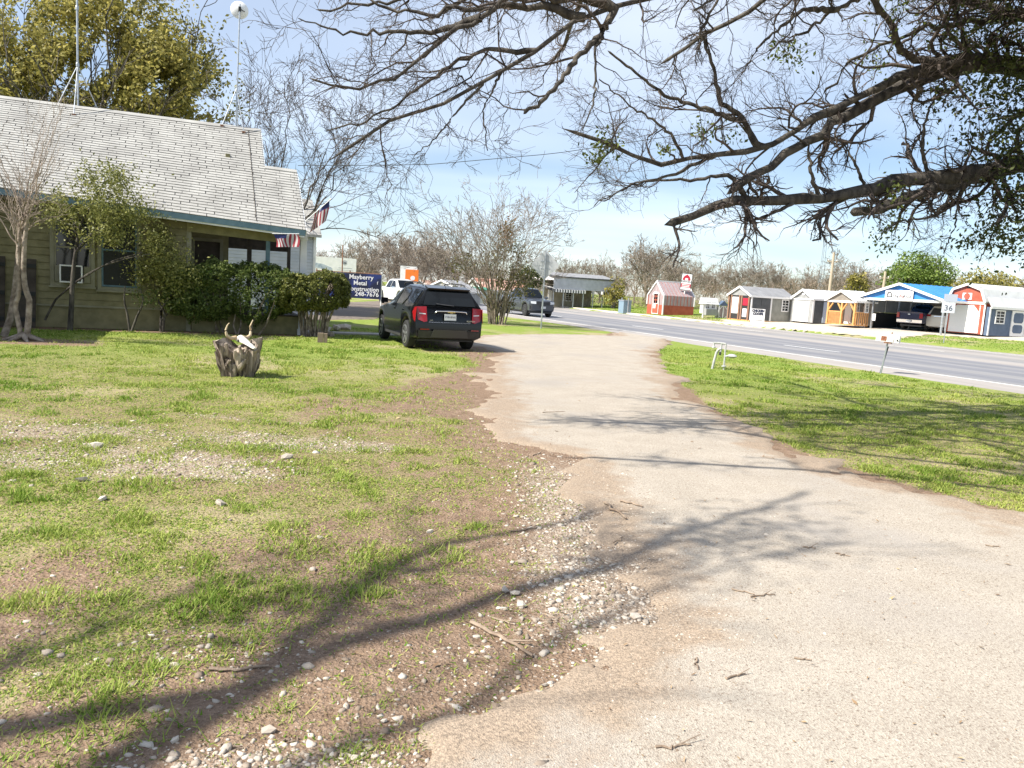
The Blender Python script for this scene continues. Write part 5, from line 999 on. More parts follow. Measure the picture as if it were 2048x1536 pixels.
suv, sp_, ep_, sx_ = vehicle('parked_suv', 'black crossover parked on dirt beside the driveway, rear facing viewer', 'car', loc, HEAD, tab, wb, .365, M_black, rear, front, sides,
    rearp=[('rear_glass', [(-.70, 1.17), (.70, 1.17), (.64, 1.35), (.56, 1.55), (-.56, 1.55), (-.64, 1.35)], M_carglass), ('tail_lamp', tl, M_red), ('tail_lamp', S(tl), M_red), ('number_plate', [(-.155, .80), (.155, .80), (.155, .96), (-.155, .96)], M_plate),
           ('lamp_band', [(.64, .93), (.80, .94), (.80, .965), (.64, .955)], M_lamp), ('lamp_band', [(-.80, .94), (-.64, .93), (-.64, .955), (-.80, .965)], M_lamp), ('chrome_strip', [(-.56, .735), (.56, .735), (.56, .75), (-.56, .75)], M_chrome), ('lower_bumper', [(-.80, .34), (.80, .34), (.82, .52), (-.82, .52)], M_trim), ('bumper_bar', [(-.50, .36), (.50, .36), (.44, .56), (-.44, .56)], mat('grey_bumper_trim', (.055, .055, .057), .5)), ('wiper', [(-.36, 1.20), (.10, 1.165), (.10, 1.178), (-.36, 1.22)], M_trim), ('reflector', [(-.78, .545), (-.56, .55), (-.56, .575), (-.78, .57)], M_red), ('reflector', [(.56, .55), (.78, .545), (.78, .57), (.56, .575)], M_red)],
    frontp=[('grille', [(-.45, .5), (.45, .5), (.5, .72), (-.5, .72)], M_trim)], spokes=5)
mb = MB(); mb.tube(resample([(-.42, -2.375, .98), (-.39, -2.40, 1.025), (0, -2.415, 1.035), (.39, -2.40, 1.025), (.42, -2.375, .98)], 17), .016, 7); mb.obj('chrome_handle', M_chrome, suv, smooth=60)
mb = MB(); mb.box(-.10, .10, -2.42, -2.405, .998, 1.025); mb.box(-.035, .035, -2.424, -2.404, .985, 1.038); mb.obj('emblem', mat('gold_emblem', (.62, .47, .18), .3, metal=.8), suv)
text('plate_lettering', 'FYR-8165', .07, M_ink, suv, (0, -2.352, .88), UPR)
text('badge_lettering', 'EQUINOX', .05, M_chrome, suv, (.56, -2.335, .795), UPR); text('badge_lettering', 'AWD', .035, M_chrome, suv, (-.50, -2.335, .79), UPR)
mb = MB(); mb.hexa([(-.56, -2.13, 1.56), (.56, -2.13, 1.56), (.54, -1.75, 1.625), (-.54, -1.75, 1.625), (-.56, -2.15, 1.60), (.56, -2.15, 1.60), (.54, -1.75, 1.66), (-.54, -1.75, 1.66)]); mb.obj('spoiler', M_black, suv, smooth=30)
for s in (-1, 1):
    mb = MB(); mb.tube(resample([(s*.57, -1.7, 1.65), (s*.58, -1.55, 1.715), (s*.585, -.6, 1.735), (s*.575, .1, 1.70), (s*.57, .2, 1.63)], 14), .017, 7); mb.obj('roof_rail', M_trim, suv, smooth=60)
mb = MB(); mb.tube([(.05, -1.55, 1.66), (.08, -1.68, 1.80)], .006, 5); mb.obj('antenna', M_trim, suv)
mb = MB(); mb.prism([(-.62, 1.02, 1.14), (.62, 1.02, 1.14), (.54, .28, 1.58), (-.54, .28, 1.58)], (0, .012, .016)); mb.obj('windscreen', M_carglass, suv)
mirror_pair(suv, .9, .78, 1.10, M_black)
for s in (-1, 1):   # bright window surrounds and door seams
    mb = MB()
    for a, c in (((.80, 1.105), (-.84, 1.125)), ((-.84, 1.125), (-1.03, 1.29)), ((-1.03, 1.29), (-1.01, 1.51))): mb.bar((s*(sx_(*a)+.012), *a), (s*(sx_(*c)+.012), *c), .012)
    mb.obj('chrome_trim', M_chrome, suv)
    for yy in (.9, -.16, -1.08): mb = MB(); mb.bar((s*(sx_(yy, .45)+.001), yy, .42), (s*(sx_(yy, 1.0)+.001), yy, 1.06), .007); mb.obj('door_seam', M_trim, suv)
    for yy in (.05, -.88): mb = MB(); mb.bar((s*(sx_(yy, .98)+.014), yy, .98), (s*(sx_(yy-.2, .985)+.014), yy-.2, .985), .03); mb.obj('door_handle', M_black, suv)
# ---- pickups
PT = [(2.75, .74, .45, .90, .98, .62), (2.55, .90, .36, 1.02, 1.10, .74), (1.4, .94, .34, 1.10, 1.17, .80), (1.15, .95, .34, 1.12, 1.22, .78), (.45, .95, .34, 1.14, 1.80, .62), (.1, .95, .34, 1.15, 1.84, .64), (-.8, .95, .34, 1.16, 1.82, .63), (-1.0, .95, .36, 1.17, 1.76, .63), (-1.12, .95, .38, 1.18, 1.24, .86), (-2.7, .95, .45, 1.20, 1.26, .86), (-2.75, .94, .48, 1.20, 1.25, .85)]
P_rear = [(.3, .06), (.6, 0), (1.3, 0), (2, 0)]; P_front = [(.3, .15), (.6, .0), (1.0, .02), (1.2, .1)]
P_side = [('front_window', [(.95, 1.2), (.42, 1.66), (.05, 1.72), (.05, 1.2)], M_carglass), ('rear_window', [(-.03, 1.2), (-.03, 1.72), (-.72, 1.70), (-.84, 1.22)], M_carglass)]
hl = [(.50, .84), (.82, .86), (.84, 1.0), (.52, 1.01)]
def pickup(name, label, loc, heading, paint, s, rim, lift=0., face=True, group=None, plate=True):
    fpn = [('grille', [(-.44, .78), (.44, .78), (.46, 1.02), (-.46, 1.02)], M_trim), ('headlamp', hl, M_lamp), ('headlamp', S(hl), M_lamp), ('front_bumper', [(-.82, .48), (.82, .48), (.86, .72), (-.86, .72)], paint if not plate else M_trim), ('number_plate', [(-.16, .56), (.16, .56), (.16, .7), (-.16, .7)], M_plate)]
    tlp = [(.70, .82), (.92, .82), (.92, 1.16), (.72, 1.16)]
    rpn = [('tail_lamp', tlp, M_red), ('tail_lamp', S(tlp), M_red), ('rear_bumper', [(-.9, .5), (.9, .5), (.9, .70), (-.9, .70)], M_chrome), ('number_plate', [(-.16, .53), (.16, .53), (.16, .67), (-.16, .67)], M_plate), ('tailgate_handle', [(-.08, 1.04), (.08, 1.04), (.08, 1.10), (-.08, 1.10)], M_chrome)]
    t, a, b, sx = vehicle(name, label, 'pickup truck', loc, heading, PT, (1.75, -1.65), .40+lift, paint, P_rear, P_front, P_side, rpn, fpn, rim, group, 6); t.scale = (s, s, s)
    mb = MB(); mb.prism([(-.66, 1.17, 1.23), (.66, 1.17, 1.23), (.55, .5, 1.74), (-.55, .5, 1.74)], (0, .014, .012)); mb.obj('windscreen', M_carglass, t)
    mb = MB(); mb.prism([(-.56, -1.02, 1.32), (.56, -1.02, 1.32), (.52, -.98, 1.68), (-.52, -.98, 1.68)], (0, -.06, .0)); mb.obj('back_glass', M_carglass, t)
    mirror_pair(t, .93, .9, 1.17, paint if not lift else M_chrome)
    for sg in (-1, 1):
        for yy in (1.0, .0, -.9): mb = MB(); mb.bar((sg*(sx(yy, .6)+.001), yy, .5), (sg*(sx(yy, 1.1)+.001), yy, 1.13), .008); mb.obj('door_seam', M_trim, t)
    return t
M_greyp = mat('grey_metallic_paint', (.075, .083, .10), .3, metal=.4, coat=.5); M_whitep = mat('white_car_paint', (.74, .74, .74), .25, coat=.5); M_bluep = mat('navy_car_paint', (.010, .014, .05), .2, coat=.5)
p = W(20.35, 46.9, .03); pickup('grey_pickup', 'grey pickup truck driving toward viewer in the near lane', p, HEAD+math.pi, M_greyp, .97, M_rimdark)
p = W(14.6, 57.4, .0); pickup('white_pickup', 'white lifted pickup truck behind the dark blue banner', p, HEAD+math.pi+R(8), M_whitep, 1.05, M_rimdark, .06, plate=False)

# ================================================================== SIGNS AND STREET FURNITURE
FACE = lambda p: math.atan2(p[1], p[0])-math.pi/2     # turn so local -y looks at the viewer
M_navy = mat('navy_banner_vinyl', (.012, .016, .045), .5, (.02, .035, .16), scale=1.3, lo=.45, hi=.6); M_txt = mat('white_lettering', (.75, .75, .76), .6)
p = V(762-1.25*FPX/52.5, 560, 52.5); p[2] = 0; bn = thing('construction_banner', 'dark blue banner with white lettering behind the round bush', 'banner', p, FACE(p)-R(6))
bl = 3.9; mb = MB(); mb.box(-bl+.9, .9+.35, -.01, .01, .45, 2.10); mb.obj('sheet', M_navy, bn)
mb = MB(); mb.tube([(-3.1, .03, 2.14), (1.28, .03, 2.14)], .035, 6); mb.obj('top_rail', M_rust, bn)
for x_ in (-3.05, -.85, 1.27): mb = MB(); mb.tube([(x_, .04, -.05), (x_, .04, 2.28)], .04, 7); mb.obj('post', M_rust if x_ < 1 else M_white, bn)
for s_, z_, sz in (('Mayberry', 1.86, .42), ('Metal', 1.46, .40), ('Construction', 1.07, .40), ('248-7676', .74, .42)):
    text('lettering', s_, sz, M_txt, bn, ({'Mayberry': .72, 'Metal': .30}.get(s_, 1.12), -.02, z_), UPR, 'RIGHT', off=.008)
text('lettering', 'f', .3, M_txt, bn, (1.0, -.02, 1.52), UPR)
p = W(11.0, 66, 0); ws = thing('white_billboard', 'white billboard with building picture and route shield above the bush', 'sign', p, FACE(p))
mb = MB(); mb.box(-2.1, 1.75, -.04, .04, 1.75, 3.4); mb.obj('panel', M_white, ws)
mb = MB(); mb.add([(-2.0, -.046, 2.55), (-.2, -.046, 2.3), (-.2, -.046, 2.52), (-1.0, -.046, 2.82), (-2.0, -.046, 2.92)], [(0, 1, 2, 3, 4)]); mb.obj('picture', mat('faded_picture', (.2, .26, .34), .6, (.5, .55, .6), scale=2.5), ws)
mb = MB(); mb.add([(.62, -.046, 3.18), (.62, -.046, 2.95), (.8, -.046, 2.78), (.98, -.046, 2.95), (.98, -.046, 3.18), (.8, -.046, 3.24)], [(0, 1, 2, 3, 4, 5)]); mb.obj('shield', mat('shield_grey', (.45, .46, .48), .6), ws); text('lettering', '36', .26, M_ink, ws, (.8, -.052, 3.0), UPR)
mb = MB(); mb.box(.3, 1.4, -.046, -.042, 2.55, 2.6); mb.box(.2, 1.5, -.046, -.042, 2.38, 2.42); mb.box(.3, 1.5, -.046, -.042, 1.9, 1.98); pp = mb.obj('print_line', MATS['shield_grey'], ws); pp['kind'] = 'stuff'
for x_ in (-1.8, 1.4): mb = MB(); mb.box(x_-.06, x_+.06, .045, .16, 0, 3.3); mb.obj('post', M_rust, ws)
p = W(11.0, 55, 0); pl = thing('rusty_pole', 'thin rusty pole before the white billboard', 'pole', (p[0], p[1], 0)); q = V(686, 491, p[1]); 
pl.location = (q[0], q[1], 0); mb = MB(); mb.tube([(0, 0, -.1), (0, 0, q[2])], .045, 7); mb.lathe([(.0, q[2]), (.06, q[2]+.01), (.05, q[2]+.05), (0, q[2]+.06)], 8); mb.obj('pole', M_rust, pl)
p = W(17.5, 88, 0); q = V(818, 553, 84); os_ = thing('orange_sign', 'orange and white sign behind the white pickup', 'sign', (q[0], q[1], 0), FACE(q)); M_orange = mat('orange_sign_paint', (.80, .19, .02), .5)
mb = MB(); mb.box(-.95, .85, .0, .08, q[2]-.6, q[2]+1.1); mb.obj('white_board', M_white, os_); mb = MB(); mb.box(-.4, 1.0, -.05, -.01, q[2]-.6, q[2]+.75); mb.obj('orange_board', M_orange, os_); mb = MB(); mb.lathe([(.0, -.06), (.25, -.058), (.25, -.052), (0, -.05)], 16, 'y', (.4, 0, q[2]-.15)); mb.obj('logo', M_txt, os_); mb = MB(); mb.box(-.08, .08, .0, .1, 0, q[2]-.6); mb.obj('post', M_galv, os_)
# diamond warning sign seen from behind
p = G(1082, 657); ds = thing('diamond_sign', 'grey back of a diamond road sign on a thin leaning post', 'road sign', p, FACE(p), ry=R(0)); hgt = (657-507)/FPX*p[1]*1.0
mb = MB(); mb.tube([(0, 0, -.05), (.0, 0, hgt)], .035, 7); mb.obj('post', M_galv, ds, smooth=60)
mb = MB(); zc, r_ = hgt-.55, .62; lp = []
for k_ in range(4):
    a = math.pi/2*k_
    for da in (-.1, .1): lp.append((math.cos(a+da)*r_*.98, .05, zc+math.sin(a+da)*r_*.98))
mb.prism(lp, (0, .006, 0)); mb.obj('plate', mat('aluminium_sign_back', (.42, .43, .44), .5, (.5, .51, .52), scale=4, metal=.3), ds)
mb = MB(); mb.box(-.2, .2, .036, .048, zc+.14, zc+.18); mb.obj('bracket', M_galv, ds); mb = MB(); mb.box(-.2, .2, .036, .048, zc-.18, zc-.14); mb.obj('bracket', M_galv, ds)
# route sign
p = G(1887, 686); rs = thing('route_sign', 'grey route 36 sign on a slim post before the red barn', 'road sign', p, FACE(p)-R(6)); k_ = p[1]/FPX
mb = MB(); mb.tube([(0, 0, -.05), (.05, 0, 98*k_)], .03, 7); mb.obj('post', M_galv, rs, smooth=60)
M_sg = mat('grey_sign_face', (.42, .45, .48), .5); mb = MB(); mb.box(-.30, .34, -.05, -.03, 60*k_, 82*k_-.03); mb.obj('number_panel', M_sg, rs); text('lettering', '36', .42, M_ink, rs, (.03, -.056, 69*k_), UPR); mb = MB(); mb.box(-.24, .40, -.05, -.03, 82*k_, 97*k_); mb.obj('top_panel', mat('grey_sign_top', (.3, .33, .38), .5), rs)
# leaning mailbox
p = G(1761, 747); mbx = thing('mailbox', 'battered white mailbox with rust patch on a leaning post', 'mailbox', p, FACE(p)-R(12), ry=R(3)); M_mail = mat('chipped_white_paint', (.16, .13, .11), .6, (.72, .72, .70), scale=9, lo=.32, hi=.42, detail=7)
mb = MB(); mb.tube([(0, 0, -.1), (.045, 0, .86)], .022, 8); mb.obj('post', M_galv, mbx, smooth=60); mb = MB(); mb.tube([(-.02, .03, .0), (.07, .03, .75)], .018, 6); mb.obj('second_post', M_screen, mbx, smooth=60)
mb = MB(); mb.box(-.04, .14, -.08, .08, .84, .875); mb.obj('bracket', M_rust, mbx)
lp = [(-.0, -.09, .885), (-.0, .09, .885), (0, .09, 1.02)]+[(0, math.cos(a)*.09, 1.02+math.sin(a)*.075) for a in np.linspace(.3, math.pi-.3, 6)]+[(0, -.09, 1.02)]
mb = MB(); mb.prism([(-.25+0*q[0], q[1], q[2]) for q in lp], (.58, 0, 0)); bx_ = mb.obj('box', M_mail, mbx, smooth=40); mb = MB(); mb.box(-.12, .02, -.094, -.0905, .90, 1.03); mb.obj('rust_patch', mat('rust_patch', (.17, .055, .03), .9, (.33, .14, .08), scale=20), bx_); mb = MB(); mb.box(.27, .3, -.1, -.09, .93, .98); mb.obj('latch', M_screen, bx_); mb = MB(); mb.box(.1, .115, .0, .06, 1.09, 1.15); mb.obj('flag', M_rust, bx_)
# gas meter riser
p = G(1425, 738); gm = thing('gas_meter', 'grey gas riser pipes with round regulator beside the driveway', 'gas meter', p, FACE(p)); M_pipe = mat('grey_pipe_paint', (.36, .37, .36), .55, (.48, .48, .46), scale=10)
def pipe(nm, pts, r=.024, m=None): mb = MB(); mb.tube(np.array(pts, float), r, 9); return mb.obj(nm, m or M_pipe, gm, smooth=50)
pipe('riser', [(-.02, 0, -.1), (.02, 0, .2), (.06, 0, .42), (.1, 0, .5), (.17, 0, .53)], .032); pipe('crossbar', [(-.02, 0, .66), (.1, 0, .665), (.26, 0, .655)]); pipe('drop_pipe', [(-.02, 0, .67), (-.02, 0, .58)], .022); pipe('second_riser', [(.27, 0, -.1), (.27, 0, .3), (.265, 0, .665)], .022); pipe('link', [(.16, 0, .66), (.165, 0, .5), (.15, 0, .42)], .024)
mb = MB(); mb.lathe([(0, .52), (.045, .53), (.045, .565), (.025, .58)], 10, 'z', (-.02, 0, 0)); mb.obj('valve', M_pipe, gm, smooth=40); mb = MB(); mb.lathe([(.02, .36), (.03, .38), (.03, .44), (.02, .46)], 10, 'z', (.15, 0, 0)); mb.obj('valve', M_rimdark, gm, smooth=40)
mb = MB(); mb.lathe([(0, -.055), (.06, -.05), (.11, -.02), (.125, 0), (.11, .02), (.06, .05), (0, .055)], 18, 'z', (.44, -.02, .36)); mb.obj('regulator', M_pipe, gm, smooth=40); pipe('elbow', [(.27, 0, .34), (.36, -.01, .355)], .026); mb = MB(); mb.lathe([(.02, .04), (.06, .05), (.06, .075), (.02, .085)], 12, 'z', (.27, 0, .03)); mb.obj('flange', M_pipe, gm, smooth=40)
# overhead service wire
wv = thing('overhead_wire', 'thin dark service wire crossing the sky from the house', 'wire', (0, 0, 0)); P_ = resample([V(596, 331, 30), V(700, 331, 29.8), V(860, 329, 29.5), V(1110, 307, 29), V(1480, 252, 28), V(1800, 197, 27), V(2250, 105, 25.5)], 40); wv.location = tuple(P_[0]); mb = MB(); mb.tube(P_-P_[0], .012, 5); mb.obj('strand', M_screen, wv)

# ================================================================== SALES-LOT BUILDINGS (local: x along the front, y into the depth, front faces -y)
SROT = GRID_ROT-math.pi/2
def solve_s(A, d, bx):
    q = A-EYE; c = (bx-1024)/FPX; return float((c*(q@_F)-q@_R2)/(d@_R2-c*(d@_F)))
def lotthing(name, label, cat, apx, right_x, end_x):
    A = G(*apx); w_ = solve_s(A, -D, right_x); L_ = solve_s(A-D*w_, N, end_x); t = thing(name, label, cat, A, SROT); return t, w_, L_, A[1]/FPX
M_red2 = mat('barn_red_stain', (.36, .075, .04), .75, (.44, .105, .06), scale=3); M_poly = mat('cloudy_plastic_panel', (.24, .18, .18), .3, (.46, .38, .38), scale=3, stretch=(6, 6, .4)); M_sw = mat('bright_white_trim', (.78, .77, .75), .6)
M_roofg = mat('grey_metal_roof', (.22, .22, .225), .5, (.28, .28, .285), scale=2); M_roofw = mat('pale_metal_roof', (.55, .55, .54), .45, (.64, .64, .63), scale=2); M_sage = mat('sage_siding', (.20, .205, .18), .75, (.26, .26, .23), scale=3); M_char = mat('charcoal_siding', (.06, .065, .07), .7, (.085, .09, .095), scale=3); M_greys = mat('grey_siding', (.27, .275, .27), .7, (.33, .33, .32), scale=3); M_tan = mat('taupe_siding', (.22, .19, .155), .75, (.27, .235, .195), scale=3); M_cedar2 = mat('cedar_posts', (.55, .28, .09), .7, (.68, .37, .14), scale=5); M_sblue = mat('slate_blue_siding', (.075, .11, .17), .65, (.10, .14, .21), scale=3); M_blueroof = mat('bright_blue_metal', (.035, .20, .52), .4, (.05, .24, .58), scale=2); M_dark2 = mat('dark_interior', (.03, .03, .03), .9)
def box_(t, nm, m, *a): mb = MB(); mb.box(*a); return mb.obj(nm, m, t)
def gable_roof(t, w_, L_, ze, zr, m, ov=.12, th=.08, trim=None):
    for s, xa, xb in ((0, -ov, w_/2), (1, w_+ov, w_/2)):
        mb = MB(); za = ze-(zr-ze)*ov/(w_/2); mb.hexa([(xa, -ov, za), (xb, -ov, zr), (xb, L_+ov, zr), (xa, L_+ov, za), (xa, -ov, za+th), (xb, -ov, zr+th), (xb, L_+ov, zr+th), (xa, L_+ov, za+th)]); r = mb.obj('roof_slope', m, t)
        n = max(3, int(L_/.45)); mb = MB()
        for i in range(n+1): y = -ov+(L_+2*ov)*i/n; mb.bar((xa, y, za+th+.012), (xb, y, zr+th+.012), .03, .025)
        o = mb.obj('roof_ribs', m, r); o['kind'] = 'stuff'
        if trim: mb = MB(); mb.bar((xa, -ov-.02, za+th*.3), (xb, -ov-.02, zr+th*.3), .03, .16); mb.obj('rake_trim', trim, t)
        if trim and s: mb = MB(); mb.bar((xa, -ov, za+th*.3), (xa, L_+ov, za+th*.3), .03, .14); mb.obj('eave_trim', trim, t)
def pent(t, w_, L_, z0, ze, zr, m, nm='walls', mside=None):
    for nm2, y0_, y1_ in (('front_wall', 0, .06), ('rear_wall', L_-.06, L_)):
        mb = MB(); mb.prism([(0, y0_, z0), (w_, y0_, z0), (w_, y0_, ze), (w_/2, y0_, zr), (0, y0_, ze)], (0, y1_-y0_, 0)); mb.obj(nm2, m, t)
    box_(t, 'side_wall', mside or m, 0, .06, .06, L_-.06, z0, ze); box_(t, 'side_wall', mside or m, w_-.06, w_, .06, L_-.06, z0, ze)
def rollup(t, x0, x1, z0, z1, y=-.03):
    n = 14; d = box_(t, 'roll_up_door', M_sw, x0, x1, y, y+.028, z0, z1)
    for i in range(n): zz = z0+(z1-z0)*i/n; mb = MB(); mb.hexa([(x0, y-.03, zz+.01), (x1, y-.03, zz+.01), (x1, y, zz+.01), (x0, y, zz+.01), (x0, y-.012, zz+(z1-z0)/n-.006), (x1, y-.012, zz+(z1-z0)/n-.006), (x1, y, zz+(z1-z0)/n-.006), (x0, y, zz+(z1-z0)/n-.006)]); mb.obj('door_slat', M_sw, d)
def win_x(t, x, y0, y1, z0, z1, m=M_sw):      # window on the side wall facing +x, panes built
    mb = MB(); mb.box(x, x+.012, y0, y1, z0, z1); wn = mb.obj('window', M_carglass, t); mb = MB(); tt = .07
    for a in ((y0-tt, y1+tt, z0-tt, z0), (y0-tt, y1+tt, z1, z1+tt), (y0-tt, y0, z0, z1), (y1, y1+tt, z0, z1)): mb.box(x, x+.05, *a)
    mb.obj('window_frame', m, wn); mb = MB(); mb.box(x+.012, x+.03, (y0+y1)/2-.015, (y0+y1)/2+.015, z0, z1)
    for k in (.25, .5, .75): zz = z0+(z1-z0)*k; mb.box(x+.012, x+.03, y0, y1, zz-.014-(.02 if k == .5 else 0), zz+.014)
    mb.obj('muntins', m, wn); return wn
def win_f(t, y, x0, x1, z0, z1, m=M_sw, nv=3, glass=None):
    mb = MB(); mb.box(x0, x1, y-.012, y, z0, z1); wn = mb.obj('window', glass or M_carglass, t); mb = MB(); mb.frame(x0-.07, x1+.07, z0-.07, z1+.07, y-.05, .07, .05); mb.obj('window_frame', m, wn); mb = MB(); mb.box((x0+x1)/2-.015, (x0+x1)/2+.015, y-.03, y-.012, z0, z1)
    for k in range(1, nv): zz = z0+(z1-z0)*k/nv; mb.box(x0, x1, y-.03, y-.012, zz-.014, zz+.014)
    mb.obj('muntins', m, wn)
# red greenhouse
t, w_, L_, k = lotthing('greenhouse', 'red and clear-panel greenhouse shed with white trim on the verge', 'greenhouse', (1293, 627), 1325, 1386)
zr, ze, zl = 64*k, 37*k, 19*k
mb = MB(); mb.box(0, w_, 0, L_, 0, zl); mb.obj('base_wall', M_red2, t)
for i in range(9): a = L_*i/9; box_(t, 'side_panel', M_poly, w_-.03, w_-.005, a+.02, a+L_/9-.02, zl, ze)
for i in range(10): a = min(max(L_*i/9-.025, 0), L_-.05); box_(t, 'stud', M_red2, w_-.05, w_+.01, a, a+.05, zl, ze)
mb = MB(); mb.prism([(0.03, .03, zl), (w_-.03, .03, zl), (w_-.03, .03, ze), (w_/2, .03, zr), (.03, .03, ze)], (0, .03, 0)); mb.obj('gable_panel', M_poly, t); mb = MB(); mb.prism([(0.03, L_-.06, zl), (w_-.03, L_-.06, zl), (w_-.03, L_-.06, ze), (w_/2, L_-.06, zr), (.03, L_-.06, ze)], (0, .03, 0)); mb.obj('gable_panel', M_poly, t)
for i in range(5): a = .12+(w_-.3)*i/4; box_(t, 'stud', M_red2, a, a+.06, -.01, .03, zl, ze)
for xa in (0, w_):
    for i in range(9): a, b = L_*i/9+.02, L_*(i+1)/9-.02; mb = MB(); mb.hexa([(xa, a, ze), (w_/2, a, zr), (w_/2, b, zr), (xa, b, ze), (xa, a, ze+.03), (w_/2, a, zr+.03), (w_/2, b, zr+.03), (xa, b, ze+.03)]); mb.obj('roof_panel', M_poly, t)
    for i in range(8): a = L_*(i+1)/9; mb = MB(); mb.bar((xa, a, ze-.03), (w_/2, a, zr-.03), .05, .07); mb.obj('rafter', M_red2, t)
for f_ in (.33, .66): mb = MB(); xx = w_-(w_/2)*f_; mb.bar((xx, 0, ze+(zr-ze)*f_-.02), (xx, L_, ze+(zr-ze)*f_-.02), .05, .05); mb.obj('purlin', M_red2, t)
for a, b in (((w_, -.02, zl*.0), (w_, -.02, ze)), ((0, -.02, zl), (0, -.02, ze)), ((0, -.02, ze), (w_/2, -.02, zr)), ((w_, -.02, ze), (w_/2, -.02, zr)), ((w_+.02, L_, zl), (w_+.02, L_, ze)), ((w_/2, 0, zr+.05), (w_/2, L_, zr+.05)), ((w_, L_, ze), (w_/2, L_, zr))): mb = MB(); mb.bar(a, b, .1); mb.obj('trim', M_sw, t)
d_ = box_(t, 'door', M_red2, w_*.36, w_*.72, -.04, 0, .05, ze*1.08); mb = MB(); mb.frame(w_*.34, w_*.74, .05, ze*1.12, -.06, .06, .03); mb.obj('door_frame', M_sw, d_)
for i in range(3):
    for j in range(2): box_(d_, 'pane', M_carglass, w_*(.42+.13*j), w_*(.52+.13*j), -.05, -.041, zl*1.15+i*.33, zl*1.15+.26+i*.33)
mb = MB(); mb.frame(w_*.40, w_*.68, zl*1.08, zl*1.15+1.0, -.055, .05, .012); mb.obj('window_frame', M_sw, d_); box_(d_, 'notice', M_sw, w_*.4, w_*.55, -.052, -.042, .55, .9)
# red barn logo sign
p = G(1362, 630); k = p[1]/FPX; t = thing('barn_logo_sign', 'tall white sign with red barn emblem leaning beside the greenhouse', 'sign', p, FACE(p), ry=R(4)); mb = MB(); mb.tube([(0, 0, 0), (.0, 0, 52*k)], .05, 8); mb.obj('post', M_sw, t); box_(t, 'foot', M_sw, -.35, .25, -.15, .15, 0, .1)
box_(t, 'board', M_sw, -10*k, 10*k, -.08, -.05, 50*k, 82*k); mb = MB(); mb.frame(-10.6*k, 10.6*k, 49.4*k, 82.6*k, -.09, .05, .06); mb.obj('frame', M_char, t)
mb = MB(); mb.add([(x*k, -.086, z*k) for x, z in ((-7.5, 69), (-7.5, 72), (-5, 77), (0, 80.5), (5, 77), (7.5, 72), (7.5, 69))], [(0, 1, 2, 3, 4, 5, 6)]); mb.obj('barn_emblem', mat('sign_crimson', (.42, .012, .035), .6), t); box_(t, 'barn_door', M_sw, -2.6*k, 2.6*k, -.096, -.088, 69*k, 73*k); text('lettering', 'DERKSEN', 5.2*k, M_ink, t, (0, -.09, 66.3*k), UPR, xs=.85); box_(t, 'red_band', MATS['sign_crimson'], -9.4*k, 9.4*k, -.087, -.081, 55*k, 62*k)
for zz in (60, 57): box_(t, 'print_line', M_sw, -7.5*k, 7.5*k, -.093, -.088, zz*k-.9*k, zz*k+.6*k)
# small white coop
t, w_, L_, k = lotthing('small_coop', 'small white chicken coop with blue gabled run', 'coop', (1398, 635), 1404, 1450); zh = 36*k
box_(t, 'cabin', M_sw, 0, w_, 0, L_*.62, 9*k, zh*.78); box_(t, 'nest_box', M_greys, w_, w_+.35, .05*L_, L_*.55, 6*k, 18*k); mb = MB(); mb.hexa([(-.1, -.1, zh*.76), (w_+.15, -.1, zh*.76), (w_+.15, L_*.66, zh*.76), (-.1, L_*.66, zh*.76), (w_*.3, -.1, zh*1.12), (w_*.45, -.1, zh*1.12), (w_*.45, L_*.66, zh*1.12), (w_*.3, L_*.66, zh*1.12)]); mb.obj('roof', M_roofw, t)
for a in (.12, .36): win_x(t, w_+.005, L_*a, L_*(a+.14), 20*k, 30*k)
for a in (.02, .58): box_(t, 'leg', M_sw, w_-.1, w_, L_*a, L_*a+.1, 0, 9*k)
ya, yb = L_*.66, L_*1.02; mb = MB(); mb.prism([(w_+.2, ya-.1, zh*.72), (w_+.2, yb+.1, zh*.72), (w_+.2, (ya+yb)/2, zh*1.0)], (-w_, 0, 0)); mb.obj('run_roof', M_sblue, t); box_(t, 'run_mesh', M_poly, w_*.2, w_+.1, ya, yb, .1, zh*.68)
for y in (ya, (ya+yb)/2, yb): mb = MB(); mb.bar((w_+.13, y, 0), (w_+.13, y, zh*.74), .08); mb.obj('run_post', M_sw, t)
for y0_, y1_ in ((ya, (ya+yb)/2), ((ya+yb)/2, yb)): mb = MB(); s_ = 1 if y0_ == ya else -1; yc = y0_ if s_ > 0 else y1_; mb.bar((w_+.14, yc, zh*.5), (w_+.14, yc+s_*.35, zh*.72), .06); mb.obj('brace', M_sw, t); mb = MB(); mb.bar((w_+.14, yc, .25), (w_+.14, yc+s_*.3, 0.03), .06); mb.obj('brace', M_sw, t)
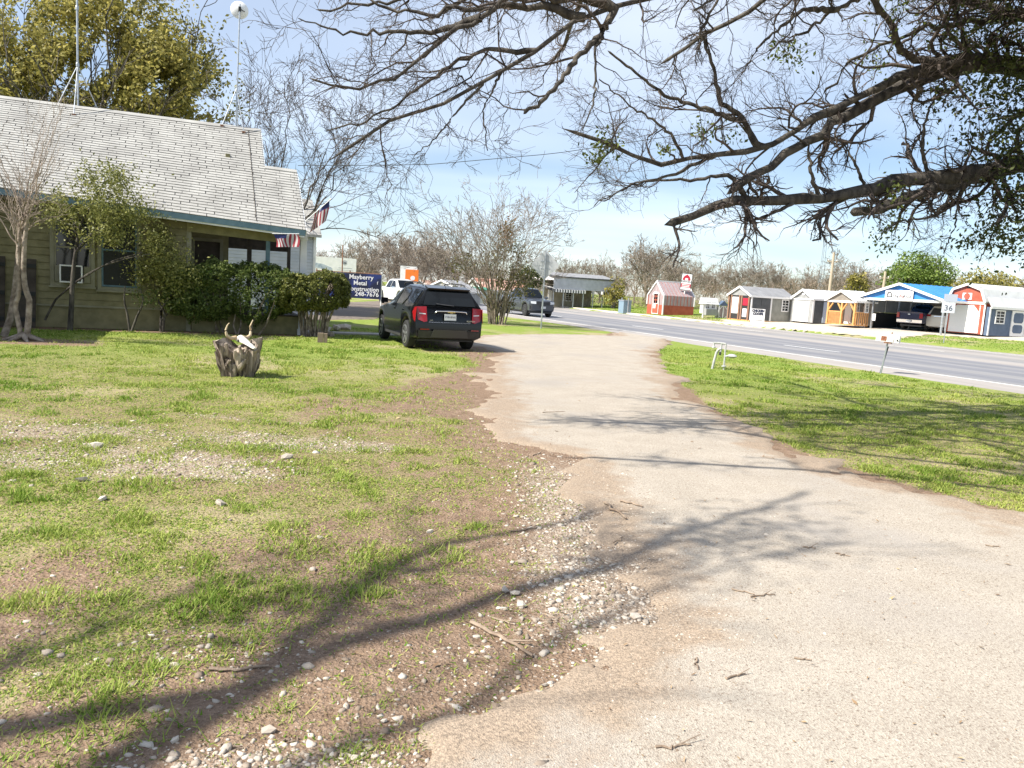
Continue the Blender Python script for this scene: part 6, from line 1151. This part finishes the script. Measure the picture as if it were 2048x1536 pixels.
# brown and charcoal coop building
t, w_, L_, k = lotthing('coop_building', 'grey-roofed coop shed with cedar-framed open front and dark doors', 'shed', (1454, 640), 1498, 1580); ze, zr = 50*k, 66*k
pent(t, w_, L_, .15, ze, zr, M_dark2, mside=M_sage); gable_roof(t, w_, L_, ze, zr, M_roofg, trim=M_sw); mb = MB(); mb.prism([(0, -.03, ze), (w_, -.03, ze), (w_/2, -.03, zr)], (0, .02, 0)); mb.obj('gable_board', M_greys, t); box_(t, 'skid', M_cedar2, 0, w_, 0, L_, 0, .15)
for f_ in (0, .12, .48, .58, .9): box_(t, 'post', mat('brown_stained_post', (.24, .125, .075), .8, (.3, .17, .11), scale=5), w_*f_, w_*f_+.14, -.06, 0, .15, ze)
box_(t, 'display_sheet', M_sw, w_*.18, w_*.46, -.04, 0, .6, ze*.93); box_(t, 'red_poster', MATS['sign_crimson'], w_*.66, w_*.88, -.04, 0, ze*.62, ze*.9); box_(t, 'white_poster', M_sw, w_*.68, w_*.86, -.04, -.0, ze*.18, ze*.5)
box_(t, 'dark_door', M_char, w_, w_+.03, L_*.03, L_*.24, .2, ze*.94); box_(t, 'dark_door', M_char, w_, w_+.03, L_*.25, L_*.46, .2, ze*.94)
for f_ in (.0, .47, .985): box_(t, 'white_trim', M_sw, w_, w_+.05, L_*f_, L_*f_+.12, .15, ze)
win_x(t, w_+.005, L_*.76, L_*.90, ze*.5, ze*.9)
p = G(1514, 647); k = p[1]/FPX; t = thing('coops_sign', 'white CHICKEN COOPS sign standing before the coop shed', 'sign', p, FACE(p)+R(4)); box_(t, 'board', M_sw, -13.2*k, 13.2*k, -.02, .02, 1*k, 29*k); text('lettering', 'CHICKEN', 6.4*k, M_ink, t, (0, -.026, 25.0*k), UPR, off=.025, xs=.84); text('lettering', 'COOPS', 6.4*k, M_ink, t, (0, -.026, 18.8*k), UPR, off=.025, xs=.9); box_(t, 'print_line', M_char, -9*k, 9*k, -.026, -.022, 6*k, 7.2*k)
for x_ in (-9, 9): box_(t, 'leg', M_sw, x_*k-.03, x_*k+.03, .02, .08, 0, 20*k)
# grey shed with roll-up door
t, w_, L_, k = lotthing('grey_shed', 'grey shed with white roll-up door and pale roof', 'shed', (1581, 645), 1622, 1690); ze, zr = 49*k, 65*k
pent(t, w_, L_, .12, ze, zr, M_greys, mside=M_char); gable_roof(t, w_, L_, ze, zr, M_roofw, trim=M_sw); rollup(t, w_*.1, w_*.84, .15, ze*.88); box_(t, 'door_header', M_sw, 0, w_, -.04, -.005, ze-.12, ze); box_(t, 'gable_vent', M_sw, w_*.44, w_*.56, -.04, 0, ze*1.12, ze*1.2); box_(t, 'skid', M_dark2, .1, w_-.1, .1, L_-.1, 0, .12); box_(t, 'corner_trim', M_sw, w_, w_+.03, -.03, .12, .12, ze); box_(t, 'side_door', mat('pale_blue_door', (.42, .47, .55), .6), w_+.0, w_+.04, L_*.30, L_*.46, .15, ze*.9)
# tan shed with cedar porch
t, w_, L_, k = lotthing('porch_shed', 'taupe cabin shed with orange cedar porch posts and railing', 'shed', (1649, 652), 1707, 1745); ze, zr = 52*k, 70*k
mb = MB(); pd = 1.3; mb.prism([(0, pd, .25), (w_, pd, .25), (w_, pd, ze), (0, pd, ze)], (0, .06, 0)); mb.obj('front_wall', M_tan, t); mb = MB(); mb.prism([(0, -.0, ze), (w_, 0, ze), (w_/2, 0, zr)], (0, .06, 0)); mb.obj('gable_wall', M_tan, t); gable_roof(t, w_, L_, ze, zr, M_roofw, trim=M_sw); box_(t, 'side_wall', M_tan, w_-.06, w_, pd+.06, L_, .25, ze); box_(t, 'side_wall', M_tan, 0, .06, pd+.06, L_, .25, ze); box_(t, 'rear_wall', M_tan, 0, w_, L_-.06, L_, .25, ze); box_(t, 'porch_beam', M_sw, 0, w_, -.02, .1, ze-.14, ze)
for i in range(7): box_(t, 'deck_board', M_cedar2, 0, w_, i*pd/7, (i+1)*pd/7-.015, .2, .25)
for f_ in (.02, .5, .93): box_(t, 'post', M_cedar2, w_*f_, w_*f_+.13, 0, .13, .25, ze-.14)
for f_, s_ in ((.02, 1), (.5, 1), (.5, -1), (.93, -1)): mb = MB(); xx = w_*f_+.065; mb.bar((xx, .06, ze-.75), (xx+s_*.42, .06, ze-.2), .09); mb.obj('brace', M_cedar2, t)
for x0_, x1_ in ((.04, .5),): 
    box_(t, 'rail', M_cedar2, w_*x0_, w_*x1_, .04, .09, .25+.85, .25+.92)
    for i in range(12): xx = w_*(x0_+(x1_-x0_)*(i+.5)/12); box_(t, 'baluster', M_cedar2, xx-.025, xx+.025, .05, .08, .25, 1.1)
for i in range(7): yy = .15+(pd-.2)*i/6; box_(t, 'baluster', M_cedar2, w_-.08, w_-.03, yy, yy+.05, .25, 1.1)
box_(t, 'rail', M_cedar2, w_-.09, w_-.02, .1, pd, 1.1, 1.17); win_f(t, pd-.005, w_*.62, w_*.82, 1.2, 2.2); box_(t, 'door', M_sw, w_*.2, w_*.42, pd-.05, pd-.002, .27, 2.3); win_x(t, w_+.005, L_*.5, L_*.62, 1.2, 2.2)
# blue carport
t, w_, L_, k = lotthing('blue_carport', 'large open carport with bright blue roof and hanging banner', 'carport', (1713, 656), 1881, 1935); ze, zr = 61*k, 88*k; Lc = max(L_, 7.5)
gable_roof(t, w_, Lc, ze, zr, M_blueroof, ov=.2, trim=M_sw); mb = MB(); mb.prism([(.1, .0, ze), (w_-.1, 0, ze), (w_/2, 0, zr-.05)], (0, .05, 0)); mb.obj('gable_sheet', M_blueroof, t); box_(t, 'front_beam', M_sw, 0, w_, -.06, .0, ze-.16, ze)
for x_, y_ in ((0, 0), (w_-.1, 0), (0, Lc/2), (w_-.1, Lc/2), (0, Lc-.1), (w_-.1, Lc-.1), (w_*.13, .3), (w_*.25, Lc*.4)): box_(t, 'post', M_galv, x_, x_+.1, y_, y_+.1, 0, ze)
for i in range(6): a = Lc*i/6; box_(t, 'side_sheet', M_greys, .02, .06, a+.03, a+Lc/6-.03, ze*.55, ze-.05)
for i in range(5): a = w_*.62*i/5; box_(t, 'rear_sheet', M_greys, a+.04, a+w_*.62/5-.04, Lc-.05, Lc, ze*.6, ze-.02)
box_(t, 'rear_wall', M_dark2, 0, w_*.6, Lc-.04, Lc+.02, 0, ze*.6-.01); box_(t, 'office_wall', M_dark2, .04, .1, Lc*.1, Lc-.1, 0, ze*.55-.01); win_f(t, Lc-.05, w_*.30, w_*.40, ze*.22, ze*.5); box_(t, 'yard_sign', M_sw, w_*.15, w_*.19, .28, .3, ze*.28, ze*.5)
bnn = box_(t, 'banner', M_sw, w_*.335, w_*.665, -.14, -.12, ze*.95, ze*1.26); zc_ = ze*1.07
text('banner_lettering', 'The', 9*k, M_ink, bnn, (w_*.465, -.16, zc_), UPR); text('banner_lettering', 'Pic', 9*k, mat('sign_red', (.55, .02, .03), .6), bnn, (w_*.535, -.16, zc_), UPR); text('banner_lettering', 'Roof', 9*k, M_ink, bnn, (w_*.60, -.16, zc_), UPR)
mb = MB()
for i in range(10): a0, a1 = math.pi*i/10, math.pi*(i+1)/10; mb.bar((w_*.39+math.cos(a0)*5*k, -.15, zc_+math.sin(a0)*8*k), (w_*.39+math.cos(a1)*5*k, -.15, zc_+math.sin(a1)*8*k), .06)
mb.box(w_*.355, w_*.425, -.16, -.142, zc_-1.6*k, zc_); mb.obj('banner_emblem', M_char, bnn); box_(bnn, 'print_line', M_greys, w_*.44, w_*.63, -.16, -.142, ze*1.185, ze*1.2)
cpt = t; cA = np.array(t.location); cw = w_
# vehicles under it, noses into the carport
def inport(fx, y): return cA-D*cw*fx+N*y
pz = inport(.40, 3.8); pickup('navy_pickup', 'navy pickup truck parked nose-in under the blue carport', (pz[0], pz[1], float(terrain(pz[0], pz[1]))+.03), SROT+R(12), M_bluep, .98, M_rim)
vt = [(2.4, .7, .3, .75, .82, .5), (2.2, .9, .25, .9, .98, .7), (1.3, .95, .24, 1.05, 1.14, .76), (.3, .97, .24, 1.1, 1.66, .66), (-.5, .97, .24, 1.1, 1.72, .68), (-2.1, .96, .26, 1.1, 1.70, .68), (-2.45, .94, .32, 1.1, 1.62, .66)]
pz = inport(.70, 4.3); vanm = mat('beige_car_paint', (.50, .47, .41), .3, coat=.4); tlv = [(.62, .98), (.92, .98), (.92, 1.10), (.66, 1.10)]
van, *_ = vehicle('minivan', 'pale beige minivan with raised tailgate under the blue carport', 'minivan', (pz[0], pz[1], float(terrain(pz[0], pz[1]))+.03), SROT+R(6), vt, (1.45, -1.5), .34, vanm, [(.3, .05), (.6, 0), (1.1, .06), (1.7, .3)], [(.3, .1), (.6, 0), (1.2, .25)], [('side_window', [(.7, 1.16), (.2, 1.56), (-1.9, 1.58), (-1.9, 1.18)], M_carglass)], rearp=[('cargo_opening', [(-.72, 1.08), (.72, 1.08), (.60, 1.54), (-.60, 1.54)], M_dark2), ('tail_lamp', tlv, M_red), ('tail_lamp', S(tlv), M_red), ('chrome_strip', [(-.4, .98), (.4, .98), (.4, 1.02), (-.4, 1.02)], M_chrome)])
mb = MB(); mb.hexa([(-.72, -2.1, 1.66), (.72, -2.1, 1.66), (.66, -2.95, 1.92), (-.66, -2.95, 1.92), (-.72, -2.12, 1.72), (.72, -2.12, 1.72), (.66, -2.97, 1.99), (-.66, -2.97, 1.99)]); mb.obj('raised_tailgate', M_trim, van)
# red lofted barn
t, w_, L_, k = lotthing('red_barn_shed', 'red lofted barn shed with white roll-up door and gambrel roof', 'shed', (1888, 667.5), 1964, 2048); bA = np.array(t.location); bw = w_; zr, ze, zm = 98*k, 64*k, 88*k
gm_ = [(0, ze), (w_*.13, zm), (w_*.5, zr), (w_*.87, zm), (w_, ze)]; L_ = max(L_, 5)
mb = MB(); mb.prism([(0, 0, .15), (w_, 0, .15)]+[(x, 0, z) for x, z in gm_[::-1]], (0, .08, 0)); mb.obj('front_wall', M_red2, t); mb = MB(); mb.prism([(0, L_-.08, .15), (w_, L_-.08, .15)]+[(x, L_-.08, z) for x, z in gm_[::-1]], (0, .08, 0)); mb.obj('rear_wall', M_red2, t)
box_(t, 'side_wall', M_red2, 0, .07, .08, L_-.08, .15, ze); box_(t, 'side_wall', M_red2, w_-.07, w_, .08, L_-.08, .15, ze)
for (xa, za), (xb, zb_) in zip(gm_[:-1], gm_[1:]): mb = MB(); mb.hexa([(xa, -.12, za), (xb, -.12, zb_), (xb, L_+.1, zb_), (xa, L_+.1, za), (xa, -.12, za+.09), (xb, -.12, zb_+.09), (xb, L_+.1, zb_+.09), (xa, L_+.1, za+.09)]); mb.obj('roof_panel', M_roofw, t); mb = MB(); mb.bar((xa, -.14, za+.02), (xb, -.14, zb_+.02), .04, .15); mb.obj('rake_trim', M_sw, t)
rollup(t, w_*.10, w_*.88, .2, ze*.92); mb = MB(); mb.box(0, w_, -.05, 0, ze-.1, ze+.06); mb.obj('header_trim', M_sw, t); box_(t, 'corner_trim', M_sw, 0, .1, -.04, 0, .15, ze-.1); box_(t, 'corner_trim', M_sw, w_-.1, w_, -.04, 0, .15, ze-.1); box_(t, 'loft_vent', M_sw, w_*.38, w_*.62, -.05, 0, ze*1.08, ze*1.28); mb = MB(); mb.lathe([(.0, -.02), (.22, -.018), (.22, -.002), (0, 0)], 8, 'y', (w_*.5, -.052, ze*1.18)); mb.obj('octagon', M_red2, t); box_(t, 'peak_vent', M_dark2, w_*.46, w_*.54, -.03, 0, zr*.93, zr*.96); box_(t, 'skid', M_dark2, .1, w_-.1, .1, L_, 0, .15)
for s_, xx in ((1, .12), (-1, .86)): mb = MB(); mb.add([(w_*xx, -.066, ze*.92), (w_*xx+s_*.4, -.066, ze*.92), (w_*xx, -.066, ze*.92-.4)], [(0, 1, 2)]); mb.obj('door_corner', M_red2, t)
# slate-blue shed, long side toward the viewer, hard against the barn
A = bA-D*(bw+.12)-N*.05; w_ = .22; L_ = solve_s(A, N, 2075); k = A[1]/FPX; bs = thing('blue_shed', 'slate-blue shed with white double doors against the red barn', 'shed', A+D*.02, SROT); t = bs; ze, zr = 60*k, 78*k
box_(t, 'front_wall', M_sblue, 0, w_, 0, .05, .12, ze); box_(t, 'rear_wall', M_sblue, 0, w_, L_-.05, L_, .12, ze); box_(t, 'side_wall', M_sblue, w_-.05, w_, .05, L_-.05, .12, ze)
mb = MB(); mb.hexa([(.01, -.05, zr), (w_+.12, -.05, ze-.04), (w_+.12, L_+.1, ze-.04), (.01, L_+.1, zr), (.01, -.05, zr+.07), (w_+.12, -.05, ze+.03), (w_+.12, L_+.1, ze+.03), (.01, L_+.1, zr+.07)]); mb.obj('roof', M_roofw, t); box_(t, 'eave_trim', M_sw, w_+.13, w_+.16, -.05, L_+.1, ze-.1, ze+.04)
box_(t, 'skid', M_dark2, .05, w_-.08, .1, L_-.1, 0, .12); win_x(t, w_+.005, L_*.12, L_*.26, ze*.5, ze*.88); box_(t, 'corner_trim', M_sw, w_, w_+.04, 0, .1, .12, ze)
for i in range(2):
    a, b = L_*(.40+.25*i), L_*(.64+.25*i); d_ = box_(t, 'door', M_sw, w_, w_+.05, a, b, .15, ze*.93)
    for z0_, z1_ in ((.18, .46), (.52, .86)):
        mb = MB(); c_ = .12; y0_, y1_ = a+.16, b-.16; za, zb_ = ze*z0_, ze*z1_; mb.prism([(w_+.05, y, z) for y, z in ((y0_+c_, za), (y1_-c_, za), (y1_, za+c_), (y1_, zb_-c_), (y1_-c_, zb_), (y0_+c_, zb_), (y0_, zb_-c_), (y0_, za+c_))], (.015, 0, 0)); mb.obj('door_panel', M_sblue, d_)
# grey awning building far left of the row
t, w_, L_, k = lotthing('awning_building', 'long grey metal-roofed building with posts and striped awning', 'building', (1062, 611), 1104, 1222); ze, zb_, zr = 58*k, 36*k, 66*k
gable_roof(t, w_, L_, ze, zr, M_roofg, ov=.1, trim=M_char); mb = MB(); mb.prism([(0, 0, ze-.35), (w_, 0, ze-.35), (w_, 0, ze), (w_/2, 0, zr), (0, 0, ze)], (0, .05, 0)); mb.obj('gable_wall', M_sw, t)
nb_ = 7
for i in range(nb_): z0 = zb_+(ze-zb_)*i/nb_; mb = MB(); mb.hexa([(w_+.04, 0, z0), (w_+.04, L_, z0), (w_, L_, z0), (w_, 0, z0), (w_+.01, 0, z0+(ze-zb_)/nb_-.02), (w_+.01, L_, z0+(ze-zb_)/nb_-.02), (w_, L_, z0+(ze-zb_)/nb_), (w_, 0, z0+(ze-zb_)/nb_)]); mb.obj('side_sheet', mat('weathered_sheet_metal', (.40, .41, .43), .5, (.48, .49, .51), scale=2), t)
for i in range(7): a = L_*i/6.05; box_(t, 'post', M_galv, w_-.05, w_+.05, a, a+.1, 0, zb_)
box_(t, 'rear_wall', mat('khaki_wall', (.34, .30, .22), .8, (.4, .36, .27), scale=3), w_*.4, w_*.45, .3, L_-.9, 0, ze); box_(t, 'front_post', M_galv, 0, .1, 0, .1, 0, ze-.35); box_(t, 'end_wall', M_dark2, .1, w_*.4, 2.0, 2.1, 0, ze)
n = 46
for i in range(n):
    if not .52 < i/n < .8: a = L_*i/n; mb = MB(); mb.hexa([(w_*.46, a, zb_+.25), (w_*.46, a+L_/n-.01, zb_+.25), (w_+.3, a+L_/n-.01, zb_-.05), (w_+.3, a, zb_-.05), (w_*.46, a, zb_+.28), (w_*.46, a+L_/n-.01, zb_+.28), (w_+.3, a+L_/n-.01, zb_-.35), (w_+.3, a, zb_-.35)]); mb.obj('awning_strip', M_sw if i % 2 else M_char, t)
win_x(t, w_*.45+.01, L_*.42, L_*.52, zb_*.4, zb_*.82); box_(t, 'door', M_sw, w_*.45, w_*.46+.03, L_*.12, L_*.18, 0, zb_*.9)
# rust-roofed and pale metal buildings behind the black car
def metalbarn(name, label, apx, rx, ex, he, hr, wall, roof, ribs=14):
    t, w_, L_, k = lotthing(name, label, 'building', apx, rx, ex); pent(t, w_, L_, 0, he*k, hr*k, wall); gable_roof(t, w_, L_, he*k, hr*k, roof, ov=.15, trim=M_sw)
    for i in range(ribs): a = L_*(i+.5)/ribs; box_(t, 'wall_rib', wall, w_, w_+.06, a-.05, a+.05, 0, he*k-.05)
    return t, w_, L_, k
M_rustroof = mat('rusted_metal_roof', (.30, .10, .06), .7, (.52, .36, .29), scale=.9, stretch=(1, .3, 1), lo=.35, hi=.6); M_palem = mat('pale_green_sheet', (.40, .43, .36), .6, (.48, .50, .43), scale=2)
metalbarn('rust_roof_building', 'pale metal building with rust-streaked roof behind the bush tree', (930, 603), 962, 1066, 26, 46, M_palem, M_rustroof)
metalbarn('low_gable_building', 'low grey gable building just above the black car roof', (848, 600), 925, 960, 22, 40, M_greys, M_roofg, 5)
metalbarn('brick_red_roof_building', 'low building with dull red roof right of the white pickup', (815, 588), 870, 920, 8, 28, M_palem, M_rustroof, 5)
t, w_, L_, k = lotthing('green_awning_building', 'small pale building with green awning roof beside the rust-roofed one', 'building', (925, 604), 950, 975); pent(t, w_, L_, 0, 26*k, 30*k, M_palem); gable_roof(t, w_, L_, 26*k, 30*k, mat('green_metal_roof', (.04, .22, .14), .5), ov=.3)
p = G(1248, 628); k = p[1]/FPX; t = thing('storage_box', 'blue-grey storage box between two posts by the awning building', 'storage box', p, SROT); box_(t, 'box', mat('blue_grey_paint', (.20, .28, .34), .6), -.4, .5, -.4, .4, .05, 26*k); box_(t, 'lid', MATS['grey_sign_top'], -.45, .55, -.45, .45, 26*k, 26*k+.08)
for x_ in (-.55, .6): mb = MB(); mb.tube([(x_, 0, -.05), (x_, 0, 32*k)], .05, 6); mb.obj('post', M_galv, t)
# utility poles and thin tower
M_pole = mat('weathered_pole_wood', (.40, .31, .23), .9, (.5, .41, .32), scale=4, stretch=(3, 3, .3))
for px, yb_, yt, Y, lb in ((1661, 585, 505, 78, 'pale wooden utility pole behind the taupe porch shed'), (1764, 580, 543, 82, 'short wooden utility pole left of the blue carport roof')):
    q = V(px+6, yt, Y); z0 = float(terrain(q[0], q[1])); t = thing('utility_pole', lb, 'utility pole', (q[0], q[1], z0)); mb = MB(); mb.tube([(0, 0, -.2), (.05, 0, q[2]-z0)], [.17, .12], 9); mb.obj('pole', M_pole, t, smooth=60); mb = MB(); mb.bar((-.5, 0, (q[2]-z0)*.86), (.5, 0, (q[2]-z0)*.86), .1); mb.obj('crossarm', M_pole, t)
    for x_ in (-.42, .42): mb = MB(); mb.lathe([(.03, 0), (.06, .04), (.06, .1), (.03, .14)], 8, 'z', (x_, 0, (q[2]-z0)*.86+.05)); mb.obj('insulator', M_sw, t)
q = V(1655, 440, 95); z0 = float(terrain(q[0], q[1])); t = thing('lattice_tower', 'thin pale lattice tower rising behind the sheds', 'tower', (q[0], q[1], z0)); h_ = q[2]-z0
for a in (0, 2.1, 4.2): mb = MB(); mb.tube([(math.cos(a)*.4, math.sin(a)*.4, 0), (math.cos(a)*.12, math.sin(a)*.12, h_)], .03, 5); mb.obj('leg', M_galv, t)
for i in range(14): z_ = h_*i/14; r0 = .4-.28*i/14; mb = MB(); mb.bar((r0, 0, z_), (math.cos(2.1)*r0, math.sin(2.1)*r0, z_+h_/14), .03); mb.obj('lattice_bar', M_galv, t)
